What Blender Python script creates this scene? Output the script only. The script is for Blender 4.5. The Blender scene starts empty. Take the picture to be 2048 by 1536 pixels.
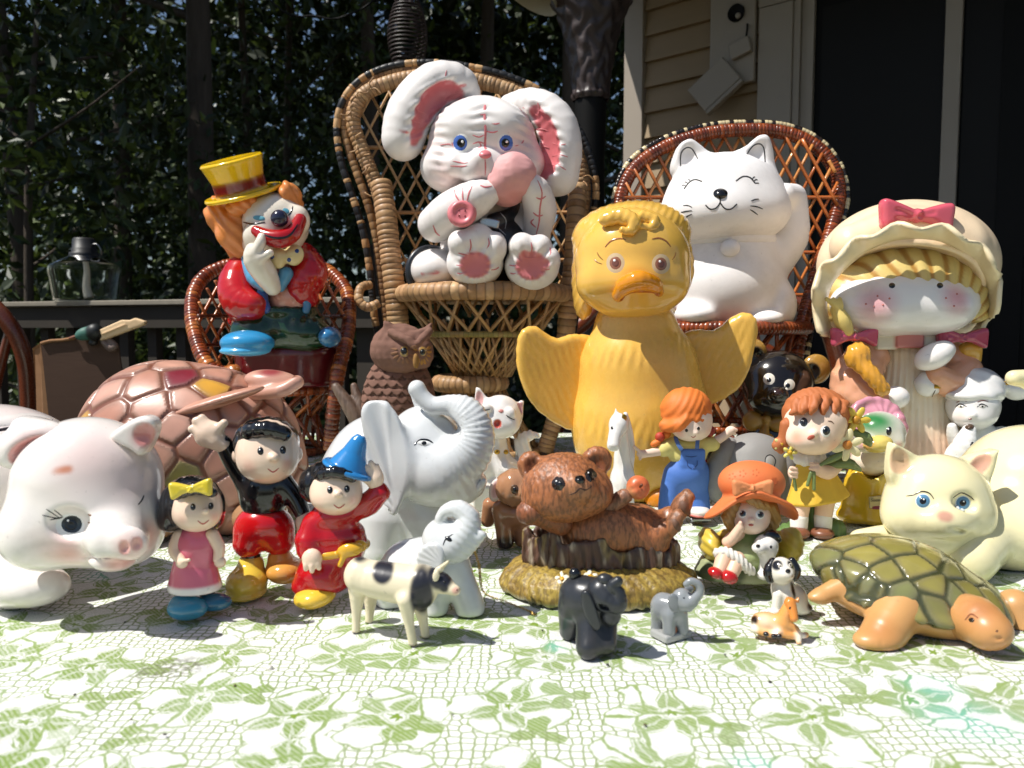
import bpy, math, random, time
import numpy as np
from mathutils import Vector, Matrix
T0 = time.time()
random.seed(7); RNG = np.random.default_rng(7)
SC = bpy.context.scene
COLL = SC.collection
R = math.radians

# ------------------------------------------------------------------ camera, sky, sun, exposure
FPX, CX, CY, CAM_H, PITCH = 1547.0, 1024.0, 768.0, 0.24, R(4.1)
cam_d = bpy.data.cameras.new('camera'); cam = bpy.data.objects.new('camera', cam_d); COLL.objects.link(cam)
cam.location = (0, 0, CAM_H); cam.rotation_euler = (R(90) - PITCH, 0, 0)
cam_d.sensor_width = 36; cam_d.lens = 36 * FPX / 2048; cam_d.clip_start = 0.02; cam_d.clip_end = 400
cam_d.dof.use_dof = True; cam_d.dof.focus_distance = 0.95; cam_d.dof.aperture_fstop = 9.5
SC.camera = cam
SUN_FROM = Vector((-0.50, -0.17, 0.85)).normalized()
world = bpy.data.worlds.new('World'); SC.world = world; world.use_nodes = True
wn = world.node_tree.nodes; wl = world.node_tree.links; wn.clear()
sky = wn.new('ShaderNodeTexSky'); sky.sky_type = 'NISHITA'; sky.sun_disc = False
sky.sun_elevation = math.asin(SUN_FROM.z); sky.sun_rotation = math.atan2(SUN_FROM.x, SUN_FROM.y)
bg = wn.new('ShaderNodeBackground'); bg.inputs['Strength'].default_value = 0.075
wo = wn.new('ShaderNodeOutputWorld'); wl.new(sky.outputs[0], bg.inputs[0]); wl.new(bg.outputs[0], wo.inputs[0])
sun_d = bpy.data.lights.new('sun', 'SUN'); sun_d.energy = 4.6; sun_d.angle = R(0.5); sun_d.color = (1.0, 0.965, 0.90)
sun = bpy.data.objects.new('sun', sun_d); COLL.objects.link(sun)
sun.rotation_euler = SUN_FROM.to_track_quat('Z', 'Y').to_euler(); sun.location = (-5, -2, 8)
SC.view_settings.view_transform = 'Standard'; SC.view_settings.look = 'None'
SC.view_settings.exposure = 0.34; SC.view_settings.gamma = 1.0; SC.view_settings.use_curve_mapping = False
SC.cycles.max_bounces = 6; SC.cycles.diffuse_bounces = 3; SC.cycles.glossy_bounces = 3; SC.cycles.transparent_max_bounces = 6; SC.cycles.use_adaptive_sampling = True; SC.cycles.adaptive_threshold = 0.025; SC.cycles.use_denoising = True
SC.cycles.caustics_reflective = False; SC.cycles.sample_clamp_indirect = 4.0

# ------------------------------------------------------------------ place helpers
CP, SP_ = math.cos(PITCH), math.sin(PITCH)
def ray(px, py):
    u = (px - CX) / FPX; v = (CY - py) / FPX
    return np.array((u, CP + SP_ * v, -SP_ + CP * v))
def at(px, py, D):
    r = ray(px, py); return np.array((0, 0, CAM_H)) + r * (D / r[1])
def ground(px, py, z=0.0):
    r = ray(px, py); return np.array((0, 0, CAM_H)) + r * ((z - CAM_H) / r[2])
def lin(h):
    if not isinstance(h, str): return np.array(h, float)
    c = np.array([int(h[i:i + 2], 16) / 255 for i in (0, 2, 4)])
    return np.where(c <= 0.04045, c / 12.92, ((c + 0.055) / 1.055) ** 2.4)

# ------------------------------------------------------------------ materials
class NT:
    def __init__(s, name):
        s.m = bpy.data.materials.new(name); s.m.use_nodes = True; s.t = s.m.node_tree
        s.b = s.t.nodes['Principled BSDF']
    def n(s, typ, **kw):
        x = s.t.nodes.new(typ)
        for k, v in kw.items():
            if k.startswith('i_'): x.inputs[k[2:].replace('_', ' ')].default_value = v
            else: setattr(x, k, v)
        return x
    def l(s, a, b): s.t.links.new(a, b)
    def math(s, op, a, b=None, c=None, clamp=False):
        x = s.t.nodes.new('ShaderNodeMath'); x.operation = op; x.use_clamp = clamp
        for i, v in enumerate((a, b, c)):
            if v is None: continue
            if isinstance(v, (int, float)): x.inputs[i].default_value = v
            else: s.l(v, x.inputs[i])
        return x.outputs[0]
    def vmath(s, op, a, b=None, sc=None):
        x = s.t.nodes.new('ShaderNodeVectorMath'); x.operation = op
        for i, v in enumerate((a, b)):
            if v is None: continue
            if isinstance(v, (tuple, list)): x.inputs[i].default_value = v
            else: s.l(v, x.inputs[i])
        if sc is not None: x.inputs['Scale'].default_value = sc
        return x.outputs['Value'] if op in ('LENGTH', 'DISTANCE', 'DOT_PRODUCT') else x.outputs[0]
    def mix(s, f, a, b, bt='MIX'):
        x = s.t.nodes.new('ShaderNodeMix'); x.data_type = 'RGBA'; x.blend_type = bt
        for k, v in ((0, f), (6, a), (7, b)):
            if isinstance(v, (int, float)): x.inputs[k].default_value = v
            elif isinstance(v, (tuple, list, np.ndarray)): x.inputs[k].default_value = (*v[:3], 1)
            else: s.l(v, x.inputs[k])
        return x.outputs[2]
    def noise(s, scale, detail=3, vec=None, rough=.55, dist=0):
        x = s.n('ShaderNodeTexNoise'); x.inputs['Scale'].default_value = scale; x.inputs['Detail'].default_value = detail
        x.inputs['Roughness'].default_value = rough; x.inputs['Distortion'].default_value = dist
        if vec is not None: s.l(vec, x.inputs['Vector'])
        return x.outputs['Fac']
    def ramp(s, f, stops):
        x = s.n('ShaderNodeValToRGB'); e = x.color_ramp.elements
        while len(e) < len(stops): e.new(0.5)
        for el, (p, c) in zip(e, stops):
            el.position = p; el.color = (*lin(c)[:3], 1) if not isinstance(c, (int, float)) else (c, c, c, 1)
        s.l(f, x.inputs[0]); return x.outputs[0]
    def step(s, x, a, b):
        y = s.n('ShaderNodeMapRange', interpolation_type='SMOOTHSTEP'); s.l(x, y.inputs[0])
        y.inputs[1].default_value = a; y.inputs[2].default_value = b; return y.outputs[0]
    def obj(s): return s.n('ShaderNodeTexCoord').outputs['Object']
    def bump(s, h, strength=.3, dist=.001):
        x = s.n('ShaderNodeBump'); x.inputs['Strength'].default_value = strength; x.inputs['Distance'].default_value = dist
        s.l(h, x.inputs['Height']); s.l(x.outputs[0], s.b.inputs['Normal'])

MAT = {}
def painted(key, rough, coat=0.0, vary=.06, vscale=40, bump=0.0, bscale=300, spec=.5, metal=0.0, streak=None, bdist=.0006, dirt=0.0):
    q = NT(key); a = q.n('ShaderNodeVertexColor', layer_name='Col'); oc = q.obj()
    nz = q.noise(vscale, 4, oc)
    f = q.math('MULTIPLY_ADD', nz, 2 * vary, 1 - vary)
    col = q.mix(1.0, a.outputs[0], f, 'MULTIPLY')
    sp = q.math('MULTIPLY', q.step(q.noise(210, 2, oc), .69, .76), .2); gm = q.math('MULTIPLY', q.step(q.noise(13, 5, oc, .7), .48, .78), .17)
    col = q.mix(q.math('MAXIMUM', sp, gm), col, (.16, .12, .08)) if metal == 0 else col
    vec = oc
    if streak: 
        mp = q.n('ShaderNodeMapping'); mp.inputs['Scale'].default_value = streak; q.l(oc, mp.inputs[0]); vec = mp.outputs[0]
    if dirt:
        dz = q.noise(bscale, 5, vec); dd = q.step(dz, .42, .56); col = q.mix(q.math('MULTIPLY', q.math('SUBTRACT', 1.0, dd), dirt), col, (.045, .022, .012), 'MIX')
    q.l(col, q.b.inputs['Base Color'])
    rz = q.noise(vscale * 3, 3, oc); q.l(q.math('MULTIPLY_ADD', rz, .12, max(rough - .05, .02)), q.b.inputs['Roughness'])
    q.b.inputs['Coat Weight'].default_value = coat; q.b.inputs['Coat Roughness'].default_value = .03
    q.b.inputs['Specular IOR Level'].default_value = spec; q.b.inputs['Metallic'].default_value = metal
    if bump: q.bump(q.noise(bscale, 4, vec), bump, bdist)
    MAT[key] = q.m
painted('glaze', .15, .5, .06, 22, .07, 110, bdist=.002)
painted('satin', .34, .12, .04, 40, .10, 260)
painted('bisque', .62, 0, .07, 50, .25, 500)
painted('fur', .42, .12, .12, 60, .8, 330, dirt=.5, bdist=.0012, streak=(1, 1, .28))
painted('feather', .26, .22, .05, 30, .22, 120, streak=(1, 1, .22), bdist=.0015)
painted('clay', .85, 0, .22, 45, .5, 420, spec=.2)
painted('wicker', .48, .08, .22, 120, .5, 420, spec=.4, bdist=.0004)
painted('lacquer', .27, .35, .22, 90, .3, 400)
painted('metal', .28, 0, .1, 60, .1, 200, metal=1.0)
painted('stone', .30, .15, .30, 55, .18, 200)
painted('wood', .6, 0, .2, 30, .4, 150, spec=.3)
painted('bark', .5, .2, .25, 60, .9, 160, streak=(1, 1, .15), dirt=.5, bdist=.002)
painted('plain', .5, 0, .08, 20, 0)
def glassy():
    q = NT('lamp_glass'); q.b.inputs['Base Color'].default_value = (.92, .95, .96, 1); q.b.inputs['Roughness'].default_value = .03
    q.b.inputs['Transmission Weight'].default_value = 1.0; q.b.inputs['IOR'].default_value = 1.12
    nz = q.noise(14, 2, q.obj()); q.l(q.math('MULTIPLY_ADD', nz, .06, .01), q.b.inputs['Roughness']); MAT['glass'] = q.m
glassy()

# ------------------------------------------------------------------ mesh helpers
def mk(name, V, Fc, mat='glaze', parent=None, col='cccccc', smooth=True, loc=None):
    """V (n,3); Fc list of faces or (m,4) array; col one colour or per-vertex (n,3)"""
    me = bpy.data.meshes.new(name)
    V = np.asarray(V, np.float32)
    if isinstance(Fc, np.ndarray):
        m, k = Fc.shape
        me.vertices.add(len(V)); me.vertices.foreach_set('co', V.ravel())
        me.loops.add(m * k); me.loops.foreach_set('vertex_index', Fc.astype(np.int32).ravel())
        me.polygons.add(m); me.polygons.foreach_set('loop_start', np.arange(0, m * k, k, dtype=np.int32))
        me.polygons.foreach_set('loop_total', np.full(m, k, np.int32)); me.update(calc_edges=True)
    else:
        me.from_pydata([tuple(map(float, v)) for v in V], [], Fc)
    me.polygons.foreach_set('use_smooth', np.full(len(me.polygons), smooth, bool))
    ca = me.color_attributes.new('Col', 'FLOAT_COLOR', 'POINT')
    c = np.ones((len(V), 4), np.float32)
    c[:, :3] = lin(col) if isinstance(col, str) or np.ndim(col) == 1 else col
    ca.data.foreach_set('color', c.ravel())
    me.materials.append(MAT[mat]); o = bpy.data.objects.new(name, me); COLL.objects.link(o)
    if parent is not None: o.parent = parent
    if loc is not None: o.location = loc
    return o
def tag(o, label=None, cat=None, group=None, kind=None):
    for k, v in (('label', label), ('category', cat), ('group', group), ('kind', kind)):
        if v: o[k] = v
    return o
def spline(P, n, closed=False):
    P = np.asarray(P, float); m = len(P)
    if m < 3 and not closed:
        t = np.linspace(0, 1, n)[:, None]; return P[0] * (1 - t) + P[-1] * t
    if closed: idx = lambda i: P[i % m]; seg = m
    else: idx = lambda i: P[min(max(i, 0), m - 1)]; seg = m - 1
    out = []
    for t in np.linspace(0, seg, n, endpoint=not closed):
        i = min(int(t), seg - 1); u = t - i
        a, b, c, d = idx(i - 1), idx(i), idx(i + 1), idx(i + 2)
        out.append(.5 * (2 * b + (c - a) * u + (2 * a - 5 * b + 4 * c - d) * u * u + (3 * b - a - 3 * c + d) * u ** 3))
    return np.array(out)
def frames(P):
    T = np.gradient(P, axis=0); T /= np.linalg.norm(T, axis=1)[:, None] + 1e-12
    n = np.cross(T[0], (0.3, 1, .2)); n /= np.linalg.norm(n); Ns = []
    for t in T:
        n = n - t * n.dot(t); n /= np.linalg.norm(n) + 1e-12; Ns.append(n)
    Ns = np.array(Ns); return T, Ns, np.cross(T, Ns)
def tube_mesh(P, rad, sides=8, flat=1.0, caps=True):
    P = np.asarray(P, float); n = len(P); rad = np.broadcast_to(np.asarray(rad, float), (n,))
    T, N, B = frames(P); a = np.linspace(0, 2 * math.pi, sides, endpoint=False)
    V = P[:, None] + rad[:, None, None] * (np.cos(a)[None, :, None] * N[:, None] + flat * np.sin(a)[None, :, None] * B[:, None])
    V = V.reshape(-1, 3); i = np.arange(n - 1)[:, None] * sides; j = np.arange(sides)[None]; k = (j + 1) % sides
    F4 = np.stack([i + j, i + k, i + sides + k, i + sides + j], -1).reshape(-1, 4)
    if caps:
        V = np.vstack([V, P[0], P[-1]]); c0 = n * sides
        jj = np.arange(sides); kk = (jj + 1) % sides; b0 = (n - 1) * sides
        F4 = np.vstack([F4, np.stack([kk, jj, np.full(sides, c0), np.full(sides, c0)], -1)[:, :4], np.stack([b0 + jj, b0 + kk, np.full(sides, c0 + 1), np.full(sides, c0 + 1)], -1)])
        F = [tuple(f) if f[2] != f[3] else tuple(f[:3]) for f in F4]; return V, F
    return V, F4
def boxv(lo, hi):
    (a, b, c), (d, e, f) = lo, hi
    V = [(a, b, c), (d, b, c), (d, e, c), (a, e, c), (a, b, f), (d, b, f), (d, e, f), (a, e, f)]
    return V, [(0, 3, 2, 1), (4, 5, 6, 7), (0, 1, 5, 4), (1, 2, 6, 5), (2, 3, 7, 6), (3, 0, 4, 7)]
def box(name, lo, hi, col, mat='wood', parent=None, loc=None, rz=0, bev=0.0):
    V, Fc = boxv(lo, hi); o = mk(name, V, Fc, mat, parent, col, smooth=False, loc=loc)
    if rz: o.rotation_euler.z = rz
    if bev:
        md = o.modifiers.new('bevel', 'BEVEL'); md.width = bev; md.segments = 2
    return o
def lathe_mesh(prof, seg=32):
    prof = np.asarray(prof, float); n = len(prof); a = np.linspace(0, 2 * math.pi, seg, endpoint=False)
    V = np.stack([prof[:, 0, None] * np.cos(a), prof[:, 0, None] * np.sin(a), np.repeat(prof[:, 1, None], seg, 1)], -1).reshape(-1, 3)
    i = np.arange(n - 1)[:, None] * seg; j = np.arange(seg)[None]; k = (j + 1) % seg
    return V, np.stack([i + j, i + k, i + seg + k, i + seg + j], -1).reshape(-1, 4)

# ------------------------------------------------------------------ figures: blended volumes meshed to one skin
G = None
class Fig:
    def __init__(s, name, label, cat, px, py, D=None, z=0.0, group=None, vox=None, wb=0):
        global G; G = s
        b = ground(px, py, z) if D is None else at(px, py, D)
        if wb: Dn = b[1] / (1 - wb / FPX); b = np.array((ray(px, py)[0] / ray(px, py)[1] * Dn, Dn, z))
        s.b = b; s.D = b[1]; s.s = b[1] / FPX; s.vox = vox; s.z0 = (z - b[2]) / s.s if D is None else -1e9
        s.root = bpy.data.objects.new(name, None); COLL.objects.link(s.root); s.root.location = b
        s.root.empty_display_size = .02
        tag(s.root, label, cat, group); s.last = None; s.allp = []
    def p(s, px, py, w=0.0):
        return (at(px, py, s.D - w * s.s) - s.b) / s.s
    def gw(s, px, py): return (s.D - ground(px, py)[1]) / s.s
def rotm(rot, yaw, tilt):
    a, b, c = R(rot), R(yaw), R(tilt)
    A = np.array([[math.cos(a), 0, -math.sin(a)], [0, 1, 0], [math.sin(a), 0, math.cos(a)]])
    B = np.array([[math.cos(b), -math.sin(b), 0], [math.sin(b), math.cos(b), 0], [0, 0, 1]])
    C = np.array([[1, 0, 0], [0, math.cos(c), -math.sin(c)], [0, math.sin(c), math.cos(c)]])
    return A @ B @ C
class Pr: pass
def _pr(d, c, rad, k, col, op):
    q = Pr(); q.d = d; q.c = np.asarray(c, np.float32); q.r = rad; q.k = k; q.col = None if col is None else lin(col); q.op = op; return q
def _loc(p): return G.p(*p) if len(p) >= 2 else p
def E(px, py, w, rx, rz, ry=None, rot=0, yaw=0, tilt=0, k=8, col=None, op='u'):
    c = G.p(px, py, w).astype(np.float32); ry = (rx + rz) / 2 if ry is None else ry
    M = rotm(rot, yaw, tilt).astype(np.float32); r = np.array((rx, ry, rz), np.float32); I1 = 1 / r; I2 = I1 * I1
    def d(P):
        q = (P - c) @ M; k0 = np.sqrt(((q * I1) ** 2).sum(-1)); k1 = np.sqrt(((q * I2) ** 2).sum(-1)) + 1e-9
        return k0 * (k0 - 1) / k1
    return _pr(d, c, max(rx, ry, rz), k, col, op)
def CH(pts, k=8, col=None, op='u', n=None, sp=True):
    """round chain through (px,py,w,r) points"""
    A = np.array([[*G.p(*p[:3]), p[3]] for p in pts], float)
    if sp and len(A) > 2: A = spline(A, n or 3 * (len(A) - 1) + 1)
    A = A.astype(np.float32); a = A[:-1]; b = A[1:]
    def d(P):
        best = None
        for u, v in zip(a, b):
            ab = v[:3] - u[:3]; L = float(ab.dot(ab)) + 1e-9
            t = np.clip(((P - u[:3]) @ ab) / L, 0, 1)
            q = P - u[:3] - t[..., None] * ab
            dd = np.sqrt((q * q).sum(-1)) - (u[3] + t * (v[3] - u[3]))
            best = dd if best is None else np.minimum(best, dd)
        return best
    lo = (A[:, :3] - A[:, 3:]).min(0); hi = (A[:, :3] + A[:, 3:]).max(0)
    return _pr(d, (lo + hi) / 2, float(np.linalg.norm(hi - lo) / 2), k, col, op)
def sd_poly(x, y, Q):
    d = None; s = np.ones(x.shape, bool); n = len(Q)
    for i in range(n):
        ax, ay = Q[i]; bx, by = Q[i - 1]; ex, ey = bx - ax, by - ay; wx = x - ax; wy = y - ay
        t = np.clip((wx * ex + wy * ey) / (ex * ex + ey * ey + 1e-9), 0, 1)
        qx = wx - ex * t; qy = wy - ey * t; dd = qx * qx + qy * qy
        d = dd if d is None else np.minimum(d, dd)
        c1 = y >= ay; c2 = y < by; c3 = ex * wy > ey * wx
        fl = (c1 & c2 & c3) | (~c1 & ~c2 & ~c3); s ^= fl
    return np.where(s, 1, -1) * np.sqrt(d)
def PL(poly, w, th, rd=3, smooth=0, gx=0, gz=0, cur=0, k=6, col=None, op='u'):
    """slab cut to a picture-plane outline, with its own depth, tilt (gx,gz) and curl"""
    if smooth: poly = spline(poly, smooth, True)
    L = np.array([G.p(x, y, w) for x, y in poly]); Q = L[:, (0, 2)].astype(np.float32); c = L.mean(0)
    def d(P):
        x, y, z = P[..., 0], P[..., 1], P[..., 2]
        d2 = sd_poly(x, z, Q) + rd; dx = x - c[0]; dz = z - c[2]
        dy = np.abs(y - (c[1] + gx * dx + gz * dz + cur * (dx * dx + dz * dz))) / math.sqrt(1 + gx * gx + gz * gz) - th + rd
        return np.minimum(np.maximum(d2, dy), 0) + np.sqrt(np.maximum(d2, 0) ** 2 + np.maximum(dy, 0) ** 2) - rd
    ext = np.abs(L - c).max(0); rr = float(np.linalg.norm(ext)) * (1 + abs(gx) + abs(gz)) + th + abs(cur) * float((ext ** 2).sum())
    return _pr(d, c, rr, k, col, op)
def LA(px, py, w, prof, sy=1.0, rot=0, yaw=0, tilt=0, wav=None, rd=2, k=4, col=None, op='u', closed=True):
    """turned solid: profile of (radius, height) pixels about a leaning axis; wav(theta,z)->radius factor"""
    c = G.p(px, py, w).astype(np.float32); M = rotm(rot, yaw, tilt).astype(np.float32); prof = [tuple(p) for p in prof]
    if closed: prof = [(0, prof[0][1])] + prof + [(0, prof[-1][1])]
    Q = prof + [(-r, z) for r, z in prof[::-1] if r > 0] if closed else prof
    Q = np.array(Q, np.float32)
    def d(P):
        q = (P - c) @ M; y = q[..., 1] / sy; rho = np.sqrt(q[..., 0] ** 2 + y ** 2)
        z = q[..., 2]
        if wav is not None: rho, z = wav(np.arctan2(y, q[..., 0]), rho, z)
        return (sd_poly(rho, z, Q) + (rd if closed else 0)) - (rd if closed else 0)
    rr = max(math.hypot(a, b) for a, b in prof) * max(1, sy) * (1.15 if wav is not None else 1)
    return _pr(d, c, rr, k, col, op)
def TO(px, py, w, Rr, r, rot=0, yaw=0, tilt=0, sy=1, k=5, col=None, op='u'):
    c = G.p(px, py, w).astype(np.float32); M = rotm(rot, yaw, tilt).astype(np.float32)
    def d(P):
        q = (P - c) @ M; h = np.sqrt(q[..., 0] ** 2 + (q[..., 1] / sy) ** 2) - Rr
        return np.sqrt(h * h + q[..., 2] ** 2) - r
    return _pr(d, c, (Rr + r) * max(1, sy), k, col, op)
def B3(px, py, w, hx, hz, hy, rd=3, rot=0, yaw=0, tilt=0, k=5, col=None, op='u'):
    c = G.p(px, py, w).astype(np.float32); M = rotm(rot, yaw, tilt).astype(np.float32); hb = np.array((hx, hy, hz), np.float32) - rd
    def d(P):
        q = np.abs((P - c) @ M) - hb
        return np.sqrt((np.maximum(q, 0) ** 2).sum(-1)) + np.minimum(q.max(-1), 0) - rd
    return _pr(d, c, math.sqrt(hx * hx + hy * hy + hz * hz), k, col, op)

def comb(d, q, pr):
    k = pr.k
    if pr.op == 'u':
        h = np.maximum(k - np.abs(d - q), 0) / k; return np.minimum(d, q) - h * h * k * .25
    q = -q; h = np.maximum(k - np.abs(d - q), 0) / k
    return np.maximum(d, q) + h * h * k * .25
def ev(prims, P, z0=-1e9):
    d = np.full(P.shape[:-1], 1e4, np.float32)
    for pr in prims: d = comb(d, pr.d(P), pr)
    if z0 > -1e8: d = np.maximum(d, z0 - P[..., 2])
    return d
def ev_near(prims, P, z0, masks):
    d = np.full(len(P), 1e4, np.float32)
    for pr, m in zip(prims, masks):
        if m is None: d = comb(d, pr.d(P), pr)
        elif len(m): d[m] = comb(d[m], pr.d(P[m]), pr)
    if z0 > -1e8: d = np.maximum(d, z0 - P[:, 2])
    return d
def near_masks(prims, P, vox):
    out = []
    for pr in prims:
        q = P - pr.c; m = np.nonzero(np.sqrt((q * q).sum(1)) - pr.r < pr.k + 2.5 * vox)[0]
        out.append(None if len(m) > .9 * len(P) else m)
    return out
def skin(prims, vox, z0):
    us = [p for p in prims if p.op == 'u']
    lo = np.min([p.c - p.r for p in us], 0) - vox * 3; hi = np.max([p.c + p.r for p in us], 0) + vox * 3
    if z0 > -1e8: lo[2] = max(lo[2], z0 - vox * 3)
    B = 4; nb = np.ceil((hi - lo) / (vox * B)).astype(int) + 1
    bi = np.stack(np.meshgrid(*[np.arange(n) for n in nb], indexing='ij'), -1).reshape(-1, 3)
    C = (lo + (bi + .5 - .5 / B) * vox * B).astype(np.float32)
    half = vox * B * .87; dc = np.full(len(C), 1e4, np.float32); each = []
    for pr in prims:
        far = np.sqrt(((C - pr.c) ** 2).sum(-1)) - pr.r
        near = far < pr.k + half * 4
        q = far + 0.0
        if near.any(): q[near] = pr.d(C[near])
        each.append(q); dc = comb(dc, q, pr)
    if z0 > -1e8: dc = np.maximum(dc, z0 - C[:, 2])
    act = np.abs(dc) < half * 1.55 + vox * 2; A = np.nonzero(act)[0]
    off = np.stack(np.meshgrid(*[np.arange(B)] * 3, indexing='ij'), -1).reshape(-1, 3)
    Pf = (lo + (bi[A][:, None] * B + off[None]) * vox).astype(np.float32)
    d = np.full(Pf.shape[:2], 1e4, np.float32)
    for pr, q in zip(prims, each):
        if pr.op == 'u': m = q[A] < dc[A].clip(-half, None) + 2.6 * half + pr.k
        else: m = q[A] < 2.2 * half + pr.k
        if m.any(): d[m] = comb(d[m], pr.d(Pf[m]), pr)
    if z0 > -1e8: d = np.maximum(d, z0 - Pf[..., 2])
    V = np.repeat(np.repeat(np.repeat(np.where(dc < 0, -50, 50).astype(np.float32).reshape(nb), B, 0), B, 1), B, 2)
    gi = bi[A][:, None] * B + off[None]; V[gi[..., 0], gi[..., 1], gi[..., 2]] = d
    V[V == 0] = 1e-6
    S = V < 0; n = np.array(V.shape)
    sl = lambda X, o: X[o[0]:n[0] - 1 + o[0], o[1]:n[1] - 1 + o[1], o[2]:n[2] - 1 + o[2]]
    cs = [(i, j, k) for i in (0, 1) for j in (0, 1) for k in (0, 1)]
    cnt = np.zeros(tuple(n - 1), np.int8)
    for o in cs: cnt += sl(S, o)
    ids = np.argwhere((cnt > 0) & (cnt < 8)); num = -np.ones(tuple(n - 1), np.int32); num[tuple(ids.T)] = np.arange(len(ids))
    acc = np.zeros((len(ids), 3), np.float32); c2 = np.zeros(len(ids), np.float32)
    cv = {o: V[tuple((ids + o).T)] for o in cs}
    for o in cs:
        for ax in range(3):
            if o[ax]: continue
            e = list(o); e[ax] = 1; a, b = cv[o], cv[tuple(e)]
            x = (a < 0) != (b < 0); t = np.where(x, a / (a - b + 1e-20), 0)
            pos = np.array(o, np.float32)[None].repeat(len(ids), 0); pos[:, ax] = t
            acc += pos * x[:, None]; c2 += x
    P = (lo + (ids + acc / c2[:, None]) * vox).astype(np.float32)
    quads = []
    for ax in range(3):
        u, v = (ax + 1) % 3, (ax + 2) % 3
        s0 = [slice(0, None)] * 3; s1 = [slice(0, None)] * 3; s0[ax] = slice(0, -1); s1[ax] = slice(1, None)
        dif = S[tuple(s0)] != S[tuple(s1)]; e = np.argwhere(dif)
        e = e[(e[:, u] > 0) & (e[:, v] > 0) & (e[:, u] < n[u] - 1) & (e[:, v] < n[v] - 1)]
        q = []
        for du, dv in ((-1, -1), (0, -1), (0, 0), (-1, 0)):
            f = e.copy(); f[:, u] += du; f[:, v] += dv; q.append(num[tuple(f.T)])
        q = np.stack(q, -1); fl = ~S[tuple(e.T)]; q[fl] = q[fl][:, ::-1]; quads.append(q)
    Q = np.vstack(quads); Q = Q[(Q >= 0).all(1)]
    mk_ = near_masks(prims, P, vox)
    for it in range(2):
        d0 = ev_near(prims, P, z0, mk_); h = vox * .3
        if it == 0:
            g = np.empty_like(P)
            for i in range(3):
                dp = np.zeros(3, np.float32); dp[i] = h; g[:, i] = (ev_near(prims, P + dp, z0, mk_) - d0) / h
        g2 = (g * g).sum(1) + .05; P = P - (np.clip(d0, -vox * .6, vox * .6) / g2)[:, None] * g
    return P, Q
def vnorm(P, Q):
    fn = np.cross(P[Q[:, 2]] - P[Q[:, 0]], P[Q[:, 3]] - P[Q[:, 1]]); N = np.zeros_like(P)
    for i in range(4): np.add.at(N, Q[:, i], fn)
    return N / (np.linalg.norm(N, axis=1)[:, None] + 1e-12)
def sstep(x, a, b):
    t = np.clip((x - a) / (b - a + 1e-9), 0, 1); return t * t * (3 - 2 * t)
def wob(P, sc, seed=0, n=5):
    r = np.random.default_rng(seed); o = 0
    for _ in range(n):
        v = r.normal(size=3) / sc; o = o + np.sin(P @ v + r.uniform(0, 6.28))
    return o / n
# paint marks: spot(px,py,w,radius,colour) soft round patch; stroke(points) painted line
def spot(px, py, w, r, col, soft=.5, st=1.0): return ('s', G.p(px, py, w), np.array(r if np.ndim(r) else (r, r, r), float), lin(col), soft, st)
def stroke(pts, r, col, soft=.5, st=1.0): return ('l', np.array([G.p(*p) for p in pts]), r, lin(col), soft, st)
def zcol(fn, col): return ('f', fn, None, lin(col), 0, 1.0)
def seg_dist(P, L):
    b = None
    for u, v in zip(L[:-1], L[1:]):
        ab = v - u; t = np.clip(((P - u) @ ab) / (ab.dot(ab) + 1e-9), 0, 1); q = P - u - t[:, None] * ab
        dd = (q * q).sum(1); b = dd if b is None else np.minimum(b, dd)
    return np.sqrt(b)
def part(name, prims, col='e8e4df', mat='glaze', vox=None, paint=(), disp=None, soft=1.2, parent=None, label=None, cut=True, cells=None):
    f = G
    vox = (vox or f.vox or 3.0) * 1.22; z0 = f.z0 if cut else -1e9
    P, Q = skin(prims, vox, z0)
    base = lin(col); cs = [(p, base if p.col is None else p.col) for p in prims if p.op == 'u']
    D = np.empty((len(P), len(cs)), np.float32)
    if all((c == cs[0][1]).all() for _, c in cs): cs = cs[:1]; D = np.zeros((len(P), 1), np.float32)
    else:
        for i, (p, _) in enumerate(cs):
            q = P - p.c; far = np.sqrt((q * q).sum(1)) - p.r; m = far < 12 * soft + vox; D[:, i] = far.clip(0) + 12 * soft; D[m, i] = p.d(P[m])
    D -= D.min(1)[:, None]; Wt = np.exp(-D / soft); Wt /= Wt.sum(1)[:, None]
    C = Wt @ np.array([c for _, c in cs])
    for p in prims:
        if p.op == 's' and p.col is not None:
            m = 1 - sstep(np.abs(p.d(P)), vox * .5, vox * 1.4); C = C * (1 - m[:, None]) + p.col * m[:, None]
    for typ, a, r, c, so, st in paint:
        if typ == 's': m = 1 - sstep(np.sqrt((((P - a) / r) ** 2).sum(1)), 1 - so, 1 + so * .3)
        elif typ == 'l': m = 1 - sstep(seg_dist(P, a), r * (1 - so), r * (1 + so))
        else: m = a(P)
        m = (m * st)[:, None]; C = C * (1 - m) + c * m
    if disp is not None:
        N = vnorm(P, Q); P = P + N * disp(P, N)[:, None]
    f.last = prims; f.allp = f.allp + prims
    par = parent or f.root
    if cells is None:
        o = mk(name, P * f.s, Q, mat, par, C)
    else:
        o = cells(name, P, Q, C, mat, par, vox)
    if label: o['label'] = label
    return o
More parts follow.
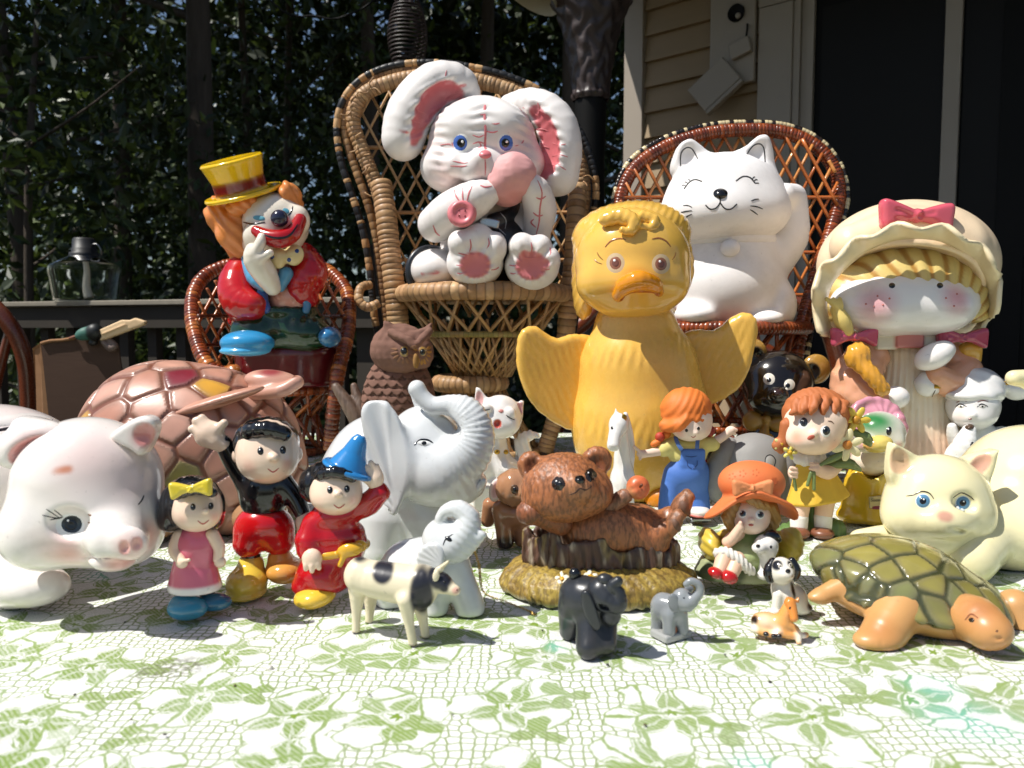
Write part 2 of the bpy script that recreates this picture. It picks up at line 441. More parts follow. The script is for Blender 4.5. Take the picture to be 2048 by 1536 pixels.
def march(px, py, prims, w0=500.0):
    px = np.asarray(px, float).ravel(); py = np.asarray(py, float).ravel()
    O = np.array([G.p(a, b, w0) for a, b in zip(px, py)], np.float32); O2 = np.array([G.p(a, b, w0 - 100) for a, b in zip(px, py)], np.float32)
    dr = (O2 - O); dr /= np.linalg.norm(dr, axis=1)[:, None]; t = np.zeros(len(O), np.float32)
    for _ in range(70):
        d = ev(prims, O + dr * t[:, None]); t += np.clip(d, -30, 60) * .75
        if np.abs(d).max() < .05: break
    hit = t < 2 * w0
    hit &= np.abs(ev(prims, O + dr * t[:, None])) < 2.0
    if hit.any():
        bad = np.nonzero(~hit)[0]; gd = np.nonzero(hit)[0]
        for b in bad:
            j = gd[np.argmin((px[gd] - px[b]) ** 2 + (py[gd] - py[b]) ** 2)]; t[b] = t[j]
    else: t[:] = w0
    return O + dr * t[:, None], dr
def dot(name, px, py, rx, ry, col, rot=0, bulge=.8, off=.6, on=None, parent=None, mat='glaze', shape=None, rings=3, seg=18):
    """raised painted spot hugging the surface under a picture point"""
    on = on or G.last; a = np.linspace(0, 2 * math.pi, seg, endpoint=False); X, Y, H = [px], [py], [1.0]
    cr, sr = math.cos(R(rot)), math.sin(R(rot))
    for i in range(1, rings + 1):
        q = i / rings
        for th in a:
            m = shape(th) if shape else 1.0
            u, v = rx * q * m * math.cos(th), ry * q * m * math.sin(th)
            X.append(px + u * cr + v * sr); Y.append(py + u * sr - v * cr); H.append(1 - q * q)
    P, dr = march(X, Y, on); P = P - dr * (off + bulge * np.array(H))[:, None]
    P[1 + (rings - 1) * seg:] += dr[1 + (rings - 1) * seg:] * (off + .5)
    Fc = [(0, 1 + j, 1 + (j + 1) % seg) for j in range(seg)]
    for i in range(rings - 1):
        for j in range(seg):
            k = (j + 1) % seg; b = 1 + i * seg; c = b + seg; Fc.append((b + j, c + j, c + k, b + k))
    return mk(name, P * G.s, Fc, mat, parent or G.root, col)
def line(name, pts, wd, col, off=.5, on=None, parent=None, mat='glaze', n=None, taper=True):
    """raised painted stroke through picture points"""
    on = on or G.last; A = spline(np.array(pts, float), n or max(6, 4 * len(pts))); m = len(A)
    T = np.gradient(A, axis=0); T /= np.linalg.norm(T, axis=1)[:, None] + 1e-9; N = np.stack([-T[:, 1], T[:, 0]], 1)
    hw = wd / 2 * (np.sin(np.linspace(.15, math.pi - .15, m)) ** .6 if taper else np.ones(m))
    pts2 = np.concatenate([A - N * hw[:, None], A, A + N * hw[:, None]])
    P, dr = march(pts2[:, 0], pts2[:, 1], on); P[:m] -= dr[:m] * .05; P[2 * m:] -= dr[2 * m:] * .05; P[m:2 * m] -= dr[m:2 * m] * (off + .35)
    F4 = np.array([(i, i + 1, m + i + 1, m + i) for i in range(m - 1)] + [(m + i, m + i + 1, 2 * m + i + 1, 2 * m + i) for i in range(m - 1)])
    P = P - dr * .25
    return mk(name, P * G.s, F4, mat, parent or G.root, col)
def tube(name, pts, r, col, mat='wicker', sides=7, n=None, parent=None, flat=1.0):
    """tube through (px,py,w) points of the current figure"""
    A = np.array([G.p(*p[:3]) for p in pts]); A = spline(A, n or max(2, 6 * (len(A) - 1)))
    V, Fc = tube_mesh(A * G.s, np.broadcast_to(np.asarray(r, float), (len(A),)) * G.s, sides, flat); return mk(name, V, Fc, mat, parent or G.root, col)
def wrapped(name, pts, r, cols, pitch=9.0, mat='wicker', sides=12, parent=None, ridge=.06, closed=False, jit=.25):
    """pole or hoop bound with cane: one ridge per turn, colour jitter per turn"""
    A = np.array([G.p(*p[:3]) for p in pts]); A = spline(A, 300, closed)
    if closed: A = np.vstack([A, A[:1]])
    L = np.r_[0, np.cumsum(np.linalg.norm(np.diff(A, axis=0), axis=1))]; nt = max(3, int(L[-1] / pitch))
    u, rr, cc = [], [], []; x = 0; ends = np.cumsum(RNG.uniform(1 - jit, 1 + jit, nt)); ends *= L[-1] / ends[-1]; prev = 0
    for e in ends:
        c = lin(cols[RNG.integers(len(cols))]) * RNG.uniform(.82, 1.12); b = RNG.uniform(.97, 1.04)
        for q, f in ((.03, 1 - ridge), (.14, 1.0), (.86, 1.0), (.97, 1 - ridge)):
            u.append(prev + (e - prev) * q); rr.append(r * f * b); cc.append(c * (.55 if f < 1 else 1))
        prev = e
    P = np.stack([np.interp(u, L, A[:, i]) for i in range(3)], 1)
    V, F4 = tube_mesh(P * G.s, np.array(rr) * G.s, sides, 1.0, caps=False)
    C = np.repeat(np.array(cc), sides, 0)
    return mk(name, V, F4, mat, parent or G.root, C)
def clipline(poly, p, d):
    """parameter spans of line p+t*d inside polygon"""
    ts = []; n = len(poly)
    for i in range(n):
        a, b = poly[i], poly[(i + 1) % n]; e = b - a; den = d[0] * e[1] - d[1] * e[0]
        if abs(den) < 1e-9: continue
        q = a - p; t = (q[0] * e[1] - q[1] * e[0]) / den; s = (q[0] * d[1] - q[1] * d[0]) / den
        if 0 <= s < 1: ts.append(t)
    ts.sort(); return list(zip(ts[::2], ts[1::2]))
def lattice(poly, ang, gap, w, r, cols, mat='wicker', name='strand', dw=0, bow=None, flat=1.0):
    poly = np.array(poly, float); c = poly.mean(0); d = np.array((math.cos(R(ang)), -math.sin(R(ang)))); nrm = np.array((-d[1], d[0]))
    ext = np.abs((poly - c) @ nrm).max()
    for k in np.arange(-ext, ext, gap):
        k += RNG.uniform(-.08, .08) * gap
        for t0, t1 in clipline(poly, c + nrm * k, d):
            if t1 - t0 < gap * .5: continue
            q = [c + nrm * k + d * (t0 + (t1 - t0) * u) for u in (0, .2, .4, .6, .8, 1)]
            pts = [(x, y, (bow(x, y) if bow else w) + dw + RNG.uniform(-1, 1)) for x, y in q]
            cc = lin(cols[RNG.integers(len(cols))]) * RNG.uniform(.8, 1.15)
            tube(name, pts, r * RNG.uniform(.9, 1.1), cc, mat, 5, 8, flat=flat)
# ------------------------------------------------------------------ the setting
DECK = -0.74
def cloth_mat():
    q = NT('lace_print_cloth'); P = q.obj()
    dn = q.n('ShaderNodeTexNoise'); dn.inputs['Scale'].default_value = 20; dn.inputs['Detail'].default_value = 2; q.l(P, dn.inputs['Vector'])
    dv = q.vmath('SCALE', q.vmath('SUBTRACT', dn.outputs['Color'], (.5, .5, .5)), sc=.026)
    P2 = q.vmath('ADD', P, dv)
    dn2 = q.n('ShaderNodeTexNoise'); dn2.inputs['Scale'].default_value = 120; dn2.inputs['Detail'].default_value = 2; q.l(P, dn2.inputs['Vector'])
    P2 = q.vmath('ADD', P2, q.vmath('SCALE', q.vmath('SUBTRACT', dn2.outputs['Color'], (.5, .5, .5)), sc=.006))
    S = 13.2
    v = q.n('ShaderNodeTexVoronoi', voronoi_dimensions='2D', feature='F1'); v.inputs['Scale'].default_value = S; v.inputs['Randomness'].default_value = .5
    q.l(P2, v.inputs['Vector'])
    L = q.vmath('SUBTRACT', q.vmath('SCALE', P2, sc=S), q.vmath('SCALE', v.outputs['Position'], sc=S if False else S))
    sep = q.n('ShaderNodeSeparateXYZ'); q.l(L, sep.inputs[0]); r = v.outputs['Distance']
    sc_ = q.n('ShaderNodeSeparateColor'); q.l(v.outputs['Color'], sc_.inputs[0]); rnd = q.math('MULTIPLY', sc_.outputs[0], 6.28)
    th = q.math('ADD', q.math('ARCTAN2', sep.outputs[1], sep.outputs[0]), rnd)
    c5 = q.math('COSINE', q.math('MULTIPLY', th, 5.0)); c25 = q.math('ABSOLUTE', q.math('COSINE', q.math('MULTIPLY', th, 2.5)))
    c13 = q.math('COSINE', q.math('MULTIPLY', th, 15.0))
    # five toothed leaves round a star
    rl = q.math('ADD', q.math('MULTIPLY_ADD', q.math('POWER', c25, 1.15), .29, .085), q.math('MULTIPLY', c13, .022))
    leaf = q.math('MULTIPLY', q.step(q.math('SUBTRACT', rl, r), -.004, .012), q.step(q.math('SUBTRACT', r, .105), 0, .012))
    vein = q.step(q.math('ABSOLUTE', q.math('SUBTRACT', c25, 1.0)), .0, .012)
    star = q.step(q.math('SUBTRACT', q.math('MULTIPLY_ADD', c5, .018, .045), r), 0, .008)
    ring = q.math('SUBTRACT', 1.0, q.step(q.math('ABSOLUTE', q.math('SUBTRACT', r, .088)), .006, .014))
    leafline = q.math('SUBTRACT', 1.0, q.step(q.math('ABSOLUTE', q.math('SUBTRACT', q.math('SUBTRACT', r, rl), .028)), .004, .011))
    # second scatter of little leaf sprigs and a lace outline linking everything
    v2 = q.n('ShaderNodeTexVoronoi', voronoi_dimensions='2D', feature='F1'); v2.inputs['Scale'].default_value = 21; v2.inputs['Randomness'].default_value = .8
    Pq = q.vmath('ADD', P2, (.37, .11, 0)); q.l(Pq, v2.inputs['Vector'])
    L2 = q.vmath('SUBTRACT', q.vmath('SCALE', Pq, sc=21.0), q.vmath('SCALE', v2.outputs['Position'], sc=21.0)); s2 = q.n('ShaderNodeSeparateXYZ'); q.l(L2, s2.inputs[0])
    sc2 = q.n('ShaderNodeSeparateColor'); q.l(v2.outputs['Color'], sc2.inputs[0])
    th2 = q.math('ADD', q.math('ARCTAN2', s2.outputs[1], s2.outputs[0]), q.math('MULTIPLY', sc2.outputs[0], 6.28))
    sprig = q.math('MULTIPLY', q.step(q.math('SUBTRACT', q.math('MULTIPLY_ADD', q.math('POWER', q.math('ABSOLUTE', q.math('COSINE', q.math('MULTIPLY', th2, 1.5))), 1.2), .40, .02), v2.outputs['Distance']), 0, .03), q.step(sc2.outputs[1], .72, .76))
    e2 = q.n('ShaderNodeTexVoronoi', voronoi_dimensions='2D', feature='DISTANCE_TO_EDGE'); e2.inputs['Scale'].default_value = 24; e2.inputs['Randomness'].default_value = .9; q.l(P2, e2.inputs['Vector'])
    lace = q.math('SUBTRACT', 1.0, q.step(e2.outputs['Distance'], .018, .04))
    # large petals drawn in outline
    c5b = q.math('ABSOLUTE', q.math('COSINE', q.math('MULTIPLY_ADD', th, 2.5, 1.57)))
    ro = q.math('ADD', q.math('MULTIPLY_ADD', q.math('POWER', c5b, .55), .22, .31), q.math('MULTIPLY', c13, .006))
    out = q.math('SUBTRACT', 1.0, q.step(q.math('ABSOLUTE', q.math('SUBTRACT', r, ro)), .006, .015))
    inpet = q.step(q.math('SUBTRACT', ro, r), 0, .01)
    spoke = q.math('MULTIPLY', q.math('SUBTRACT', 1.0, q.step(c5b, .03, .09)), inpet)
    # hexagon net between the flowers
    e = q.n('ShaderNodeTexVoronoi', voronoi_dimensions='2D', feature='DISTANCE_TO_EDGE'); e.inputs['Scale'].default_value = 140; e.inputs['Randomness'].default_value = .42
    q.l(q.vmath('ADD', P, q.vmath('SCALE', dv, sc=.25)), e.inputs['Vector'])
    net = q.math('MULTIPLY', q.math('SUBTRACT', 1.0, q.step(e.outputs['Distance'], .06, .13)), q.math('SUBTRACT', 1.0, inpet))
    # weave
    wv = q.n('ShaderNodeTexWave', bands_direction='DIAGONAL'); wv.inputs['Scale'].default_value = 150; wv.inputs['Distortion'].default_value = 1.5; wv.inputs['Detail'].default_value = 1; q.l(P, wv.inputs['Vector'])
    fine = q.noise(1500, 2, P)
    hatch = q.math('MULTIPLY_ADD', wv.outputs['Fac'], .35, .62)
    stip = q.math('MULTIPLY', q.math('MULTIPLY', inpet, q.step(fine, .44, .56)), .62)
    leafm = q.math('MULTIPLY', q.math('MAXIMUM', q.math('MULTIPLY', leaf, vein), sprig), hatch)
    lines = q.math('MAXIMUM', q.math('MAXIMUM', q.math('MAXIMUM', out, leafline), q.math('MULTIPLY', lace, inpet)), q.math('MAXIMUM', q.math('MULTIPLY', spoke, .6), q.math('MULTIPLY', ring, .5)))
    fade = q.math('MULTIPLY_ADD', q.noise(22, 3, P), .9, .52, clamp=True)
    g = q.math('MULTIPLY', q.math('MAXIMUM', q.math('MAXIMUM', leafm, q.math('MULTIPLY', lines, .85)), q.math('MAXIMUM', star, q.math('MULTIPLY', net, .8))), fade)
    tint = q.noise(11, 3, P)
    green = q.mix(tint, (.13, .24, .018), (.21, .30, .035)); 
    white = q.mix(stip, (.77, .77, .755), (.36, .40, .33))
    col = q.mix(g, white, green)
    netcol = q.mix(q.math('MULTIPLY', net, .35), col, (.17, .19, .10)); col = netcol
    # a worn grey stain, teal bleeds
    def blob(x, y, rx, ry, soft=.6):
        d = q.vmath('LENGTH', q.vmath('MULTIPLY', q.vmath('SUBTRACT', P2, (x, y, 0)), (1 / rx, 1 / ry, 0)))
        return q.math('SUBTRACT', 1.0, q.step(d, 1 - soft, 1.0))
    sx = ground(345, 1335); b1 = q.math('MULTIPLY', blob(sx[0], sx[1], .026, .028), q.step(q.noise(240, 3, P), .40, .62))
    col = q.mix(q.math('MULTIPLY', b1, .75), col, (.12, .12, .08))
    tl = None
    for (a, b, s) in ((1940, 1440, .05), (1870, 1375, .03), (1115, 1290, .018), (1500, 1520, .02), (200, 1150, .03)):
        gx = ground(a, b); bb = blob(gx[0], gx[1], s, s, .9); tl = bb if tl is None else q.math('MAXIMUM', tl, bb)
    col = q.mix(q.math('MULTIPLY', q.math('MULTIPLY', tl, q.math('MULTIPLY_ADD', g, .7, .12)), .8), col, (.10, .46, .42))
    q.l(col, q.b.inputs['Base Color']); q.b.inputs['Roughness'].default_value = .62; q.b.inputs['Specular IOR Level'].default_value = .25
    q.bump(q.math('ADD', q.math('MULTIPLY', fine, .7), q.math('MULTIPLY', q.noise(9, 2, P), 6)), .35, .0008)
    MAT['cloth'] = q.m
cloth_mat()
def leaf_mat(key, a, b):
    q = NT(key); v = q.n('ShaderNodeVertexColor', layer_name='Col')
    nz = q.noise(3, 2, q.obj()); q.l(q.mix(q.math('MULTIPLY', nz, .5), v.outputs[0], b), q.b.inputs['Base Color'])
    q.b.inputs['Roughness'].default_value = .45; q.b.inputs['Specular IOR Level'].default_value = .4
    tr = q.n('ShaderNodeBsdfTranslucent'); q.l(v.outputs[0], tr.inputs[0]); mx = q.n('ShaderNodeMixShader'); mx.inputs[0].default_value = .22
    q.l(q.b.outputs[0], mx.inputs[1]); q.l(tr.outputs[0], mx.inputs[2]); q.l(mx.outputs[0], q.t.nodes['Material Output'].inputs[0]); MAT[key] = q.m
leaf_mat('leaf', None, (.025, .045, .012))
def simple(key, c1, c2, scale, rough, bump=.3, streak=None, spec=.3, bdist=.002):
    q = NT(key); v = q.obj()
    if streak:
        mp = q.n('ShaderNodeMapping'); mp.inputs['Scale'].default_value = streak; q.l(v, mp.inputs[0]); v = mp.outputs[0]
    n = q.noise(scale, 5, v); q.l(q.mix(n, lin(c1), lin(c2)), q.b.inputs['Base Color']); q.b.inputs['Roughness'].default_value = rough
    q.b.inputs['Specular IOR Level'].default_value = spec; q.bump(q.noise(scale * 3, 4, v), bump, bdist); MAT[key] = q.m
simple('forest_floor', '2a2417', '3c3a20', 3, .95, .6, bdist=.03)
simple('treebark', '3a322a', '5a5046', 4, .9, .8, (6, 6, .8), bdist=.02)
simple('deckwood', '332e28', '423c34', 6, .8, .4, (1, 12, 1))
simple('siding', '8f7a5e', '9d876a', 5, .6, .1, (.3, .3, 8))
simple('trim', '9c9184', 'a89d90', 4, .55, .08)
simple('doordark', '121110', '1a1918', 2, .55, .02, spec=.12)
simple('cardboard', '8a6445', '9b7350', 8, .85, .15, (1, 1, 6))
simple('cardboard_shaded', '4a362b', '554033', 8, .85, .15, (1, 1, 6))  # darker copy of cardboard: the box front's shade is put into its colour
simple('bronze', '2c2220', '453733', 30, .45, .4, spec=.5)
simple('eavepaint', 'c9c2b4', 'd2cbbd', 3, .6, .05)
simple('roofing', '3b3735', '4a4542', 12, .9, .5)
def glassdoor():
    q = NT('door_glass'); q.b.inputs['Base Color'].default_value = (.016, .015, .014, 1); q.b.inputs['Specular IOR Level'].default_value = .08
    q.l(q.math('MULTIPLY_ADD', q.noise(3, 2, q.obj()), .1, .35), q.b.inputs['Roughness']); MAT['doorglass'] = q.m
glassdoor()

def sheet(name, x0, x1, y0, y1, z, mat, nx=2, ny=2, kind='structure'):
    X, Y = np.meshgrid(np.linspace(x0, x1, nx), np.linspace(y0, y1, ny), indexing='ij'); V = np.stack([X, Y, np.full_like(X, z)], -1).reshape(-1, 3)
    F4 = np.array([(i * ny + j, (i + 1) * ny + j, (i + 1) * ny + j + 1, i * ny + j + 1) for i in range(nx - 1) for j in range(ny - 1)])
    return tag(mk(name, V, F4, mat, None, '808080'), kind=kind)
sheet('ground', -120, 120, -60, 160, -1.7, 'forest_floor')
deck = bpy.data.objects.new('deck', None); COLL.objects.link(deck); deck.location = (0, 0, DECK); tag(deck, kind='structure')
for i in range(36):
    y = -1.2 + i * .145; xl = 3.4; box('plank', (-3.4, y, -.03), (xl, y + .138, -.0), '57514a', 'deckwood', deck)

# table and its cloth
TX0, TX1, TY0, TY1 = -1.12, 1.18, .10, 1.78
tb = bpy.data.objects.new('patio_table', None); COLL.objects.link(tb); tb.location = (0, .95, DECK)
tag(tb, 'long patio table under the green and white lace print cloth', 'table')
box('tabletop', (TX0 + .02, TY0 + .02 - .95, .70), (TX1 - .02, TY1 - .02 - .95, .735), '6b5a45', 'wood', tb)
for lx in (TX0 + .1, TX1 - .16):
    for ly in (TY0 + .1, TY1 - .16): box('leg', (lx, ly - .95, 0), (lx + .06, ly - .89, .70), '5b4a38', 'wood', tb)
def cloth():
    nx, ny = 300, 220; U = np.linspace(-.14, 1.14, nx); Vv = np.linspace(-.14, 1.14, ny)
    X, Y = np.meshgrid(U, Vv, indexing='ij'); ox = np.maximum(np.maximum(-X, X - 1), 0); oy = np.maximum(np.maximum(-Y, Y - 1), 0)
    x = TX0 + np.clip(X, -.004, 1.004) * (TX1 - TX0); y = TY0 + np.clip(Y, -.004, 1.004) * (TY1 - TY0)
    dr = ox * (TX1 - TX0) + oy * (TY1 - TY0); z = -dr * .95
    fx = np.sin(y * 22) * .5 + np.sin(y * 9 + 1); fy = np.sin(x * 24) * .5 + np.sin(x * 10)
    x += np.sign(X - .5) * (ox > 0) * dr * .09 * (1 + fx); y += np.sign(Y - .5) * (oy > 0) * dr * .09 * (1 + fy)
    rp = sum(np.sin(x * a + y * b + c) for a, b, c in ((21, 13, 0), (-14, 25, 1), (37, -9, 2), (8, 41, 4), (55, 30, 5))) / 5
    cr = np.exp(-((x + .31) / .012) ** 2) + np.exp(-((x - .42) / .012) ** 2) + np.exp(-((y - .52) / .012) ** 2)
    rp = .6 * rp + .4 * np.sin(x * 95 + 3 * np.sin(y * 31)) * np.sin(y * 80 + 2 * np.sin(x * 27))
    z = z - .0013 * (1 + rp) + .0014 * cr
    V = np.stack([x, y, z], -1).reshape(-1, 3)
    F4 = np.array([(i * ny + j, (i + 1) * ny + j, (i + 1) * ny + j + 1, i * ny + j + 1) for i in range(nx - 1) for j in range(ny - 1)])
    return mk('tablecloth', V, F4, 'cloth')
tag(cloth(), 'white tablecloth printed with a green lace flower and net pattern', 'tablecloth')

def crumbs():
    Vs, Fs, Cs, o = [], [], [], 0
    spots = [(262, 1440), (740, 1390), (250, 1245), (765, 1290), (1215, 1330), (1395, 1345), (470, 1372), (980, 1310), (700, 1350), (540, 1338), (1085, 1262), (1450, 1310), (1640, 1400), (330, 1470), (905, 1430), (1290, 1450), (1540, 1365), (150, 1390)]
    for i, (a, b) in enumerate(spots):
        c = ground(a, b); r = RNG.uniform(.0006, .0013); n = 10
        if i == 9: r = .0028
        u = RNG.normal(size=(n, 3)); u /= np.linalg.norm(u, axis=1)[:, None]
        V, F4 = lathe_mesh([(0.0001, -r * .5), (r * .8, -r * .3), (r, 0), (r * .6, r * .5), (.0001, r * .6)], 7); V = V * RNG.uniform(.7, 1.4, 3) * (1 + .15 * RNG.normal(size=(len(V), 1))) + c + (0, 0, r * .35)
        Vs.append(V); Fs.append(F4 + o); o += len(V); Cs.append(np.repeat(lin('e8e2d6' if i == 9 else ('1a1614' if i % 3 else '5a4a34'))[None], len(V), 0))
    tag(mk('crumbs', np.vstack(Vs), np.vstack(Fs), 'plain', None, np.vstack(Cs)), 'scattered dark crumbs and specks on the cloth', 'crumbs', kind='stuff')
crumbs()
# railing with posts and balusters
rl0, rl1 = at(-260, 606, 3.2), at(765, 594, 2.45); rl0[2] = rl1[2] = .338
rd = rl1 - rl0; rlen = float(np.linalg.norm(rd)); ra = math.atan2(rd[1], rd[0])
rail = bpy.data.objects.new('deck_railing', None); COLL.objects.link(rail); rail.location = (rl0[0], rl0[1], DECK); rail.rotation_euler.z = ra
tag(rail, 'dark weathered deck railing with a pale top edge, its sunlight painted in', 'railing')
h = rl0[2] - DECK
box('top_rail', (0, -.07, h - .018), (rlen, .07, h), '8f8778', 'wood', rail, bev=.003)  # paler than the other rails: sunlight on its edge is put into the colour
box('fascia_rail', (0, -.05, h - .095), (rlen, -.012, h - .021), '4a443b', 'deckwood', rail)
box('bottom_rail', (0, -.03, .12), (rlen, .008, .21), '4a443b', 'deckwood', rail)
for x in np.arange(.06, rlen - .05, .125): box('baluster', (x, -.011, .211), (x + .038, .02, h - .096), '453f37', 'deckwood', rail)
for x in (.0, rlen / 2, rlen - .09): box('post', (x, -.008, 0), (x + .088, .075, h - .019), '453f37', 'deckwood', rail)

# house
W0 = np.array((.57, 3.70)); WT = np.array((.775, -.632)); wang = math.atan2(WT[1], WT[0])
house = bpy.data.objects.new('house', None); COLL.objects.link(house); house.location = (W0[0], W0[1], DECK); house.rotation_euler.z = wang
tag(house, 'tan lap sided house wall with pale corner board and dark patio door', 'house')
HB = .115
box('wall', (.01, .03, -.9), (4.2, 4, 2.62), '9a8f78', 'siding', house)
zz = -.9; 
while zz < 2.5:
    for a, b in ((.055, .598),):
        V = [(a, .028, zz), (b, .028, zz), (b, .028, zz + HB), (a, .028, zz + HB), (a, -.004, zz), (b, -.004, zz), (b, .020, zz + HB), (a, .020, zz + HB)]
        mk('siding_board', V, [(0, 3, 2, 1), (4, 5, 6, 7), (0, 1, 5, 4), (1, 2, 6, 5), (2, 3, 7, 6), (3, 0, 4, 7)], 'siding', house, 'a09680', False)
    zz += HB
box('corner_board', (-.045, -.018, -.9), (.053, .06, 2.6), 'b4ab9c', 'trim', house, bev=.003)
box('corner_board', (-.047, .062, -.9), (.0, 3.9, 2.6), 'b4ab9c', 'siding', house)
box('door_casing', (.60, -.022, -.1), (.742, .05, 2.3), 'b4ab9c', 'trim', house, bev=.004)
for k, (a, b, d) in enumerate(((.744, .770, -.012), (.772, .796, .004), (.798, .822, -.006))): box('door_jamb', (a, d, -.1), (b, .05, 2.3), '9a9488', 'trim', house)
box('door_header', (.60, -.024, 2.302), (2.4, .05, 2.44), 'b4ab9c', 'trim', house)
dr = box('patio_door', (.824, .014, -.05), (2.4, .05, 2.30), '141416', 'doordark', house); 
box('pane', (.85, .006, .62), (1.286, .012, 2.25), '0b0b0c', 'doorglass', house); box('pane', (1.352, .006, .62), (1.9, .012, 2.25), '0b0b0c', 'doorglass', house)
box('lower_panel', (.85, .0035, .0), (1.9, .0055, 1.24), '2c2c2e', 'doordark', house, bev=.002)  # flat dark sheet set over the lower part of the door
box('door_stile', (1.29, -.012, -.05), (1.345, .012, 2.3), 'a8a59e', 'trim', house, bev=.003)
box('door_stile', (1.47, -.002, -.05), (1.56, .012, 2.3), '2a2a2c', 'doordark', house, bev=.003)
# eave keeps the wall in shade
V = [(-.16, -1.25, 2.62), (4.4, -1.25, 2.62), (4.4, .4, 2.62), (-.16, .4, 2.62), (-.16, -1.30, 2.74), (4.4, -1.30, 2.74), (4.4, .4, 3.2), (-.16, .4, 3.2)]
rf = mk('roof', V, [(0, 3, 2, 1), (4, 5, 6, 7), (1, 2, 6, 5), (2, 3, 7, 6), (3, 0, 4, 7)], 'roofing', house, '444444', False)
box('gutter', (-.18, -1.42, 2.60), (4.4, -1.305, 2.73), 'c9c2b4', 'eavepaint', rf, bev=.01)
# white hinged utility cover on the siding
uc = bpy.data.objects.new('wall_vent_box', None); COLL.objects.link(uc); uc.parent = None
cpt = W0 + WT * .49; uc.location = (cpt[0], cpt[1], 1.43); uc.rotation_euler.z = wang
tag(uc, 'off white utility box with open flap fixed to the tan siding', 'utility box')
box('back_plate', (-.10, -.034, -.16), (.10, -.006, .24), 'ded8cc', 'trim', uc, bev=.006)
V, F4 = lathe_mesh([(.001, .003), (.030, .003), (.036, .012), (.036, 0)], 24); V = V[:, (0, 2, 1)] * (1, -1, 1) + (.02, -.034, .13); mk('socket_ring', V, F4, 'doordark', uc, '222222')
V, F4 = lathe_mesh([(.0, .010), (.010, .010), (.012, .004)], 24); V = V[:, (0, 2, 1)] * (1, -1, 1) + (.028, -.034, .118); mk('socket', V, F4, 'trim', uc, '888888')
o = box('flap', (-.19, -.07, -.06), (.0, -.045, .07), 'd6d0c4', 'trim', uc, bev=.006); o.location = (.01, 0, -.1); o.rotation_euler = (0, R(-38), R(8))
o = box('flap_rim', (-.19, -.075, -.078), (.0, -.035, -.062), 'd6d0c4', 'trim', uc, bev=.004); o.location = (.01, 0, -.1); o.rotation_euler = (0, R(-38), R(8))
o = box('switch_cover', (-.045, -.062, -.035), (.045, -.036, .03), 'e0dace', 'trim', uc, bev=.005); o.location = (.045, 0, -.02); o.rotation_euler = (0, R(-14), 0)
V, Fc = tube_mesh(spline([(.068, -.036, .075), (.074, -.05, .05), (.068, -.05, .0)], 10), .004, 6); mk('latch', V, Fc, 'doordark', uc, '222222')

# bronze flared lamp post before the house corner
def lamp_post():
    b = at(1178, 657, 2.55); rt = bpy.data.objects.new('post_lamp', None); COLL.objects.link(rt); rt.location = (b[0], b[1], DECK)
    tag(rt, 'dark bronze post lamp with flared scroll embossed shaft top', 'post lamp')
    s = 2.55 / FPX; zc = CAM_H - DECK
    z = lambda y: zc + (657 - y) * s
    prof = np.array([(34, 214), (37, 205), (36, 196), (40, 160), (47, 120), (56, 80), (66, 50), (75, 30), (77, 24), (70, 20)], float)
    pr = spline(np.stack([prof[:, 0] * s, z(prof[:, 1])], 1), 60); V, F4 = lathe_mesh(pr, 96)
    th = np.arctan2(V[:, 1], V[:, 0]); zq = V[:, 2] * 60; n = 9
    em = np.sin(n * th + 1.3 * np.sin(zq * .9)) * np.sin(zq * 1.3 + .8 * np.cos(n * th)); rr = 1 + .05 * np.clip(em * 1.6, -1, 1)
    V[:, 0] *= rr; V[:, 1] *= rr; mk('flared_shaft', V, F4, 'bronze', rt, '3a2f2c')
    V, F4 = lathe_mesh([(.0, z(-14)), (68 * s, z(-8)), (77 * s, z(4)), (79 * s, z(20)), (76 * s, z(26))], 48); mk('stone_cap', V, F4, 'stone', rt, '5d5450')
    V, F4 = lathe_mesh([(31 * s, z(214)), (30 * s, z(260)), (28 * s, z(330)), (30 * s, z(480)), (36 * s, .1), (90 * s, .05), (95 * s, .0)], 32); mk('post', V, F4, 'doordark', rt, '1c1c1e')
    # cream side shade
    pr = spline([(.012, .10), (.05, .085), (.085, .03), (.10, -.05), (.098, -.05), (.082, .03), (.045, .082)], 30); V, F4 = lathe_mesh(pr, 28)
    o = mk('side_shade', V, F4, 'plain', rt, 'b5aa90'); o.location = (-.17, .0, z(-16)); o.rotation_euler = (0, R(28), 0)
    V, Fc = tube_mesh(spline([(-.02, 0, z(0)), (-.08, 0, z(-90)), (-.15, 0, z(-75))], 12), .008, 8); mk('arm', V, Fc, 'bronze', rt, '3a2f2c')
lamp_post()

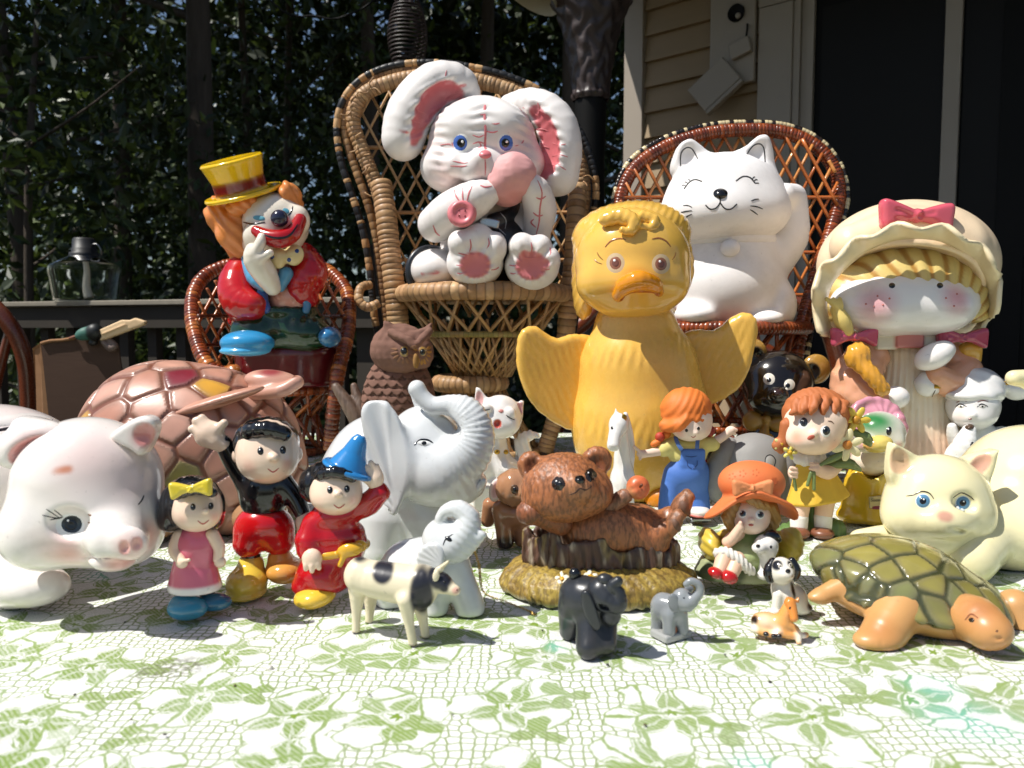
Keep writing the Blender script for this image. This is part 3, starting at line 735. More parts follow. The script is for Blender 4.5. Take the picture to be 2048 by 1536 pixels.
# glass oil lamp on the rail
def oil_lamp():
    u = (ray(172, 600)[0]); 
    # point on the rail line along the picture column
    a = rl0[:2]; d = rd[:2] / rlen; rr = ray(172, 600); k = (a[1] * rr[0] - a[0] * rr[1]) / (d[0] * rr[1] - d[1] * rr[0]); pt = a + d * k
    rt = bpy.data.objects.new('oil_lamp', None); COLL.objects.link(rt); rt.location = (pt[0], pt[1], .338)
    tag(rt, 'clear glass oil lamp with black screw cap standing on the railing', 'oil lamp'); s = pt[1] / FPX
    pr = spline(np.array([(56, 1), (58, 8), (62, 40), (65, 62), (60, 72), (34, 86), (20, 92), (20, 98)]) * s, 40); V, F4 = lathe_mesh(pr, 48); V2, F2 = lathe_mesh(np.vstack([pr[::-1] - (2.5 * s, -1.5 * s), [(0, 2.4 * s)]]), 48)
    V0, F0 = lathe_mesh([(0, .5 * s), (56 * s, 1 * s)], 48)
    mk('reservoir', np.vstack([V, V2, V0]), np.vstack([F4, F2 + len(V), F0 + len(V) + len(V2)]), 'glass', rt, 'ffffff')
    V, F4 = lathe_mesh(np.array([(26, 88), (27, 96), (22, 97), (24, 104), (21, 105), (20, 122), (17, 125), (0, 125)]) * s, 32); mk('screw_cap', V, F4, 'plain', rt, '131314')
    V, Fc = tube_mesh(spline(np.array([(12, -6, 110), (30, -8, 112), (38, -8, 100), (36, -6, 90)]) * s, 14), 2 * s, 6); mk('chain', V, Fc, 'metal', rt, '777777')
    V, Fc = tube_mesh(spline(np.array([(0, 0, 88), (4, 0, 60), (2, 0, 30), (6, 0, 6)]) * s, 12), np.linspace(4, 9, 12) * s, 8); mk('wick', V, Fc, 'plain', rt, 'c9bda5')
oil_lamp()

# carton and the broken stick thrown on it
def carton():
    f = Fig('cardboard_box', 'tall brown cardboard box with torn open rim behind the pig', 'cardboard box', 165, 860, D=2.0)
    zb = (DECK - f.b[2]) / f.s
    def plate(name, q, w, th, mat, col):
        L = np.array([f.p(x, y, w) for x, y in q]); L2 = L + (0, th, 0); n = len(q)
        V = np.vstack([L, L2]); Fc = [tuple(range(n))[::-1], tuple(range(n, 2 * n))] + [(i, (i + 1) % n, n + (i + 1) % n, n + i) for i in range(n)]
        return mk(name, V * f.s, Fc, mat, f.root, col, False)
    B = 657 - (DECK - CAM_H) / f.s
    plate('front_panel', [(82, 687), (95, 683), (130, 679), (150, 676), (165, 668), (180, 674), (215, 688), (236, 690), (262, 860), (285, B), (110, B), (100, 860)], 0, 4, 'cardboard_shaded', '6a4e3e')
    L = [f.p(65, 697, -4), f.p(80, 686, -2), f.p(110, 860, -2), f.p(112, B, -2), f.p(84, B, -110), f.p(80, 860, -110)]
    V = np.array(L); V = np.vstack([V, V + (3, 3, 0)]); mk('side_panel', V * f.s, [(0, 1, 2, 3, 4, 5), (11, 10, 9, 8, 7, 6)] + [(i, (i + 1) % 6, 6 + (i + 1) % 6, 6 + i) for i in range(6)], 'cardboard', f.root, '9b7350', False)
    plate('back_panel', [(92, 700), (232, 698), (262, 860), (285, B), (110, B), (100, 860)], -115, 4, 'cardboard', '7d5d44')
    tube('torn_rim', [(82, 687, 2), (100, 682, 2), (125, 680, 2), (150, 676, 2)], 3.2, 'c9a583', 'cardboard', 6)
    f = Fig('garden_hand_tool', 'split pale wooden stick with dark green rubber grip on the box', 'hand tool', 225, 665, D=1.99)
    part('grip', [E(172, 667, 4, 22, 13, 13, rot=18, col='3f6b5e', k=6), E(190, 664, 6, 16, 17, 15, rot=10, col='0c100f', k=6), E(186, 686, 2, 9, 6, 7, col='14110f', k=5)], mat='plain', vox=2, cut=False)
    part('stick', [PL([(198, 661), (245, 640), (262, 640), (272, 636), (294, 643), (290, 650), (215, 678), (200, 682), (206, 672)], 6, 7, 3, k=4, col='e0c096'), CH([(206, 668, 13, 2), (250, 650, 13, 2)], k=3, col='caa67c'), CH([(140, 676, 0, 2.5), (160, 670, 2, 3)], k=3, col='8a5c4a')], mat='wood', vox=2, cut=False)
    part('loop', [CH([(208, 684, 4, 6), (222, 696, 4, 8), (230, 690, 4, 6), (214, 676, 2, 5)], k=4, col='6d5a50')], mat='plain', vox=2, cut=False)
carton()

# rattan porch chairs standing on the deck behind the table
def porch_chair(pts_list, label, D, seat):
    f = Fig('porch_chair', label, 'chair', seat[0], 657, D=D, group='rattan chairs behind the table')
    f.root.location.z = DECK; f.b = np.array((f.b[0], f.b[1], DECK)); f_b = f.b
    for nm, pts, r in pts_list: tube(nm, pts, r, '6b2f17', 'lacquer', 10, 24)
    sx, sw, sd = seat[0], seat[1], seat[2]; zs = .42 / f.s; hw = seat[1]
    bx = (at(sx, 657, D) - f_b) / f.s; x0 = bx[0]
    o = box('seat', ((x0 - hw) * f.s, -sd * f.s, .40), ((x0 + hw) * f.s, sd * f.s, .45), '4a2a1a', 'wood', f.root, bev=.01)
    for sx_ in (-1, 1):
        for sy_ in (-1, 1):
            V, Fc = tube_mesh([((x0 + sx_ * (hw - 8)) * f.s, sy_ * (sd - 8) * f.s, 0), ((x0 + sx_ * (hw - 8)) * f.s, sy_ * (sd - 8) * f.s, .43)], 10 * f.s, 8); mk('leg', V, Fc, 'lacquer', f.root, '5c2a16')
porch_chair([('arm_hoop', [(-330, 560, -60), (-180, 585, 0), (-40, 600, 30), (15, 645, 30), (48, 710, 20), (58, 800, 10), (60, 1000, 0), (60, 1200, 0)], 16), ('back_hoop', [(-330, 1200, -60), (-340, 600, -70), (-200, 330, -90), (-60, 640, -60), (-40, 1200, -40)], 13), ('strut', [(-40, 900, 10), (0, 740, 20), (20, 660, 25)], 9)],
            'red brown rattan chair at the far left behind the pink pig', 2.25, (-140, 150, 130))
porch_chair([('arm_hoop', [(1105, 1200, 10), (1110, 900, 10), (1130, 700, 15), (1165, 648, 20), (1230, 600, 10), (1400, 585, -10), (1560, 590, 0), (1618, 625, 20), (1668, 690, 20), (1700, 900, 10), (1705, 1200, 0)], 16), ('back_hoop', [(1180, 1200, -80), (1190, 760, -90), (1400, 690, -110), (1600, 760, -90), (1620, 1200, -80)], 12)],
            'red brown rattan chair behind the yellow duck and white cat', 2.15, (1405, 250, 150))

# hanging wind spinner and a slack cable
def spinner():
    b = at(815, 60, 3.4); rt = bpy.data.objects.new('wind_spinner', None); COLL.objects.link(rt); rt.location = b
    tag(rt, 'black coiled wind spinner hanging above the tall wicker chair', 'wind spinner'); s = 3.4 / FPX
    t = np.linspace(0, 1, 700); a = t * 2 * math.pi * 26; rad = (12 + 26 * np.sin(np.clip(t * 1.15, 0, 1) * math.pi) ** .8) * s
    V, F4 = tube_mesh(np.stack([rad * np.cos(a), rad * np.sin(a), (70 - 190 * t) * s], 1), 1.6 * s, 5, caps=False); mk('coil', V, F4, 'bronze', rt, '222222')
    V, Fc = tube_mesh([(0, 0, -125 * s), (0, 0, 1.9)], 1.2 * s, 5); mk('cord', V, Fc, 'doordark', rt, '111111')
    P = np.array([at(560, 18, 5.2), at(630, 32, 5.2), at(665, 38, 5.2), at(700, 28, 5.2), at(745, 2, 5.2), at(830, -90, 5.2), at(1000, -400, 5.0)]); P = np.vstack([at(430, -120, 5.3), P]); V, Fc = tube_mesh(spline(P, 40), .0065, 6)
    tag(mk('overhead_cable', V, Fc, 'doordark', None, '2a2a2a'), 'slack dark cable sagging in front of the trees', 'cable')
spinner()

# ------------------------------------------------------------------ woods
def leaves(n, c, rad, size, cols, sq=2.2, clump=.5, ncl=40):
    """leaf blades gathered in clumps inside an ellipsoid"""
    u = RNG.normal(size=(ncl, 3)); u /= np.linalg.norm(u, axis=1)[:, None]; u *= RNG.uniform(.25, 1, (ncl, 1)) ** .5
    cc = np.asarray(c) + u * np.asarray(rad); k = RNG.integers(ncl, size=n)
    p = cc[k] + RNG.normal(size=(n, 3)) * np.asarray(rad) * clump * .32
    a = RNG.normal(size=(n, 3)); a /= np.linalg.norm(a, axis=1)[:, None]; b = np.cross(a, RNG.normal(size=(n, 3))); b /= np.linalg.norm(b, axis=1)[:, None] + 1e-9
    s = size * RNG.uniform(.6, 1.3, (n, 1)); a = a * s; b = b * s / sq; nn = np.cross(a, b) / s * .25
    V = np.stack([p - a, p + b * 1.0 - nn, p + a, p - b - nn], 1).reshape(-1, 3); F4 = np.arange(4 * n).reshape(n, 4)
    cl = np.array([lin(x) for x in cols])[RNG.integers(len(cols), size=n)] * RNG.uniform(.6, 1.25, (n, 1)); return V, F4, np.repeat(cl, 4, 0)
GR = ['2f3c18', '3b4a20', '263416', '5a6a2e', '1e2a11']
def tree(x, y, hgt, r0, lean, crowns, name='forest_tree', label=''):
    rt = bpy.data.objects.new(name, None); COLL.objects.link(rt); rt.location = (x, y, -1.7); tag(rt, label, 'tree', 'trees beyond the deck')
    pts = spline([(0, 0, 0), (lean * .3, .05, hgt * .35), (lean * .7, -.05, hgt * .7), (lean, 0, hgt)], 16)
    V, Fc = tube_mesh(pts, np.linspace(r0, r0 * .3, 16), 10); tk = mk('trunk', V, Fc, 'treebark', rt, '4a4038')
    for k in range(7):
        t = RNG.uniform(.3, .95); b = pts[int(t * 15)]; a = RNG.uniform(0, 6.28); L = hgt * .22 * RNG.uniform(.6, 1.2)
        V, Fc = tube_mesh(spline([b, b + (math.cos(a) * L * .5, math.sin(a) * L * .5, L * .2), b + (math.cos(a) * L, math.sin(a) * L, L * .45)], 8), np.linspace(r0 * .3, r0 * .06, 8), 6); mk('limb', V, Fc, 'treebark', tk, '4a4038')
    Vs, Fs, Cs, o = [], [], [], 0
    for n, c, rad, size, ncl in crowns:
        V, F4, C = leaves(n, (c[0], c[1], c[2] + 1.7), rad, size, GR, ncl=ncl); Vs.append(V); Fs.append(F4 + o); Cs.append(C); o += len(V)
    mk('crown', np.vstack(Vs), np.vstack(Fs), 'leaf', rt, np.vstack(Cs), False)
def cols_at(px, D): return at(px, 657, D)[0]
WOODS = [(400, 8.0, 12, .16, .15, 'thick trunked tree standing behind the clown, its bark partly lit'),
         (60, 7.0, 10, .10, -.4, 'leafy tree at the far left edge with sunlit sprays'),
         (240, 10.5, 13, .13, .3, 'dark leafy tree between the left edge and the thick trunk'),
         (510, 11.0, 13, .07, -.2, 'slim tree just right of the thick trunk behind the clown'),
         (560, 12.5, 13, .08, .5, 'slim leaning tree left of the tall wicker chair'),
         (760, 10.0, 13, .12, -.3, 'shady tree behind the left rim of the tall wicker chair'),
         (960, 11.5, 14, .14, .3, 'shady tree behind the white rabbit figurine'),
         (1130, 9.5, 13, .11, .1, 'shady tree left of the bronze post lamp'),
         (1260, 12.0, 13, .12, .1, 'shady tree seen beside the house corner')]
for px, D, hg, r0, ln, lb in WOODS:
    x = cols_at(px, D)
    cr = [(5200, (ln, 0, hg * .62), (2.6, 2.4, 2.6), .17, 60)]
    if px in (60, 240): cr += [(3000, (RNG.uniform(-.6, .6), .5, 1.4), (1.9, 1.5, 2.0), .075, 60)]
    else: cr += [(1500, (RNG.uniform(-.9, .9), 1.5, 2.6), (1.7, 1.2, 1.8), .07, 40)]
    tree(x, D, hg, r0, ln, cr, label=lb)
x = cols_at(20, 5.6)
tree(x, 5.6, 4.2, .05, .3, [(900, (.0, 0, .9), (.75, .6, 1.1), .07, 26), (700, (.3, .3, 2.3), (.9, .6, .8), .07, 22)], name='sapling', label='young leafy sapling with sunlit sprays nearest the left edge')
# undergrowth and the far wood read as masses
V, F4, C = leaves(15000, (-2.0, 11.5, -.6), (9.0, 2.6, 1.6), .10, GR, clump=.35, ncl=150)
tag(mk('undergrowth', V, F4, 'leaf', None, C, False), 'dark mass of leafy undergrowth below the trees', 'undergrowth', kind='stuff')
V, F4, C = leaves(36000, (-1, 22, 4.2), (19, 4.5, 7.2), .25, GR, clump=.25, ncl=520)
tag(mk('far_wood', V, F4, 'leaf', None, C, False), 'dark far wood closing the view with chinks of sky', 'wood', kind='stuff')
V, F4, C = leaves(9000, (-2, 13, 10.5), (12, 6.5, 2.2), .42, GR, clump=.35, ncl=200)  # leaf mass above the view, added to shade the trees below
tag(mk('shade_canopy', V, F4, 'leaf', None, C, False), 'unseen leaf canopy added overhead to shade the woods', 'canopy', kind='stuff')
# ------------------------------------------------------------------ doll size wicker chairs
TAN = ['b08a60', 'be9a70', 'a17c54', 'b99067']; STR = ['b8905f', 'a9825a', 'c6a072']
BRN = ['8a3d17', '7a3413', '96481f', '6b2c10']; ORG = ['b5642c', 'a85a26', 'c2743a']
def coil_ring(name, px, py, w, rx, r, cols, mat, pitch=8, dep=.9, wob_=0, par=None):
    c = G.p(px, py, w); a = np.linspace(0, 2 * math.pi, 40, endpoint=False)
    A = c + np.stack([rx * np.cos(a), rx * dep * np.sin(a), np.zeros(40)], 1)
    A = np.vstack([A, A[:1]]); Af = spline(A, 240)
    L = np.r_[0, np.cumsum(np.linalg.norm(np.diff(Af, axis=0), axis=1))]; nt = int(L[-1] / pitch); u, rr, cc = [], [], []
    for i in range(nt):
        col = lin(cols[RNG.integers(len(cols))]) * RNG.uniform(.8, 1.12)
        for q, f in ((.03, .93), (.12, 1), (.88, 1), (.97, .93)): u.append((i + q) / nt * L[-1]); rr.append(r * f); cc.append(col * (.6 if f < 1 else 1))
    u.append(L[-1]); rr.append(r); cc.append(cc[0]); P = np.stack([np.interp(u, L, Af[:, i]) for i in range(3)], 1)
    V, F4 = tube_mesh(P * G.s, np.array(rr) * G.s, 12, 1.0, caps=False); return mk(name, V, F4, mat, par or G.root, np.repeat(np.array(cc), 12, 0))
def ribs(name, px, w, y0, r0, y1, r1, n, tw, r, cols, mat, dep=.9, mid=None, sides=5):
    """slanted canes between two rings, crossing both ways"""
    c0 = G.p(px, y0, w); c1 = G.p(px, y1, w)
    for s in (-1, 1):
        for i in range(n):
            a = 2 * math.pi * (i + (.25 if s > 0 else 0) + RNG.uniform(-.06, .06)) / n; b = a + s * tw
            p = c0 + (r0 * math.cos(a), r0 * dep * math.sin(a), 0); q = c1 + (r1 * math.cos(b), r1 * dep * math.sin(b), 0)
            V, Fc = tube_mesh(np.array([p, (p + q) / 2 * .5 + .25 * (p + q), q]) * G.s, r * G.s, sides)
            mk(name, V, Fc, mat, G.root, lin(cols[RNG.integers(len(cols))]) * RNG.uniform(.75, 1.12))
def disc(name, px, py, w, rx, th, col, mat, dep=.9):
    c = G.p(px, py, w); V, F4 = lathe_mesh([(0, 0), (rx, 0), (rx, -th), (0, -th)], 40); V = V * (1, dep, 1) + c; return mk(name, V * G.s, F4[:, ::-1], mat, G.root, col)
def cane_bits(n, path, w, cols):
    path = spline(np.array(path, float), 80)
    for _ in range(n):
        x, y = path[RNG.integers(len(path))]; a = RNG.uniform(0, 6.28); L = RNG.uniform(10, 26)
        tube('cane_end', [(x, y, w), (x + math.cos(a) * L * .5, y + math.sin(a) * L * .5, w + RNG.uniform(0, 8)), (x + math.cos(a + .6) * L, y + math.sin(a + .6) * L, w + RNG.uniform(0, 12))], 1.6, cols[RNG.integers(len(cols))], 'wicker', 5, 8)

# --- tall peacock chair under the rabbit
f = Fig('peacock_chair', 'tall tan wicker peacock chair with black and tan wrapped rim', 'chair', 955, 905)
out_ = [(768, 720), (750, 640), (742, 560), (728, 470), (706, 395), (682, 320), (674, 250), (690, 195), (728, 155), (790, 131), (870, 126), (950, 136), (1030, 158), (1095, 192), (1145, 240), (1178, 305), (1192, 375), (1186, 430), (1172, 500), (1160, 570), (1150, 640), (1140, 720)]
inn_ = [(795, 630), (786, 540), (772, 440), (752, 370), (724, 300), (706, 240), (722, 195), (770, 168), (850, 152), (930, 158), (1005, 176), (1070, 208), (1120, 258), (1154, 320), (1164, 385), (1158, 440), (1146, 520), (1136, 640)]
wrapped('rim', [(x, y, -60) for x, y in out_], 7.5, ['17181a', '1c1c1e', '222224', 'b08658', '1a1a1c', '1a1a1c', 'c09a6c'], 13, 'wicker', 10, ridge=.08, jit=.6)
wrapped('inner_hoop', [(x, y, -56) for x, y in inn_], 15, TAN, 9, 'wicker', 12)
wrapped('middle_cane', [((a + c) / 2 - 2, (b + d) / 2 - 2, -66) for (a, b), (c, d) in zip(spline(out_, 30), spline(inn_, 30))], 9, ['8a6642', '9c764c', 'a9845a'], 13, 'wicker', 8, jit=.5)
wrapped('arm_post', [(762, 366, -30), (772, 430, -10), (782, 520, 0), (792, 600, 5), (800, 690, 0)], 21, TAN, 11, 'wicker', 14)
wrapped('arm_post', [(1156, 372, -30), (1152, 430, -10), (1146, 520, 0), (1138, 600, 5), (1130, 690, 0)], 19, TAN, 13, 'wicker', 14)
ip = spline(inn_, 60); bow = lambda x, y: -78 - 26 * math.cos((x - 955) / 240 * 1.5)
lattice(ip, 62, 32, -80, 3.0, STR, bow=bow); lattice(ip, 118, 32, -80, 3.0, STR, dw=5, bow=bow)
for y in (295, 425, 520): 
    sp_ = clipline(ip, np.array((955., y)), np.array((1., 0.)))
    for a, b in sp_: tube('cross_cane', [(955 + a + (b - a) * t, y, bow(955 + a + (b - a) * t, y) + 4) for t in np.linspace(0, 1, 9)], 4.0, 'b08456', 'wicker', 6, 30)
wrapped('arm_scroll', [(742, 570, -20), (722, 575, -5), (718, 600, 10), (735, 615, 10), (758, 606, 0)], 9, TAN, 9, 'wicker', 10)
disc('seat', 968, 570, 0, 158, 22, 'b98c5c', 'wicker', .85); coil_ring('seat_band', 968, 588, 0, 160, 17, TAN, 'wicker', 15, .85)
ribs('skirt_cane', 968, 0, 600, 158, 668, 112, 17, .38, 3.4, STR, 'wicker', .85)
coil_ring('waist_ring', 968, 668, 0, 113, 6, ['8f8040', '9c8c4c', 'a4864e'], 'wicker', 9, .85)
ribs('skirt_cane', 966, 0, 666, 112, 752, 55, 26, .55, 3.0, STR, 'wicker', .85); ribs('skirt_cane', 966, 0, 640, 118, 752, 50, 16, .3, 3.0, STR, 'wicker', .85)
coil_ring('neck_band', 940, 766, 0, 62, 17, TAN, 'wicker', 11, .9)
ribs('base_cane', 950, 0, 780, 60, 900, 130, 26, .5, 3.4, STR, 'wicker', .85)
coil_ring('foot_ring', 952, 897, 0, 130, 8, TAN, 'wicker', 11, .85)
wrapped('leg', [(1122, 780, 20), (1112, 830, 28), (1096, 880, 32), (1090, 905, 34)], 17, TAN, 9, 'wicker', 12)
wrapped('leg', [(775, 780, 20), (790, 830, 28), (806, 880, 32), (812, 905, 34)], 17, TAN, 9, 'wicker', 12)
wrapped('leg', [(1130, 690, 0), (1128, 740, 10), (1122, 785, 20)], 16, TAN, 9, 'wicker', 12); wrapped('leg', [(800, 690, 0), (785, 740, 10), (775, 785, 20)], 16, TAN, 9, 'wicker', 12)
cane_bits(26, [(a - 6, b) for a, b in inn_[:8]], -44, TAN); cane_bits(10, [(a + 4, b) for a, b in inn_[-6:]], -42, TAN)

# --- small brown chair under the clown
f = Fig('wicker_chair', 'small brown wicker tub chair holding the clown', 'chair', 545, 905)
hoop = [(455, 748, 96), (420, 735, 100), (396, 690, 70), (384, 630, 20), (390, 580, -30), (420, 545, -70), (480, 525, -90), (545, 518, -95), (610, 524, -90), (660, 545, -70), (694, 585, -30), (698, 640, 20), (690, 690, 60), (678, 735, 92), (672, 775, 100), (666, 830, 100), (660, 900, 96)]
wrapped('rim', hoop, 14, BRN + ['b0662c'], 8.5, 'lacquer', 12); wrapped('arm_end', [(455, 748, 96), (470, 744, 104), (468, 760, 106)], 15, ['b0662c', '96481f'], 9, 'lacquer', 12)
bp = [(392, 640), (400, 590), (440, 552), (545, 532), (650, 552), (688, 590), (690, 650), (684, 740), (440, 740), (402, 700)]
bw = lambda x, y: -80 + 130 * (abs(x - 543) / 150) ** 2.2
lattice(bp, 62, 24, 0, 3.4, ORG, 'lacquer', bow=bw); lattice(bp, 118, 24, 0, 3.4, ORG, 'lacquer', dw=5, bow=bw)
for y in (632, 690): tube('cross_cane', [(x, y, bw(x, y) + 4) for x in np.linspace(396, 690, 11)], 4, '5a2410', 'lacquer', 6, 30)
disc('seat', 545, 766, 0, 122, 14, '7a3413', 'lacquer', .8); coil_ring('seat_band', 545, 776, 0, 124, 10, BRN + ['b0662c'], 'lacquer', 12, .8)
ribs('skirt_cane', 545, 0, 782, 120, 830, 88, 14, .4, 4, BRN + ORG, 'lacquer', .8); ribs('skirt_cane', 545, 0, 828, 88, 895, 110, 14, .4, 4, BRN, 'lacquer', .8)
coil_ring('foot_ring', 545, 897, 0, 108, 8, BRN, 'lacquer', 9, .8)
wrapped('leg', [(425, 740, 96), (432, 830, 98), (436, 905, 96)], 12, BRN, 8, 'lacquer', 10)

# --- brown peacock chair under the white cat
f = Fig('wicker_chair', 'brown wicker chair with cream spiral edging holding the white cat', 'chair', 1470, 925)
rim = [(1248, 660, 30), (1240, 560, 0), (1236, 470, -40), (1240, 400, -60), (1268, 338, -70), (1330, 294, -78), (1410, 268, -82), (1490, 260, -84), (1570, 266, -84), (1630, 292, -80), (1668, 338, -74), (1678, 395, -66), (1662, 460, -50), (1636, 540, -20), (1612, 620, 10), (1598, 680, 40), (1590, 740, 50)]
edge = [(1240, 470, -46), (1228, 400, -64), (1258, 325, -74), (1325, 279, -82), (1408, 253, -86), (1490, 246, -88), (1574, 252, -88), (1638, 280, -84), (1680, 330, -78), (1694, 395, -70), (1678, 462, -54), (1652, 545, -24), (1630, 625, 6), (1616, 690, 36), (1606, 760, 50), (1590, 860, 60), (1584, 925, 60)]
wrapped('rim', rim, 14, BRN, 7, 'lacquer', 12); wrapped('edging', edge, 6.5, ['d9c79b', '1d1712', 'd9c79b', '2a1d14'], 8, 'lacquer', 8, jit=.15)
rp = [(x, y) for x, y, w in spline(rim, 60) if y < 640] ; bw = lambda x, y: -92 + 40 * max(0, (abs(x - 1456) / 220)) ** 2
lattice(rp, 62, 27, 0, 3.6, ORG + ['d08a48'], 'lacquer', bow=bw); lattice(rp, 118, 27, 0, 3.6, ORG + ['d08a48'], 'lacquer', dw=5, bow=bw)
for y in (395, 505, 590):
    for a, b in clipline(np.array(rp), np.array((1456., y)), np.array((1., 0.))): tube('cross_cane', [(1456 + a + (b - a) * t, y, bw(1456 + a + (b - a) * t, y) + 4) for t in np.linspace(0, 1, 7)], 4, 'a85a26', 'lacquer', 6, 20)
disc('seat', 1440, 648, 0, 165, 16, '7a3413', 'lacquer', .8); coil_ring('seat_band', 1440, 656, 0, 166, 13, BRN, 'lacquer', 8, .8)
ribs('skirt_cane', 1440, 0, 666, 160, 760, 120, 22, .4, 4, ORG + BRN, 'lacquer', .8); coil_ring('waist_ring', 1440, 762, 0, 120, 8, BRN, 'lacquer', 8, .8)
ribs('skirt_cane', 1440, 0, 768, 118, 850, 110, 18, .4, 4, ORG + BRN, 'lacquer', .8); ribs('skirt_cane', 1440, 0, 850, 110, 915, 140, 18, .4, 4, ORG + BRN, 'lacquer', .8)
coil_ring('waist_ring', 1440, 850, 0, 110, 7, BRN, 'lacquer', 8, .8); coil_ring('foot_ring', 1440, 915, 0, 140, 9, BRN, 'lacquer', 9, .8)
# ------------------------------------------------------------------ figurines
def Dof(px, py): return float(ground(px, py)[1])
def eye(px, py, r, iris=None, white='f3f1ec', pup='0d0d10', asp=1.15, rot=0, dx=0, dy=0, ri=.72, rp=.45, hl=(-.25, -.3, .2), on=None, bulge=2.0, name='eye', mat='glaze'):
    on = on or G.last; e = dot(name, px, py, r, r * asp, white, rot, bulge, .5, on, None, mat)
    o = .5 + bulge * .9
    if iris: dot('iris', px + dx, py + dy, r * ri, r * ri * asp, iris, rot, .5, o, on, e, mat); o += .5
    dot('pupil', px + dx, py + dy, r * rp, r * rp * asp, pup, rot, .5, o, on, e, mat); o += .6
    if hl: dot('highlight', px + dx + hl[0] * r, py + dy + hl[1] * r, r * hl[2], r * hl[2], 'ffffff', 0, .3, o, on, e, mat, seg=10, rings=2)
    return e
def lines(name, L, wd, col, **kw):
    for pts in L: line(name, pts, wd, col, **kw)
PK = 'd4787c'

# --- rabbit in the tall chair
f = Fig('rabbit_figurine', 'white patchwork rabbit with pink seams and ears in tall wicker chair', 'figurine', 970, 572, D=Dof(955, 905) - .005, vox=3.0)
WHT = 'ebe5e1'
gro = lambda pts, r=2.6: CH(pts, k=5, op='s', col=PK)
head = [E(965, 280, 60, 100, 78, 82, k=10), E(900, 335, 72, 56, 48, 55, k=24), E(1030, 328, 66, 56, 48, 55, k=24), E(925, 250, 105, 34, 30, 30, k=22), E(1010, 250, 103, 34, 30, 30, k=22),
        E(946, 338, 128, 26, 28, 26, k=10), E(986, 336, 128, 26, 28, 26, k=10), E(967, 318, 132, 24, 18, 24, k=10), E(910, 330, 128, 20, 22, 18, k=14)]
part('head', head, WHT, 'satin', vox=2.6, disp=lambda P, N: 1.7 * np.sin(P[:, 2] * .30 + 2 * wob(P, 14, 4)) * np.exp(-(P[:, 0] / 24) ** 2) * (P[:, 2] > 265) + 1.5 * np.sin(P[:, 2] * .36 + P[:, 0] * .1) * np.exp(-((np.abs(P[:, 0]) - 78) / 16) ** 2) + .8 * wob(P, 20, 3), paint=[stroke([(1040, 220, 100), (1050, 260, 90), (1052, 300, 90)], 4, PK), stroke([(870, 300, 90), (900, 296, 120)], 3, PK), stroke([(905, 288, 130), (912, 296, 130)], 3, PK), spot(900, 350, 110, 46, 'e6bcb8', 1, .6), spot(1035, 300, 100, 46, 'e2aaa6', 1, .6), spot(885, 300, 90, 40, 'e6bcb8', 1, .5), spot(967, 340, 150, 30, 'ecd0cc', 1, .6)])
hp = G.last
for sx, (x, y) in enumerate(((923, 286), (1010, 286))): eye(x, y, 18, '4a6fc0', rp=.64, ri=.92, asp=1.12, dx=1 if sx else -1, hl=(.15, -.15, .28), on=hp)
dot('nose', 970, 309, 13, 9, 'd97a80', on=hp, bulge=4, mat='satin')
line('seam', [(970, 206), (969, 230), (971, 260), (970, 290), (972, 298)], 5, PK, on=hp, mat='satin', taper=False)
lines('seam', [[(970, 318), (971, 335), (970, 352)], [(905, 322), (925, 326), (935, 325)], [(900, 332), (922, 333), (934, 331)], [(945, 270), (958, 274), (968, 270)], [(945, 288), (958, 284), (968, 287)], [(975, 246), (990, 248), (1000, 246)], [(958, 284), (962, 292), (955, 296)], [(880, 290), (895, 288), (902, 290)], [(1030, 292), (1042, 288), (1048, 280)], [(948, 360), (965, 364), (985, 361)], [(952, 226), (962, 229), (970, 228)], [(972, 262), (985, 265), (996, 262)]], 3.2, PK, on=hp, mat='satin')
e1 = [CH([(938, 218, 30, 22), (918, 172, 45, 36), (868, 172, 60, 42), (822, 225, 70, 45), (806, 278, 72, 40)], k=10), CH([(918, 200, 88, 24), (894, 196, 100, 32), (866, 226, 112, 30), (842, 282, 112, 20)], k=10, op='s', col='cf6f74')]
CV = e1[1].d
part('ear', e1, WHT, 'satin', vox=2.6, disp=lambda P, N: 2.0 * np.sin((P[:, 0] * .6 - P[:, 2]) * .33) * np.exp(-(np.maximum(CV(P) - 2, 0) / 9) ** 2) * (CV(P) > .5) + .8 * wob(P, 16, 4), paint=[stroke([(930, 170, 75), (905, 180, 90)], 3, PK), stroke([(930, 190, 75), (908, 195, 90)], 3, PK), stroke([(800, 262, 110), (830, 268, 112)], 2.5, PK)])
lines('seam', [[(893, 140), (891, 155), (893, 165)], [(934, 180), (920, 184), (908, 188)], [(936, 196), (920, 198), (905, 200)], [(833, 218), (842, 224), (850, 226)], [(822, 240), (834, 244), (842, 246)], [(818, 284), (828, 285), (836, 282)]], 3, PK, mat='satin')
e2 = [CH([(1020, 212, 30, 22), (1062, 208, 45, 30), (1106, 238, 60, 38), (1122, 295, 66, 40), (1114, 348, 62, 42)], k=10), CH([(1064, 226, 88, 16), (1078, 262, 102, 28), (1084, 310, 106, 30), (1072, 344, 96, 20)], k=10, op='s', col='cf6f74')]
CV = e2[1].d
part('ear', e2, WHT, 'satin', vox=2.6, disp=lambda P, N: 2.0 * np.sin((P[:, 0] * .3 + P[:, 2]) * .33) * np.exp(-(np.maximum(CV(P) - 2, 0) / 9) ** 2) * (CV(P) > .5) + .8 * wob(P, 16, 4), paint=[stroke([(1110, 310, 105), (1140, 316, 95)], 3, PK), stroke([(1110, 328, 105), (1140, 330, 95)], 3, PK)])
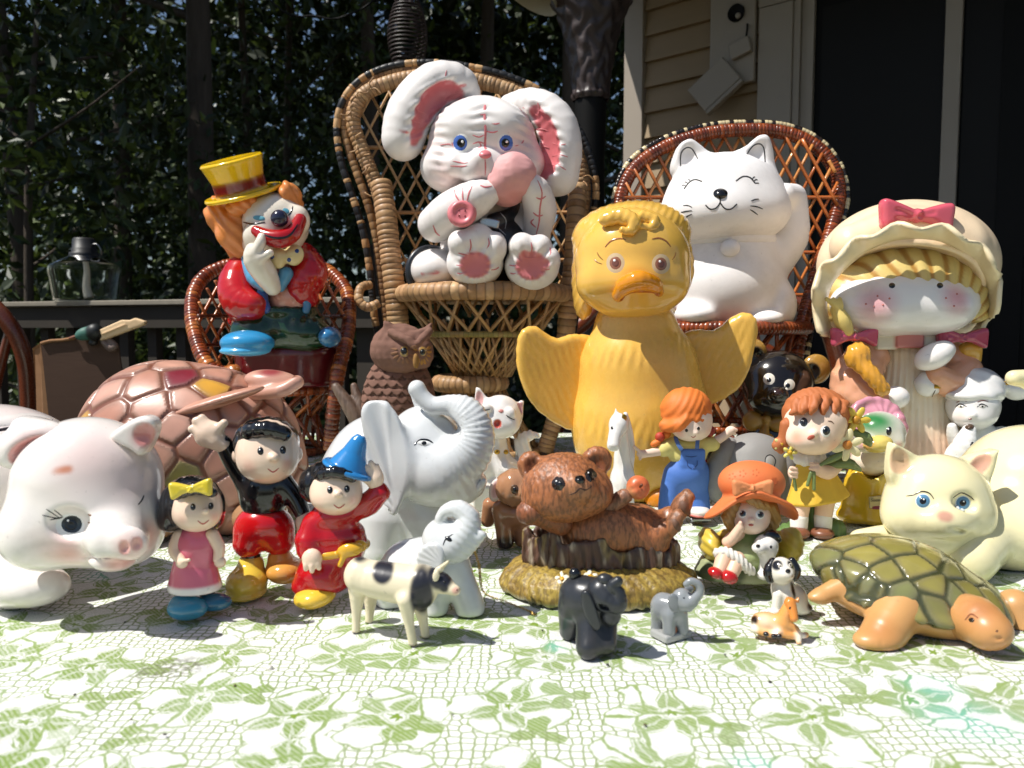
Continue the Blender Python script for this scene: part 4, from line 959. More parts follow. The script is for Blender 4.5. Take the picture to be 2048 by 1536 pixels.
lines('seam', [[(1045, 215), (1062, 222), (1075, 232)], [(1075, 205), (1078, 218), (1076, 230)], [(1104, 286), (1118, 290), (1132, 288)], [(1104, 312), (1120, 310), (1136, 314)], [(1100, 328), (1118, 332), (1132, 340)], [(1062, 262), (1080, 258), (1096, 262)], [(1062, 296), (1082, 292), (1098, 296)]], 3, PK, mat='satin')
part('pink_ball', [E(1026, 350, 135, 42, 40, 38, k=8), E(1002, 372, 140, 26, 26, 22, rot=30, k=14), E(1014, 396, 120, 28, 16, 22, k=12)], 'dba09e', 'bisque', disp=lambda P, N: 1.3 * wob(P, 3.5, 3, 8) + 1.6 * wob(P, 9, 4), paint=[spot(1018, 385, 140, 30, 'd07f78', 1, .7)])
part('body', [E(975, 490, 20, 92, 92, 80), E(945, 440, 40, 60, 50, 60, k=20), E(1050, 470, 20, 50, 60, 60, k=20), E(872, 540, 60, 48, 40, 60, k=10)], WHT, 'satin', paint=[stroke([(845, 548, 110), (880, 545, 120), (910, 548, 110)], 3, PK)])
ov = part('overalls', [E(985, 500, 38, 82, 76, 76, k=6), CH([(985, 440, 100, 12), (1020, 428, 80, 11), (1030, 410, 60, 10)], k=6), TO(862, 545, 50, 46, 7, tilt=90, yaw=30, k=4)], '23272d', 'satin', vox=3)
line('stitching', [(1000, 425), (1012, 440), (1010, 458)], 2, 'b8bcc0', parent=ov); line('stitching', [(968, 448), (990, 452), (1012, 470)], 2, 'b8bcc0', parent=ov)
part('buckle', [B3(978, 446, 118, 19, 9, 5, 3, rot=-12)], 'b9bdc2', 'metal', vox=2)
part('arm', [CH([(872, 448, 95, 34), (905, 424, 122, 38), (950, 398, 140, 33), (982, 384, 140, 20)], k=8)], WHT, 'satin', paint=[stroke([(925, 385, 160), (928, 400, 165)], 3, PK)])
lines('seam', [[(908, 378), (912, 392), (920, 404)], [(925, 374), (925, 388), (926, 402)], [(944, 372), (938, 386), (934, 402)], [(866, 450), (872, 465), (880, 472)], [(960, 370), (970, 374), (984, 372)]], 3.4, PK, mat='satin')
bt = part('button', [E(924, 427, 166, 26, 25, 9, tilt=-10), TO(924, 427, 173, 18, 5, tilt=84, k=5)], 'd97a80', 'satin', vox=2, cut=False)
for a in ((918, 420), (930, 421), (918, 431), (930, 432)): dot('button_hole', *a, 2.4, 2.4, '9c4348', parent=bt, seg=8, rings=2)
part('arm', [CH([(1074, 462, 80, 26), (1080, 420, 100, 31), (1070, 382, 125, 27), (1058, 366, 135, 16)], k=8)], WHT, 'satin')
lines('seam', [[(1075, 360), (1084, 385), (1080, 415), (1078, 445), (1072, 470)], [(1072, 395), (1082, 398), (1092, 392)], [(1068, 438), (1062, 445), (1072, 455)], [(1066, 425), (1076, 432), (1086, 430)]], 3.4, PK, mat='satin')
for nm, T, hl_, so in (('foot', [(922, 486, 24, 24), (957, 476, 27, 26), (992, 494, 20, 27)], (950, 525, 52, 46), (952, 538)), ('foot', [(1044, 492, 25, 24), (1080, 494, 22, 23), (1102, 520, 17, 22)], (1064, 532, 50, 44), (1058, 538))):
    pr = [E(hl_[0], hl_[1], 120, hl_[2], hl_[3], 44, k=10)] + [E(x, y, 142, rx, rz, 26, k=9) for x, y, rx, rz in T] + [E(so[0], so[1], 168, 36, 31, 15, k=6, op='s', col='d97f82')]
    CV = pr[-1].d; cx0 = G.p(so[0], so[1], 168); part(nm, pr, WHT, 'satin', cut=False, vox=2.6, disp=lambda P, N: 1.8 * np.sin(np.arctan2(P[:, 2] - cx0[2], P[:, 0] - cx0[0]) * 13) * np.exp(-(np.maximum(CV(P) - 2, 0) / 9) ** 2) * (CV(P) > .5))
    lines('seam', [[(T[0][0] + 18, T[0][1] - 8), (T[0][0] + 20, T[0][1] + 6), (T[0][0] + 17, T[0][1] + 18)], [(T[1][0] + 20, T[1][1]), (T[1][0] + 21, T[1][1] + 12), (T[1][0] + 16, T[1][1] + 22)], [(so[0] - 40, so[1] - 8), (so[0] - 30, so[1] - 6), (so[0] - 26, so[1] - 8)], [(so[0] + 30, so[1] + 2), (so[0] + 40, so[1]), (so[0] + 46, so[1] - 4)], [(so[0] - 38, so[1] + 8), (so[0] - 30, so[1] + 10), (so[0] - 26, so[1] + 8)], [(T[0][0] - 6, T[0][1] + 20), (T[0][0] + 12, T[0][1] + 24), (T[0][0] + 30, T[0][1] + 22)]], 3, PK, mat='satin')

# --- clown
f = Fig('clown_figurine', 'glazed clown with yellow top hat and red coat sitting on maroon drum', 'figurine', 575, 770, D=Dof(545, 905) - .03, vox=2.6)
part('drum_base', [LA(580, 770, 0, [(102, 0), (106, 6), (106, 66), (104, 74), (96, 78)], .8, k=4)], '5a0f16', vox=4, cut=False)
part('trousers', [E(562, 652, 44, 84, 50, 56, k=12), E(510, 668, 70, 46, 34, 44, k=26), E(616, 668, 66, 48, 32, 42, k=26), TO(562, 624, 44, 62, 9, sy=.8, k=12)], '0c3218', disp=lambda P, N: .8 * np.sin(P[:, 0] * .30 + 2 * wob(P, 40, 3)) * sstep(P[:, 2], 90, 140), cut=False)
part('shoe', [E(495, 686, 112, 50, 24, 40, col='2f8fc4', k=6), E(490, 702, 116, 46, 10, 38, col='4aa5d6', k=4)], '2f8fc4', cut=False)
part('shoe', [E(660, 674, 92, 21, 20, 34, col='2e6f9e')], '2e6f9e', cut=False)
part('belly', [E(582, 598, 48, 46, 48, 44), E(560, 540, 40, 56, 40, 44, k=14)], 'd99a86', cut=False)
dot('button', 555, 592, 9, 9, 'cf8f7c'); dot('button', 588, 596, 9, 9, 'cf8f7c')
part('suspender', [CH([(528, 565, 92, 9), (524, 595, 94, 11), (532, 618, 96, 10)], k=4)], '1d4f9a', cut=False); part('suspender', [CH([(602, 590, 88, 6), (614, 605, 80, 8), (612, 622, 80, 7)], k=4)], '3f7ca8', cut=False)
part('coat', [CH([(505, 530, 30, 36), (478, 566, 62, 38), (482, 600, 84, 36), (505, 612, 98, 28)], k=14), CH([(600, 520, 30, 36), (618, 545, 60, 36), (606, 575, 72, 30), (618, 596, 70, 18)], k=14), E(545, 545, 0, 80, 60, 46, k=14), CH([(470, 640, 60, 14), (488, 618, 84, 24)], k=10)], 'b8141a', disp=lambda P, N: 1.2 * wob(P, 14, 5), cut=False)
part('lapel', [CH([(492, 520, 66, 10), (508, 556, 96, 14), (526, 574, 106, 9)], k=6), CH([(572, 548, 96, 14), (560, 574, 100, 10)], k=6)], '4f93b8', cut=False)
part('head', [E(552, 448, 60, 62, 58, 56, rot=-12, k=10), E(540, 490, 74, 50, 34, 44, k=18), E(515, 470, 104, 26, 22, 18, k=12), E(598, 440, 82, 20, 26, 22, k=12)], 'e6dccb', cut=False); hp = G.last
part('hair', [E(446, 432, 40, 34, 36, 36, k=8), E(470, 462, 50, 34, 46, 40, k=10), E(452, 408, 46, 30, 18, 30, k=8), E(488, 410, 84, 34, 18, 22, rot=16, k=8), E(485, 490, 50, 30, 36, 30, k=8), E(576, 386, 70, 16, 22, 24, k=8), E(590, 402, 60, 14, 24, 24, k=8)], 'e08a48', 'satin', disp=lambda P, N: 1.9 * np.sin(P[:, 0] * .30 + P[:, 2] * .26 + 4.5 * wob(P, 20, 2)), cut=False)
part('nose', [E(559, 437, 128, 16, 16, 15)], '23233a', cut=False)
part('mouth', [CH([(513, 462, 124, 10), (535, 474, 130, 15), (562, 478, 132, 17), (586, 466, 122, 15), (600, 440, 104, 12)], k=4)], 'a80d14', cut=False); mp_ = G.last
line('smile', [(526, 468), (550, 476), (578, 472), (596, 448)], 5, '180a0c', on=mp_)
for pts in ([(486, 444), (505, 448), (530, 444)],): line('eyelid', pts, 4, '141414', on=hp)
dot('eye_shadow', 518, 436, 14, 6, '5aa0b4', 8, on=hp, mat='satin'); dot('eye_shadow', 572, 422, 8, 6, '5aa0b4', 30, on=hp, mat='satin'); line('eyelid', [(575, 432), (582, 424), (586, 412)], 3.5, '141414', on=hp)
part('glove', [CH([(545, 574, 108, 16), (530, 548, 120, 22), (512, 520, 134, 22), (505, 500, 140, 13)], k=8), CH([(510, 508, 146, 10), (520, 488, 146, 10), (524, 474, 142, 8)], k=5), CH([(520, 518, 148, 8), (540, 506, 146, 7)], k=6)], 'e8dfce', cut=False)
bt = part('bow_tie', [E(556, 516, 110, 16, 20, 12, k=6), E(588, 510, 104, 18, 20, 12, rot=-20, k=6)], 'e2cf96', cut=False)
for a in ((544, 514), (578, 520), (594, 502)): dot('spot', *a, 5, 5, '1d3f86', parent=bt, seg=10)
part('hat', [LA(488, 388, 60, [(72, -3), (74, 1), (72, 5), (50, 5), (50, 8)], .95, rot=12, tilt=20, k=4, col='f0c20c'), LA(486, 390, 60, [(49, 0), (49, 26), (49, 30)], .95, rot=12, tilt=20, k=1, col='7d0d12'), LA(486, 390, 60, [(47, 28), (49, 32), (57, 60), (59, 64), (55, 68), (20, 66)], .95, rot=12, tilt=20, k=2, col='f0c20c')], 'f0c20c', cut=False, vox=2.4)

# --- duck
f = Fig('duck_figurine', 'large glossy yellow ceramic duck with spread wings and orange bill', 'figurine', 1285, 1005, vox=4.2, wb=70)
YD = 'e6b552'
body = [E(1280, 845, 0, 138, 168, 125, k=30), E(1275, 720, 10, 112, 90, 100, k=40), E(1270, 640, 15, 76, 50, 72, k=30), E(1290, 930, -20, 110, 90, 110, k=30)]
fd = lambda P, N: (1.0 * np.sin(P[:, 0] * .38 + 5 * wob(P, 34, 4)) + .8 * wob(P * np.array((1, 1, .35)), 5, 3)) * sstep(np.sin(P[:, 2] * .05 + 2.5 * wob(P, 50, 9)), -.3, .9)
part('body', body, YD, 'feather', disp=fd)
part('wing', [PL([(1195, 690), (1150, 668), (1110, 676), (1070, 652), (1040, 664), (1032, 710), (1040, 760), (1066, 810), (1110, 846), (1150, 862), (1180, 840)], 10, 17, 13, 40, gx=.25, k=10)], YD, 'feather', disp=lambda P, N: .6 * np.sin((P[:, 0] * .5 + P[:, 2] * .25) * .8 + 4 * wob(P, 34, 6)))
part('wing', [PL([(1350, 690), (1390, 660), (1430, 660), (1465, 632), (1492, 626), (1508, 648), (1502, 700), (1484, 760), (1450, 795), (1410, 810), (1360, 800)], 10, 17, 13, 40, gx=-.25, k=10)], YD, 'feather', disp=lambda P, N: .6 * np.sin((P[:, 0] * -.5 + P[:, 2] * .25) * .8 + 4 * wob(P, 34, 7)))
part('foot', [CH([(1225, 985, 20, 34), (1215, 1000, 80, 28)], k=10)], 'c97a16', 'feather'); part('foot', [CH([(1312, 960, 30, 44), (1322, 1000, 80, 32)], k=10)], 'c97a16', 'feather')
head = [E(1265, 525, 25, 113, 108, 100, k=20), E(1205, 570, 70, 48, 42, 44, k=30), E(1325, 570, 70, 48, 42, 44, k=30), E(1268, 565, 100, 50, 34, 36, k=26), E(1265, 600, 60, 70, 38, 50, k=20)]
part('head', head, YD, 'glaze', paint=[spot(1270, 545, 135, (34, 40, 16), 'd8952a', .8, .6)], vox=3.4); hp = G.last
curl = [CH([(1212, 440, 92, 13), (1240, 432, 100, 16), (1266, 444, 112, 14), (1262, 462, 118, 9), (1246, 460, 118, 7)], k=14), CH([(1285, 434, 92, 13), (1308, 442, 96, 12), (1302, 456, 106, 8), (1290, 454, 108, 6)], k=14), E(1262, 470, -14, 118, 66, 100, rot=4, k=16), E(1180, 520, 0, 34, 74, 70, rot=-10, k=16), E(1168, 590, -6, 22, 50, 52, k=14), E(1358, 520, 0, 26, 66, 62, rot=8, k=16)]
part('hair', curl, YD, 'glaze', vox=3.2, disp=lambda P, N: .7 * np.sin(P[:, 0] * .42 - P[:, 2] * .22 + 3 * wob(P, 60, 8)))
for x, y in ((1231, 526), (1322, 528)): eye(x, y, 20, '8d5a40', white='c9b08a', pup='6b3f30', asp=1.1, ri=.78, rp=.5, hl=(-.1, -.25, .22), on=hp)
lines('eyebrow', [[(1210, 494), (1222, 482), (1238, 477), (1252, 479)], [(1304, 478), (1318, 476), (1332, 482), (1342, 494)]], 3.6, '9a6030', on=hp)
lines('eyelash', [[(1206, 520), (1198, 512), (1194, 504)], [(1204, 528), (1194, 524), (1188, 518)], [(1344, 520), (1350, 512), (1352, 504)]], 2.6, '9a6a28', on=hp)
part('bill', [CH([(1238, 590, 132, 13), (1256, 570, 152, 17), (1280, 562, 160, 19), (1304, 570, 150, 15), (1318, 584, 132, 9)], k=6), E(1278, 566, 136, 40, 18, 26, k=12), CH([(1246, 594, 136, 6), (1280, 586, 156, 8), (1312, 588, 138, 6)], k=6, op='s', col='b8660c')], 'd98a14', 'glaze', vox=2.4)

# --- white lucky cat
f = Fig('cat_figurine', 'plain white ceramic cat with raised paw in the brown wicker chair', 'figurine', 1450, 650, D=Dof(1470, 925) - .005, vox=3.6)
WC = 'ece8e6'
part('body', [E(1455, 575, 30, 112, 92, 92, k=20), E(1455, 500, 25, 96, 50, 74, k=30), E(1390, 630, 80, 38, 22, 50, k=16), E(1552, 612, 50, 34, 52, 60, k=12), E(1528, 638, 90, 34, 18, 40, k=10), CH([(1540, 530, 20, 40), (1576, 475, 28, 38), (1582, 425, 34, 32)], k=14), CH([(1584, 396, 36, 27), (1566, 392, 66, 24)], k=12)], WC, 'bisque', cut=False)
head = [E(1450, 395, 40, 112, 84, 88, k=20), E(1450, 430, 44, 110, 52, 86, k=40), E(1448, 425, 100, 58, 34, 40, k=30), E(1390, 430, 60, 56, 40, 60, k=30), E(1508, 425, 60, 56, 40, 60, k=30),
        PL([(1345, 345), (1352, 300), (1368, 284), (1386, 285), (1420, 318), (1400, 350)], 36, 20, 10, 30, gz=-.15, k=14), PL([(1468, 318), (1495, 290), (1516, 274), (1534, 280), (1545, 320), (1546, 360)], 36, 20, 10, 30, gz=-.15, k=14)]
part('head', head + [E(1378, 312, 62, 14, 22, 12, op='s', k=10), E(1516, 308, 62, 15, 24, 12, op='s', k=10, rot=-14)], WC, 'bisque', cut=False, vox=3.2); hp = G.last
dot('nose', 1441, 386, 15, 11, '121214', on=hp, bulge=7, shape=lambda t: 1 - .12 * math.sin(t))
lines('face_line', [[(1368, 378), (1378, 365), (1390, 359), (1404, 363)], [(1472, 362), (1486, 353), (1500, 355), (1510, 366)], [(1411, 410), (1420, 418), (1432, 416), (1440, 405), (1440, 396)], [(1440, 405), (1450, 417), (1462, 418), (1474, 408)]], 2.8, '18181a', on=hp, mat='bisque', taper=False)
lines('whisker', [[(1384, 415), (1376, 411), (1366, 411)], [(1384, 421), (1370, 423), (1356, 427)], [(1384, 428), (1374, 433), (1364, 440)], [(1502, 402), (1510, 399), (1518, 398)], [(1500, 412), (1512, 413), (1526, 418)], [(1500, 419), (1508, 424), (1516, 430)]], 2.6, '18181a', on=hp, mat='bisque')
lines('eyelash', [[(1372, 372), (1366, 370), (1364, 372)], [(1376, 367), (1371, 364), (1369, 365)], [(1381, 363), (1378, 359), (1376, 360)], [(1504, 358), (1508, 354), (1510, 354)], [(1507, 362), (1512, 359), (1515, 360)], [(1509, 366), (1514, 366), (1518, 366)]], 2.2, '18181a', on=hp, mat='bisque')
lines('ear_line', [[(1361, 332), (1362, 308), (1372, 296), (1384, 298), (1396, 318)], [(1492, 311), (1506, 292), (1520, 288), (1528, 298), (1530, 324)]], 2.4, '222224', on=hp, mat='bisque', taper=False)
part('collar', [TO(1452, 482, 28, 84, 12, sy=.82, k=6)], WC, 'bisque', cut=False); part('bell', [E(1460, 496, 108, 18, 16, 16)], WC, 'bisque', cut=False)

# --- bonnet doll
f = Fig('doll_figurine', 'tall ceramic doll in cream ruffled bonnet with pink bow', 'figurine', 1815, 965, vox=3.8)
CR = 'eedcb6'
arc = [(1656, 668, 62), (1640, 610, 84), (1652, 560, 104), (1694, 516, 122), (1752, 480, 132), (1822, 466, 136), (1892, 474, 132), (1950, 508, 116), (1985, 560, 92), (1978, 622, 64), (1950, 660, 50)]
AR = spline(np.array(arc), 70); 
ruf = [(x + (x - 1815) * .09, y - (y < 600) * 16 + 8 * math.sin(i * .74), w + 30 + 12 * math.sin(i * .74 + .6)) for i, (x, y, w) in enumerate(AR)]
def ribbon_sheet(name, A, Bb, th, col, mat, parent=None):
    A = np.array([G.p(*a) for a in A]); Bb = np.array([G.p(*b) for b in Bb]); m = 6; n = len(A)
    g = np.stack([A * (1 - t) + Bb * t + np.array((0, -1, 0)) * 6 * math.sin(t * 3.14) for t in np.linspace(0, 1, m)], 1)
    du = np.gradient(g, axis=0); dv = np.gradient(g, axis=1); N = np.cross(du, dv); N /= np.linalg.norm(N, axis=2)[..., None] + 1e-9
    V = np.concatenate([(g + N * th).reshape(-1, 3), (g - N * th).reshape(-1, 3)]); q = n * m; F_ = []
    for i in range(n - 1):
        for j in range(m - 1):
            a = i * m + j; F_ += [(a, a + m, a + m + 1, a + 1), (q + a, q + a + 1, q + a + m + 1, q + a + m)]
    for i in range(n - 1):
        for j in (0, m - 1): a = i * m + j; F_.append((a, a + m, q + a + m, q + a) if j else (a, q + a, q + a + m, a + m))
    return mk(name, V * G.s, np.array(F_), mat, parent or G.root, col)
bn = part('bonnet', [E(1812, 530, -20, 172, 128, 140, k=20), E(1812, 610, -40, 166, 90, 110, k=30)] + [E(1690 + 30 * i, 455 + 9 * abs(i - 4), 60, 26, 36, 40, k=22) for i in range(9)] + [E(1812, 600, 90, 150, 100, 100, op='s', k=10)], 'efd6b4', 'satin', cut=False)
rf_ = ribbon_sheet('ruffle', [(x + (1815 - x) * .06, y + 8, w - 12) for x, y, w in AR], ruf, 4, CR, 'satin')
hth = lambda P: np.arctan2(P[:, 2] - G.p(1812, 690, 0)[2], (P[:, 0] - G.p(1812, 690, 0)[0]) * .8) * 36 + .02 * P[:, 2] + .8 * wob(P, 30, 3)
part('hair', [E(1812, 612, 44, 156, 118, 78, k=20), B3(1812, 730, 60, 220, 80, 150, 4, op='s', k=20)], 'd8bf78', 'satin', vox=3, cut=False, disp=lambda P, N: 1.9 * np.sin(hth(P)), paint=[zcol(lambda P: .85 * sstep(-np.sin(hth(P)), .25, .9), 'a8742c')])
part('face', [E(1810, 606, 72, 142, 62, 60, k=20), E(1760, 625, 84, 60, 36, 44, k=30), E(1870, 622, 84, 60, 36, 44, k=30)], 'f0ebe8', 'glaze', cut=False, paint=[spot(1752, 608, 126, 42, 'e59a9e', 1.0, .8), spot(1906, 600, 120, 34, 'e58a90', 1.0, .85)]); hp = G.last
for x, y in ((1784, 571), (1880, 571)): dot('eye', x, y, 7, 6, '141416', on=hp, bulge=1.5)
for x, y in ((1732, 608), (1748, 613), (1766, 610), (1755, 592), (1779, 597), (1892, 596), (1914, 588), (1908, 612)): dot('freckle', x, y, 2.6, 2.6, 'c4736a', on=hp, seg=8, rings=2)
def bow(px, py, w, s, col, name='bow', rot=0, mat='glaze'):
    c, sn = math.cos(R(rot)), math.sin(R(rot)); t = lambda u, v: (px + s * (u * c + v * sn), py + s * (v * c - u * sn), w)
    lobe = lambda m: PL([t(m * u, v)[:2] for u, v in ((.02, -.12), (.45, -.30), (.88, -.42), (1.02, -.30), (1.0, .05), (.96, .36), (.8, .40), (.4, .20), (.02, .12))], w, .20 * s, .15 * s, 26, k=s * .1)
    cr = lambda m, v0, v1: CH([(*t(m * .12, v0 * .3)[:2], w + .20 * s, .02 * s), (*t(m * .5, v1)[:2], w + .21 * s, .025 * s)], k=s * .10, op='s')
    return part(name, [lobe(-1), lobe(1), E(*t(0, 0), .15 * s, .19 * s, .27 * s, rot=rot, k=s * .06), cr(-1, .1, .12), cr(1, .1, .12), cr(-1, -.1, -.14), cr(1, -.1, -.14)], col, mat, cut=False, vox=max(1.6, s * .035))
bow(1832, 432, 104, 72, 'd25a6a', rot=-4); bow(1708, 674, 104, 46, 'c4506a'); bow(1924, 676, 92, 50, 'a83e58')
part('braid', [CH([(1672, 618, 100, 10), (1684, 640, 104, 15), (1694, 662, 104, 12)], k=5)] + [CH([(1676 + d, 612, 108, 5), (1666 + d * 2.2, 598, 108, 4)], k=4) for d in (-6, 0, 6)], 'dfc675', 'satin', cut=False)
part('braid', [E(1715, 712, 112, 24, 26, 22, rot=-20, k=6), CH([(1722, 728, 120, 16), (1744, 752, 132, 15), (1764, 778, 134, 14)], k=6)], 'e2a238', 'glaze', cut=False, disp=lambda P, N: 1.1 * np.sin(P[:, 0] * .6))
part('braid', [E(1940, 700, 70, 22, 18, 18, k=6), E(1946, 716, 66, 15, 18, 15, k=6)], 'dfa844', 'glaze', cut=False)
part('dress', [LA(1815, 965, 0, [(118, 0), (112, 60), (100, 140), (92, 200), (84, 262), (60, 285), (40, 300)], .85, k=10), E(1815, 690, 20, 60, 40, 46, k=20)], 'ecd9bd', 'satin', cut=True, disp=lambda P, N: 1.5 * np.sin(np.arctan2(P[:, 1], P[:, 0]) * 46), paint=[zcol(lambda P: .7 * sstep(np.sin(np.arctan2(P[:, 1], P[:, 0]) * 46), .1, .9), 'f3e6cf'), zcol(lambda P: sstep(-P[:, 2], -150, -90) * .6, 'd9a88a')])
part('collar', [B3(1816, 675, 80, 26, 20, 12, 4, col='cf7f78'), B3(1770, 676, 74, 20, 22, 10, 3, col='eadfc8'), B3(1862, 676, 74, 20, 22, 10, 3, col='eadfc8')], 'eadfc8', 'glaze', cut=False)
part('sleeve', [CH([(1735, 715, 40, 40), (1705, 765, 62, 42), (1730, 800, 84, 34), (1765, 800, 98, 24)], k=10)], 'e3a582', 'glaze', cut=False, disp=lambda P, N: 1.4 * np.sin(P[:, 0] * .12 + P[:, 2] * .16 + 1.5 * wob(P, 40, 3)))
part('sleeve', [CH([(1900, 720, 40, 38), (1925, 745, 62, 36), (1900, 765, 84, 30), (1875, 752, 96, 22)], k=10)], 'e3a582', 'glaze', cut=False)
part('hand', [E(1790, 795, 104, 26, 22, 22)], 'efe9e5', cut=False); part('hand', [E(1868, 712, 108, 38, 24, 26, rot=28, k=8), E(1890, 698, 108, 18, 14, 14, k=8)], 'efe9e5', cut=False)

# --- pig bank
f = Fig('piggy_bank', 'big white and pink glazed piggy bank at left table edge', 'piggy bank', 60, 1204, vox=3.6)
PW = 'ece4de'
BL = 'dd9a90'
part('body', [E(-20, 960, -110, 205, 165, 180, k=30), CH([(20, 1090, -20, 78), (34, 1150, 20, 66)], k=26), E(62, 1172, 52, 74, 40, 56, k=24), CH([(-180, 1080, 0, 70), (-190, 1170, 10, 56)], k=20), CH([(40, 1080, -200, 60), (40, 1170, -200, 50)], k=20)], PW, paint=[spot(60, 840, -100, 120, 'ecd6d2', 1.0, .6)])
line('slot_ridge', [(-30, 850), (10, 842), (60, 836), (104, 840)], 22, PW, off=9, taper=True); line('coin_slot', [(-30, 866), (10, 858), (60, 851), (102, 850)], 7, '2a201e', off=.8)
head = [E(178, 965, 60, 138, 128, 118, k=30), E(92, 1062, 110, 84, 74, 78, k=40), E(276, 1052, 84, 46, 66, 66, k=36), E(200, 1050, 110, 90, 80, 70, k=40), E(232, 1078, 172, 52, 42, 44, rot=-8, k=26), E(258, 1086, 204, 34, 31, 18, rot=-8, k=14), E(226, 1118, 160, 40, 20, 40, rot=-6, k=10),
        E(247, 1097, 224, 7.5, 11, 9, rot=-6, op='s', k=4, col='d98a86'), E(272, 1089, 222, 7, 11, 9, rot=-6, op='s', k=4, col='d98a86'), CH([(170, 1116, 168, 3), (210, 1112, 200, 3), (262, 1104, 196, 3)], k=6, op='s'), E(140, 1046, 176, 34, 26, 16, k=16, op='s')]
part('head', head, PW, paint=[spot(130, 1110, 180, 44, BL, 1.0, .8), spot(290, 1070, 130, 40, BL, 1.0, .7), spot(262, 1092, 212, (34, 30, 34), 'e8b8ae', .8, .7), spot(242, 1124, 190, (40, 40, 24), 'd9958c', .8, .8), spot(180, 920, 150, 90, 'e8c4be', 1.0, .6), spot(270, 960, 120, 60, 'e8c4be', 1.0, .6), spot(90, 1090, 180, 40, 'ecd0c8', 1, .5), stroke([(98, 956, 155), (118, 942, 166), (136, 938, 170)], 7, 'd08a6c', .8)], vox=3.2); hp = G.last
part('ear', [E(62, 890, 96, 74, 44, 34, rot=16, tilt=-10, k=10), E(84, 862, 70, 56, 24, 34, rot=-20, k=20), E(70, 905, 128, 52, 26, 22, rot=20, op='s', k=12, col='d99a94')], PW, paint=[spot(75, 905, 118, 50, 'c97a76', .9, .8)])
part('ear', [PL([(228, 872), (262, 842), (296, 830), (316, 842), (314, 870), (292, 908), (266, 896)], 96, 22, 12, 36, k=10), E(290, 872, 122, 22, 20, 14, rot=-35, op='s', k=8, col='d99a94')], PW, paint=[spot(290, 874, 110, 30, 'c97a76', .9, .8)])
e = eye(140, 1052, 30, '2b3236', asp=.84, ri=.86, rp=.6, hl=(-.2, -.3, .14), on=hp, dx=2, dy=-2)
line('eyelid', [(100, 1040), (120, 1036), (146, 1036), (164, 1050)], 4, '1c1a1c', on=hp); lines('eyelash', [[(116, 1036), (100, 1034), (84, 1030)], [(118, 1035), (104, 1026), (92, 1018)], [(126, 1034), (116, 1026), (108, 1020)]], 2.2, '2a2628', on=hp)
line('teal_tear', [(146, 1072), (154, 1070), (160, 1062)], 4, '5aa8c8', on=hp)
line('eyelid', [(276, 1010), (284, 1000), (288, 990)], 3, '1c1a1c', on=hp)
lines('glaze_speck', [[(138, 1030), (140, 1032), (142, 1031)], [(176, 1028), (180, 1031), (182, 1029)], [(176, 1044), (178, 1046), (180, 1044)]], 3.5, '7a5236', on=hp)
dot('leaf_mark', 174, 868, 20, 5, '5d6a5c', -12)

# --- shells split into scutes
def scutes(seeds, cols, groove, gcol, depth, rnd=None):
    S = np.array([G.p(*q[:3]) for q in seeds]); CL = np.array([lin(q[3] if len(q) > 3 else cols[i % len(cols)]) for i, q in enumerate(seeds)])
    def fn(name, P, Q, C, mat, par, vox):
        D = np.sqrt(((P[:, None] - S[None]) ** 2).sum(2)); o = np.argsort(D, 1); i0 = o[:, 0]; r = np.arange(len(P))
        gap = (D[r, o[:, 1]] - D[r, i0]) * .5; N = vnorm(P, Q); t = sstep(gap, groove * .35, groove * 1.3)
        P = P - N * ((1 - t) * depth)[:, None]
        edge = sstep(gap, groove, groove * 3.2)[:, None]; cc = CL[i0] * (.62 + .38 * edge) + (1 - edge) * .10 * np.array((.55, .45, .35))
        cc = cc * (1 + .12 * wob(P, 9, 5))[:, None]
        C2 = cc * t[:, None] + lin(gcol) * (1 - t[:, None]); fid = i0[Q]; pure = (fid == fid[:, :1]).all(1) & (t[Q].min(1) > .25)
        base = None
        def sub(nm, mask, parent):
            q = Q[mask]; u, inv = np.unique(q, return_inverse=True)
            return mk(nm, P[u] * G.s, inv.reshape(q.shape), mat, parent, C2[u])
        keep = []
        for k in range(len(S)):
            m = np.nonzero(pure & (fid[:, 0] == k))[0]
            if len(m) < 12: pure[m] = False; continue
            q = Q[m]; lb = np.arange(len(P))
            for _ in range(400):
                mn = lb[q].min(1); old = lb[q].copy(); np.minimum.at(lb, q.ravel(), np.repeat(mn, 4))
                if (lb[q] == old).all(): break
            fl = lb[q[:, 0]]; u, c = np.unique(fl, return_counts=True); bad = fl != u[np.argmax(c)]; pure[m[bad]] = False
            mm = np.zeros(len(Q), bool); mm[m[~bad]] = True; keep.append((k, mm))
        base = sub(name, ~pure, par)
        for nm_, m in keep: sub('scute', m, base)
        return base
    return fn
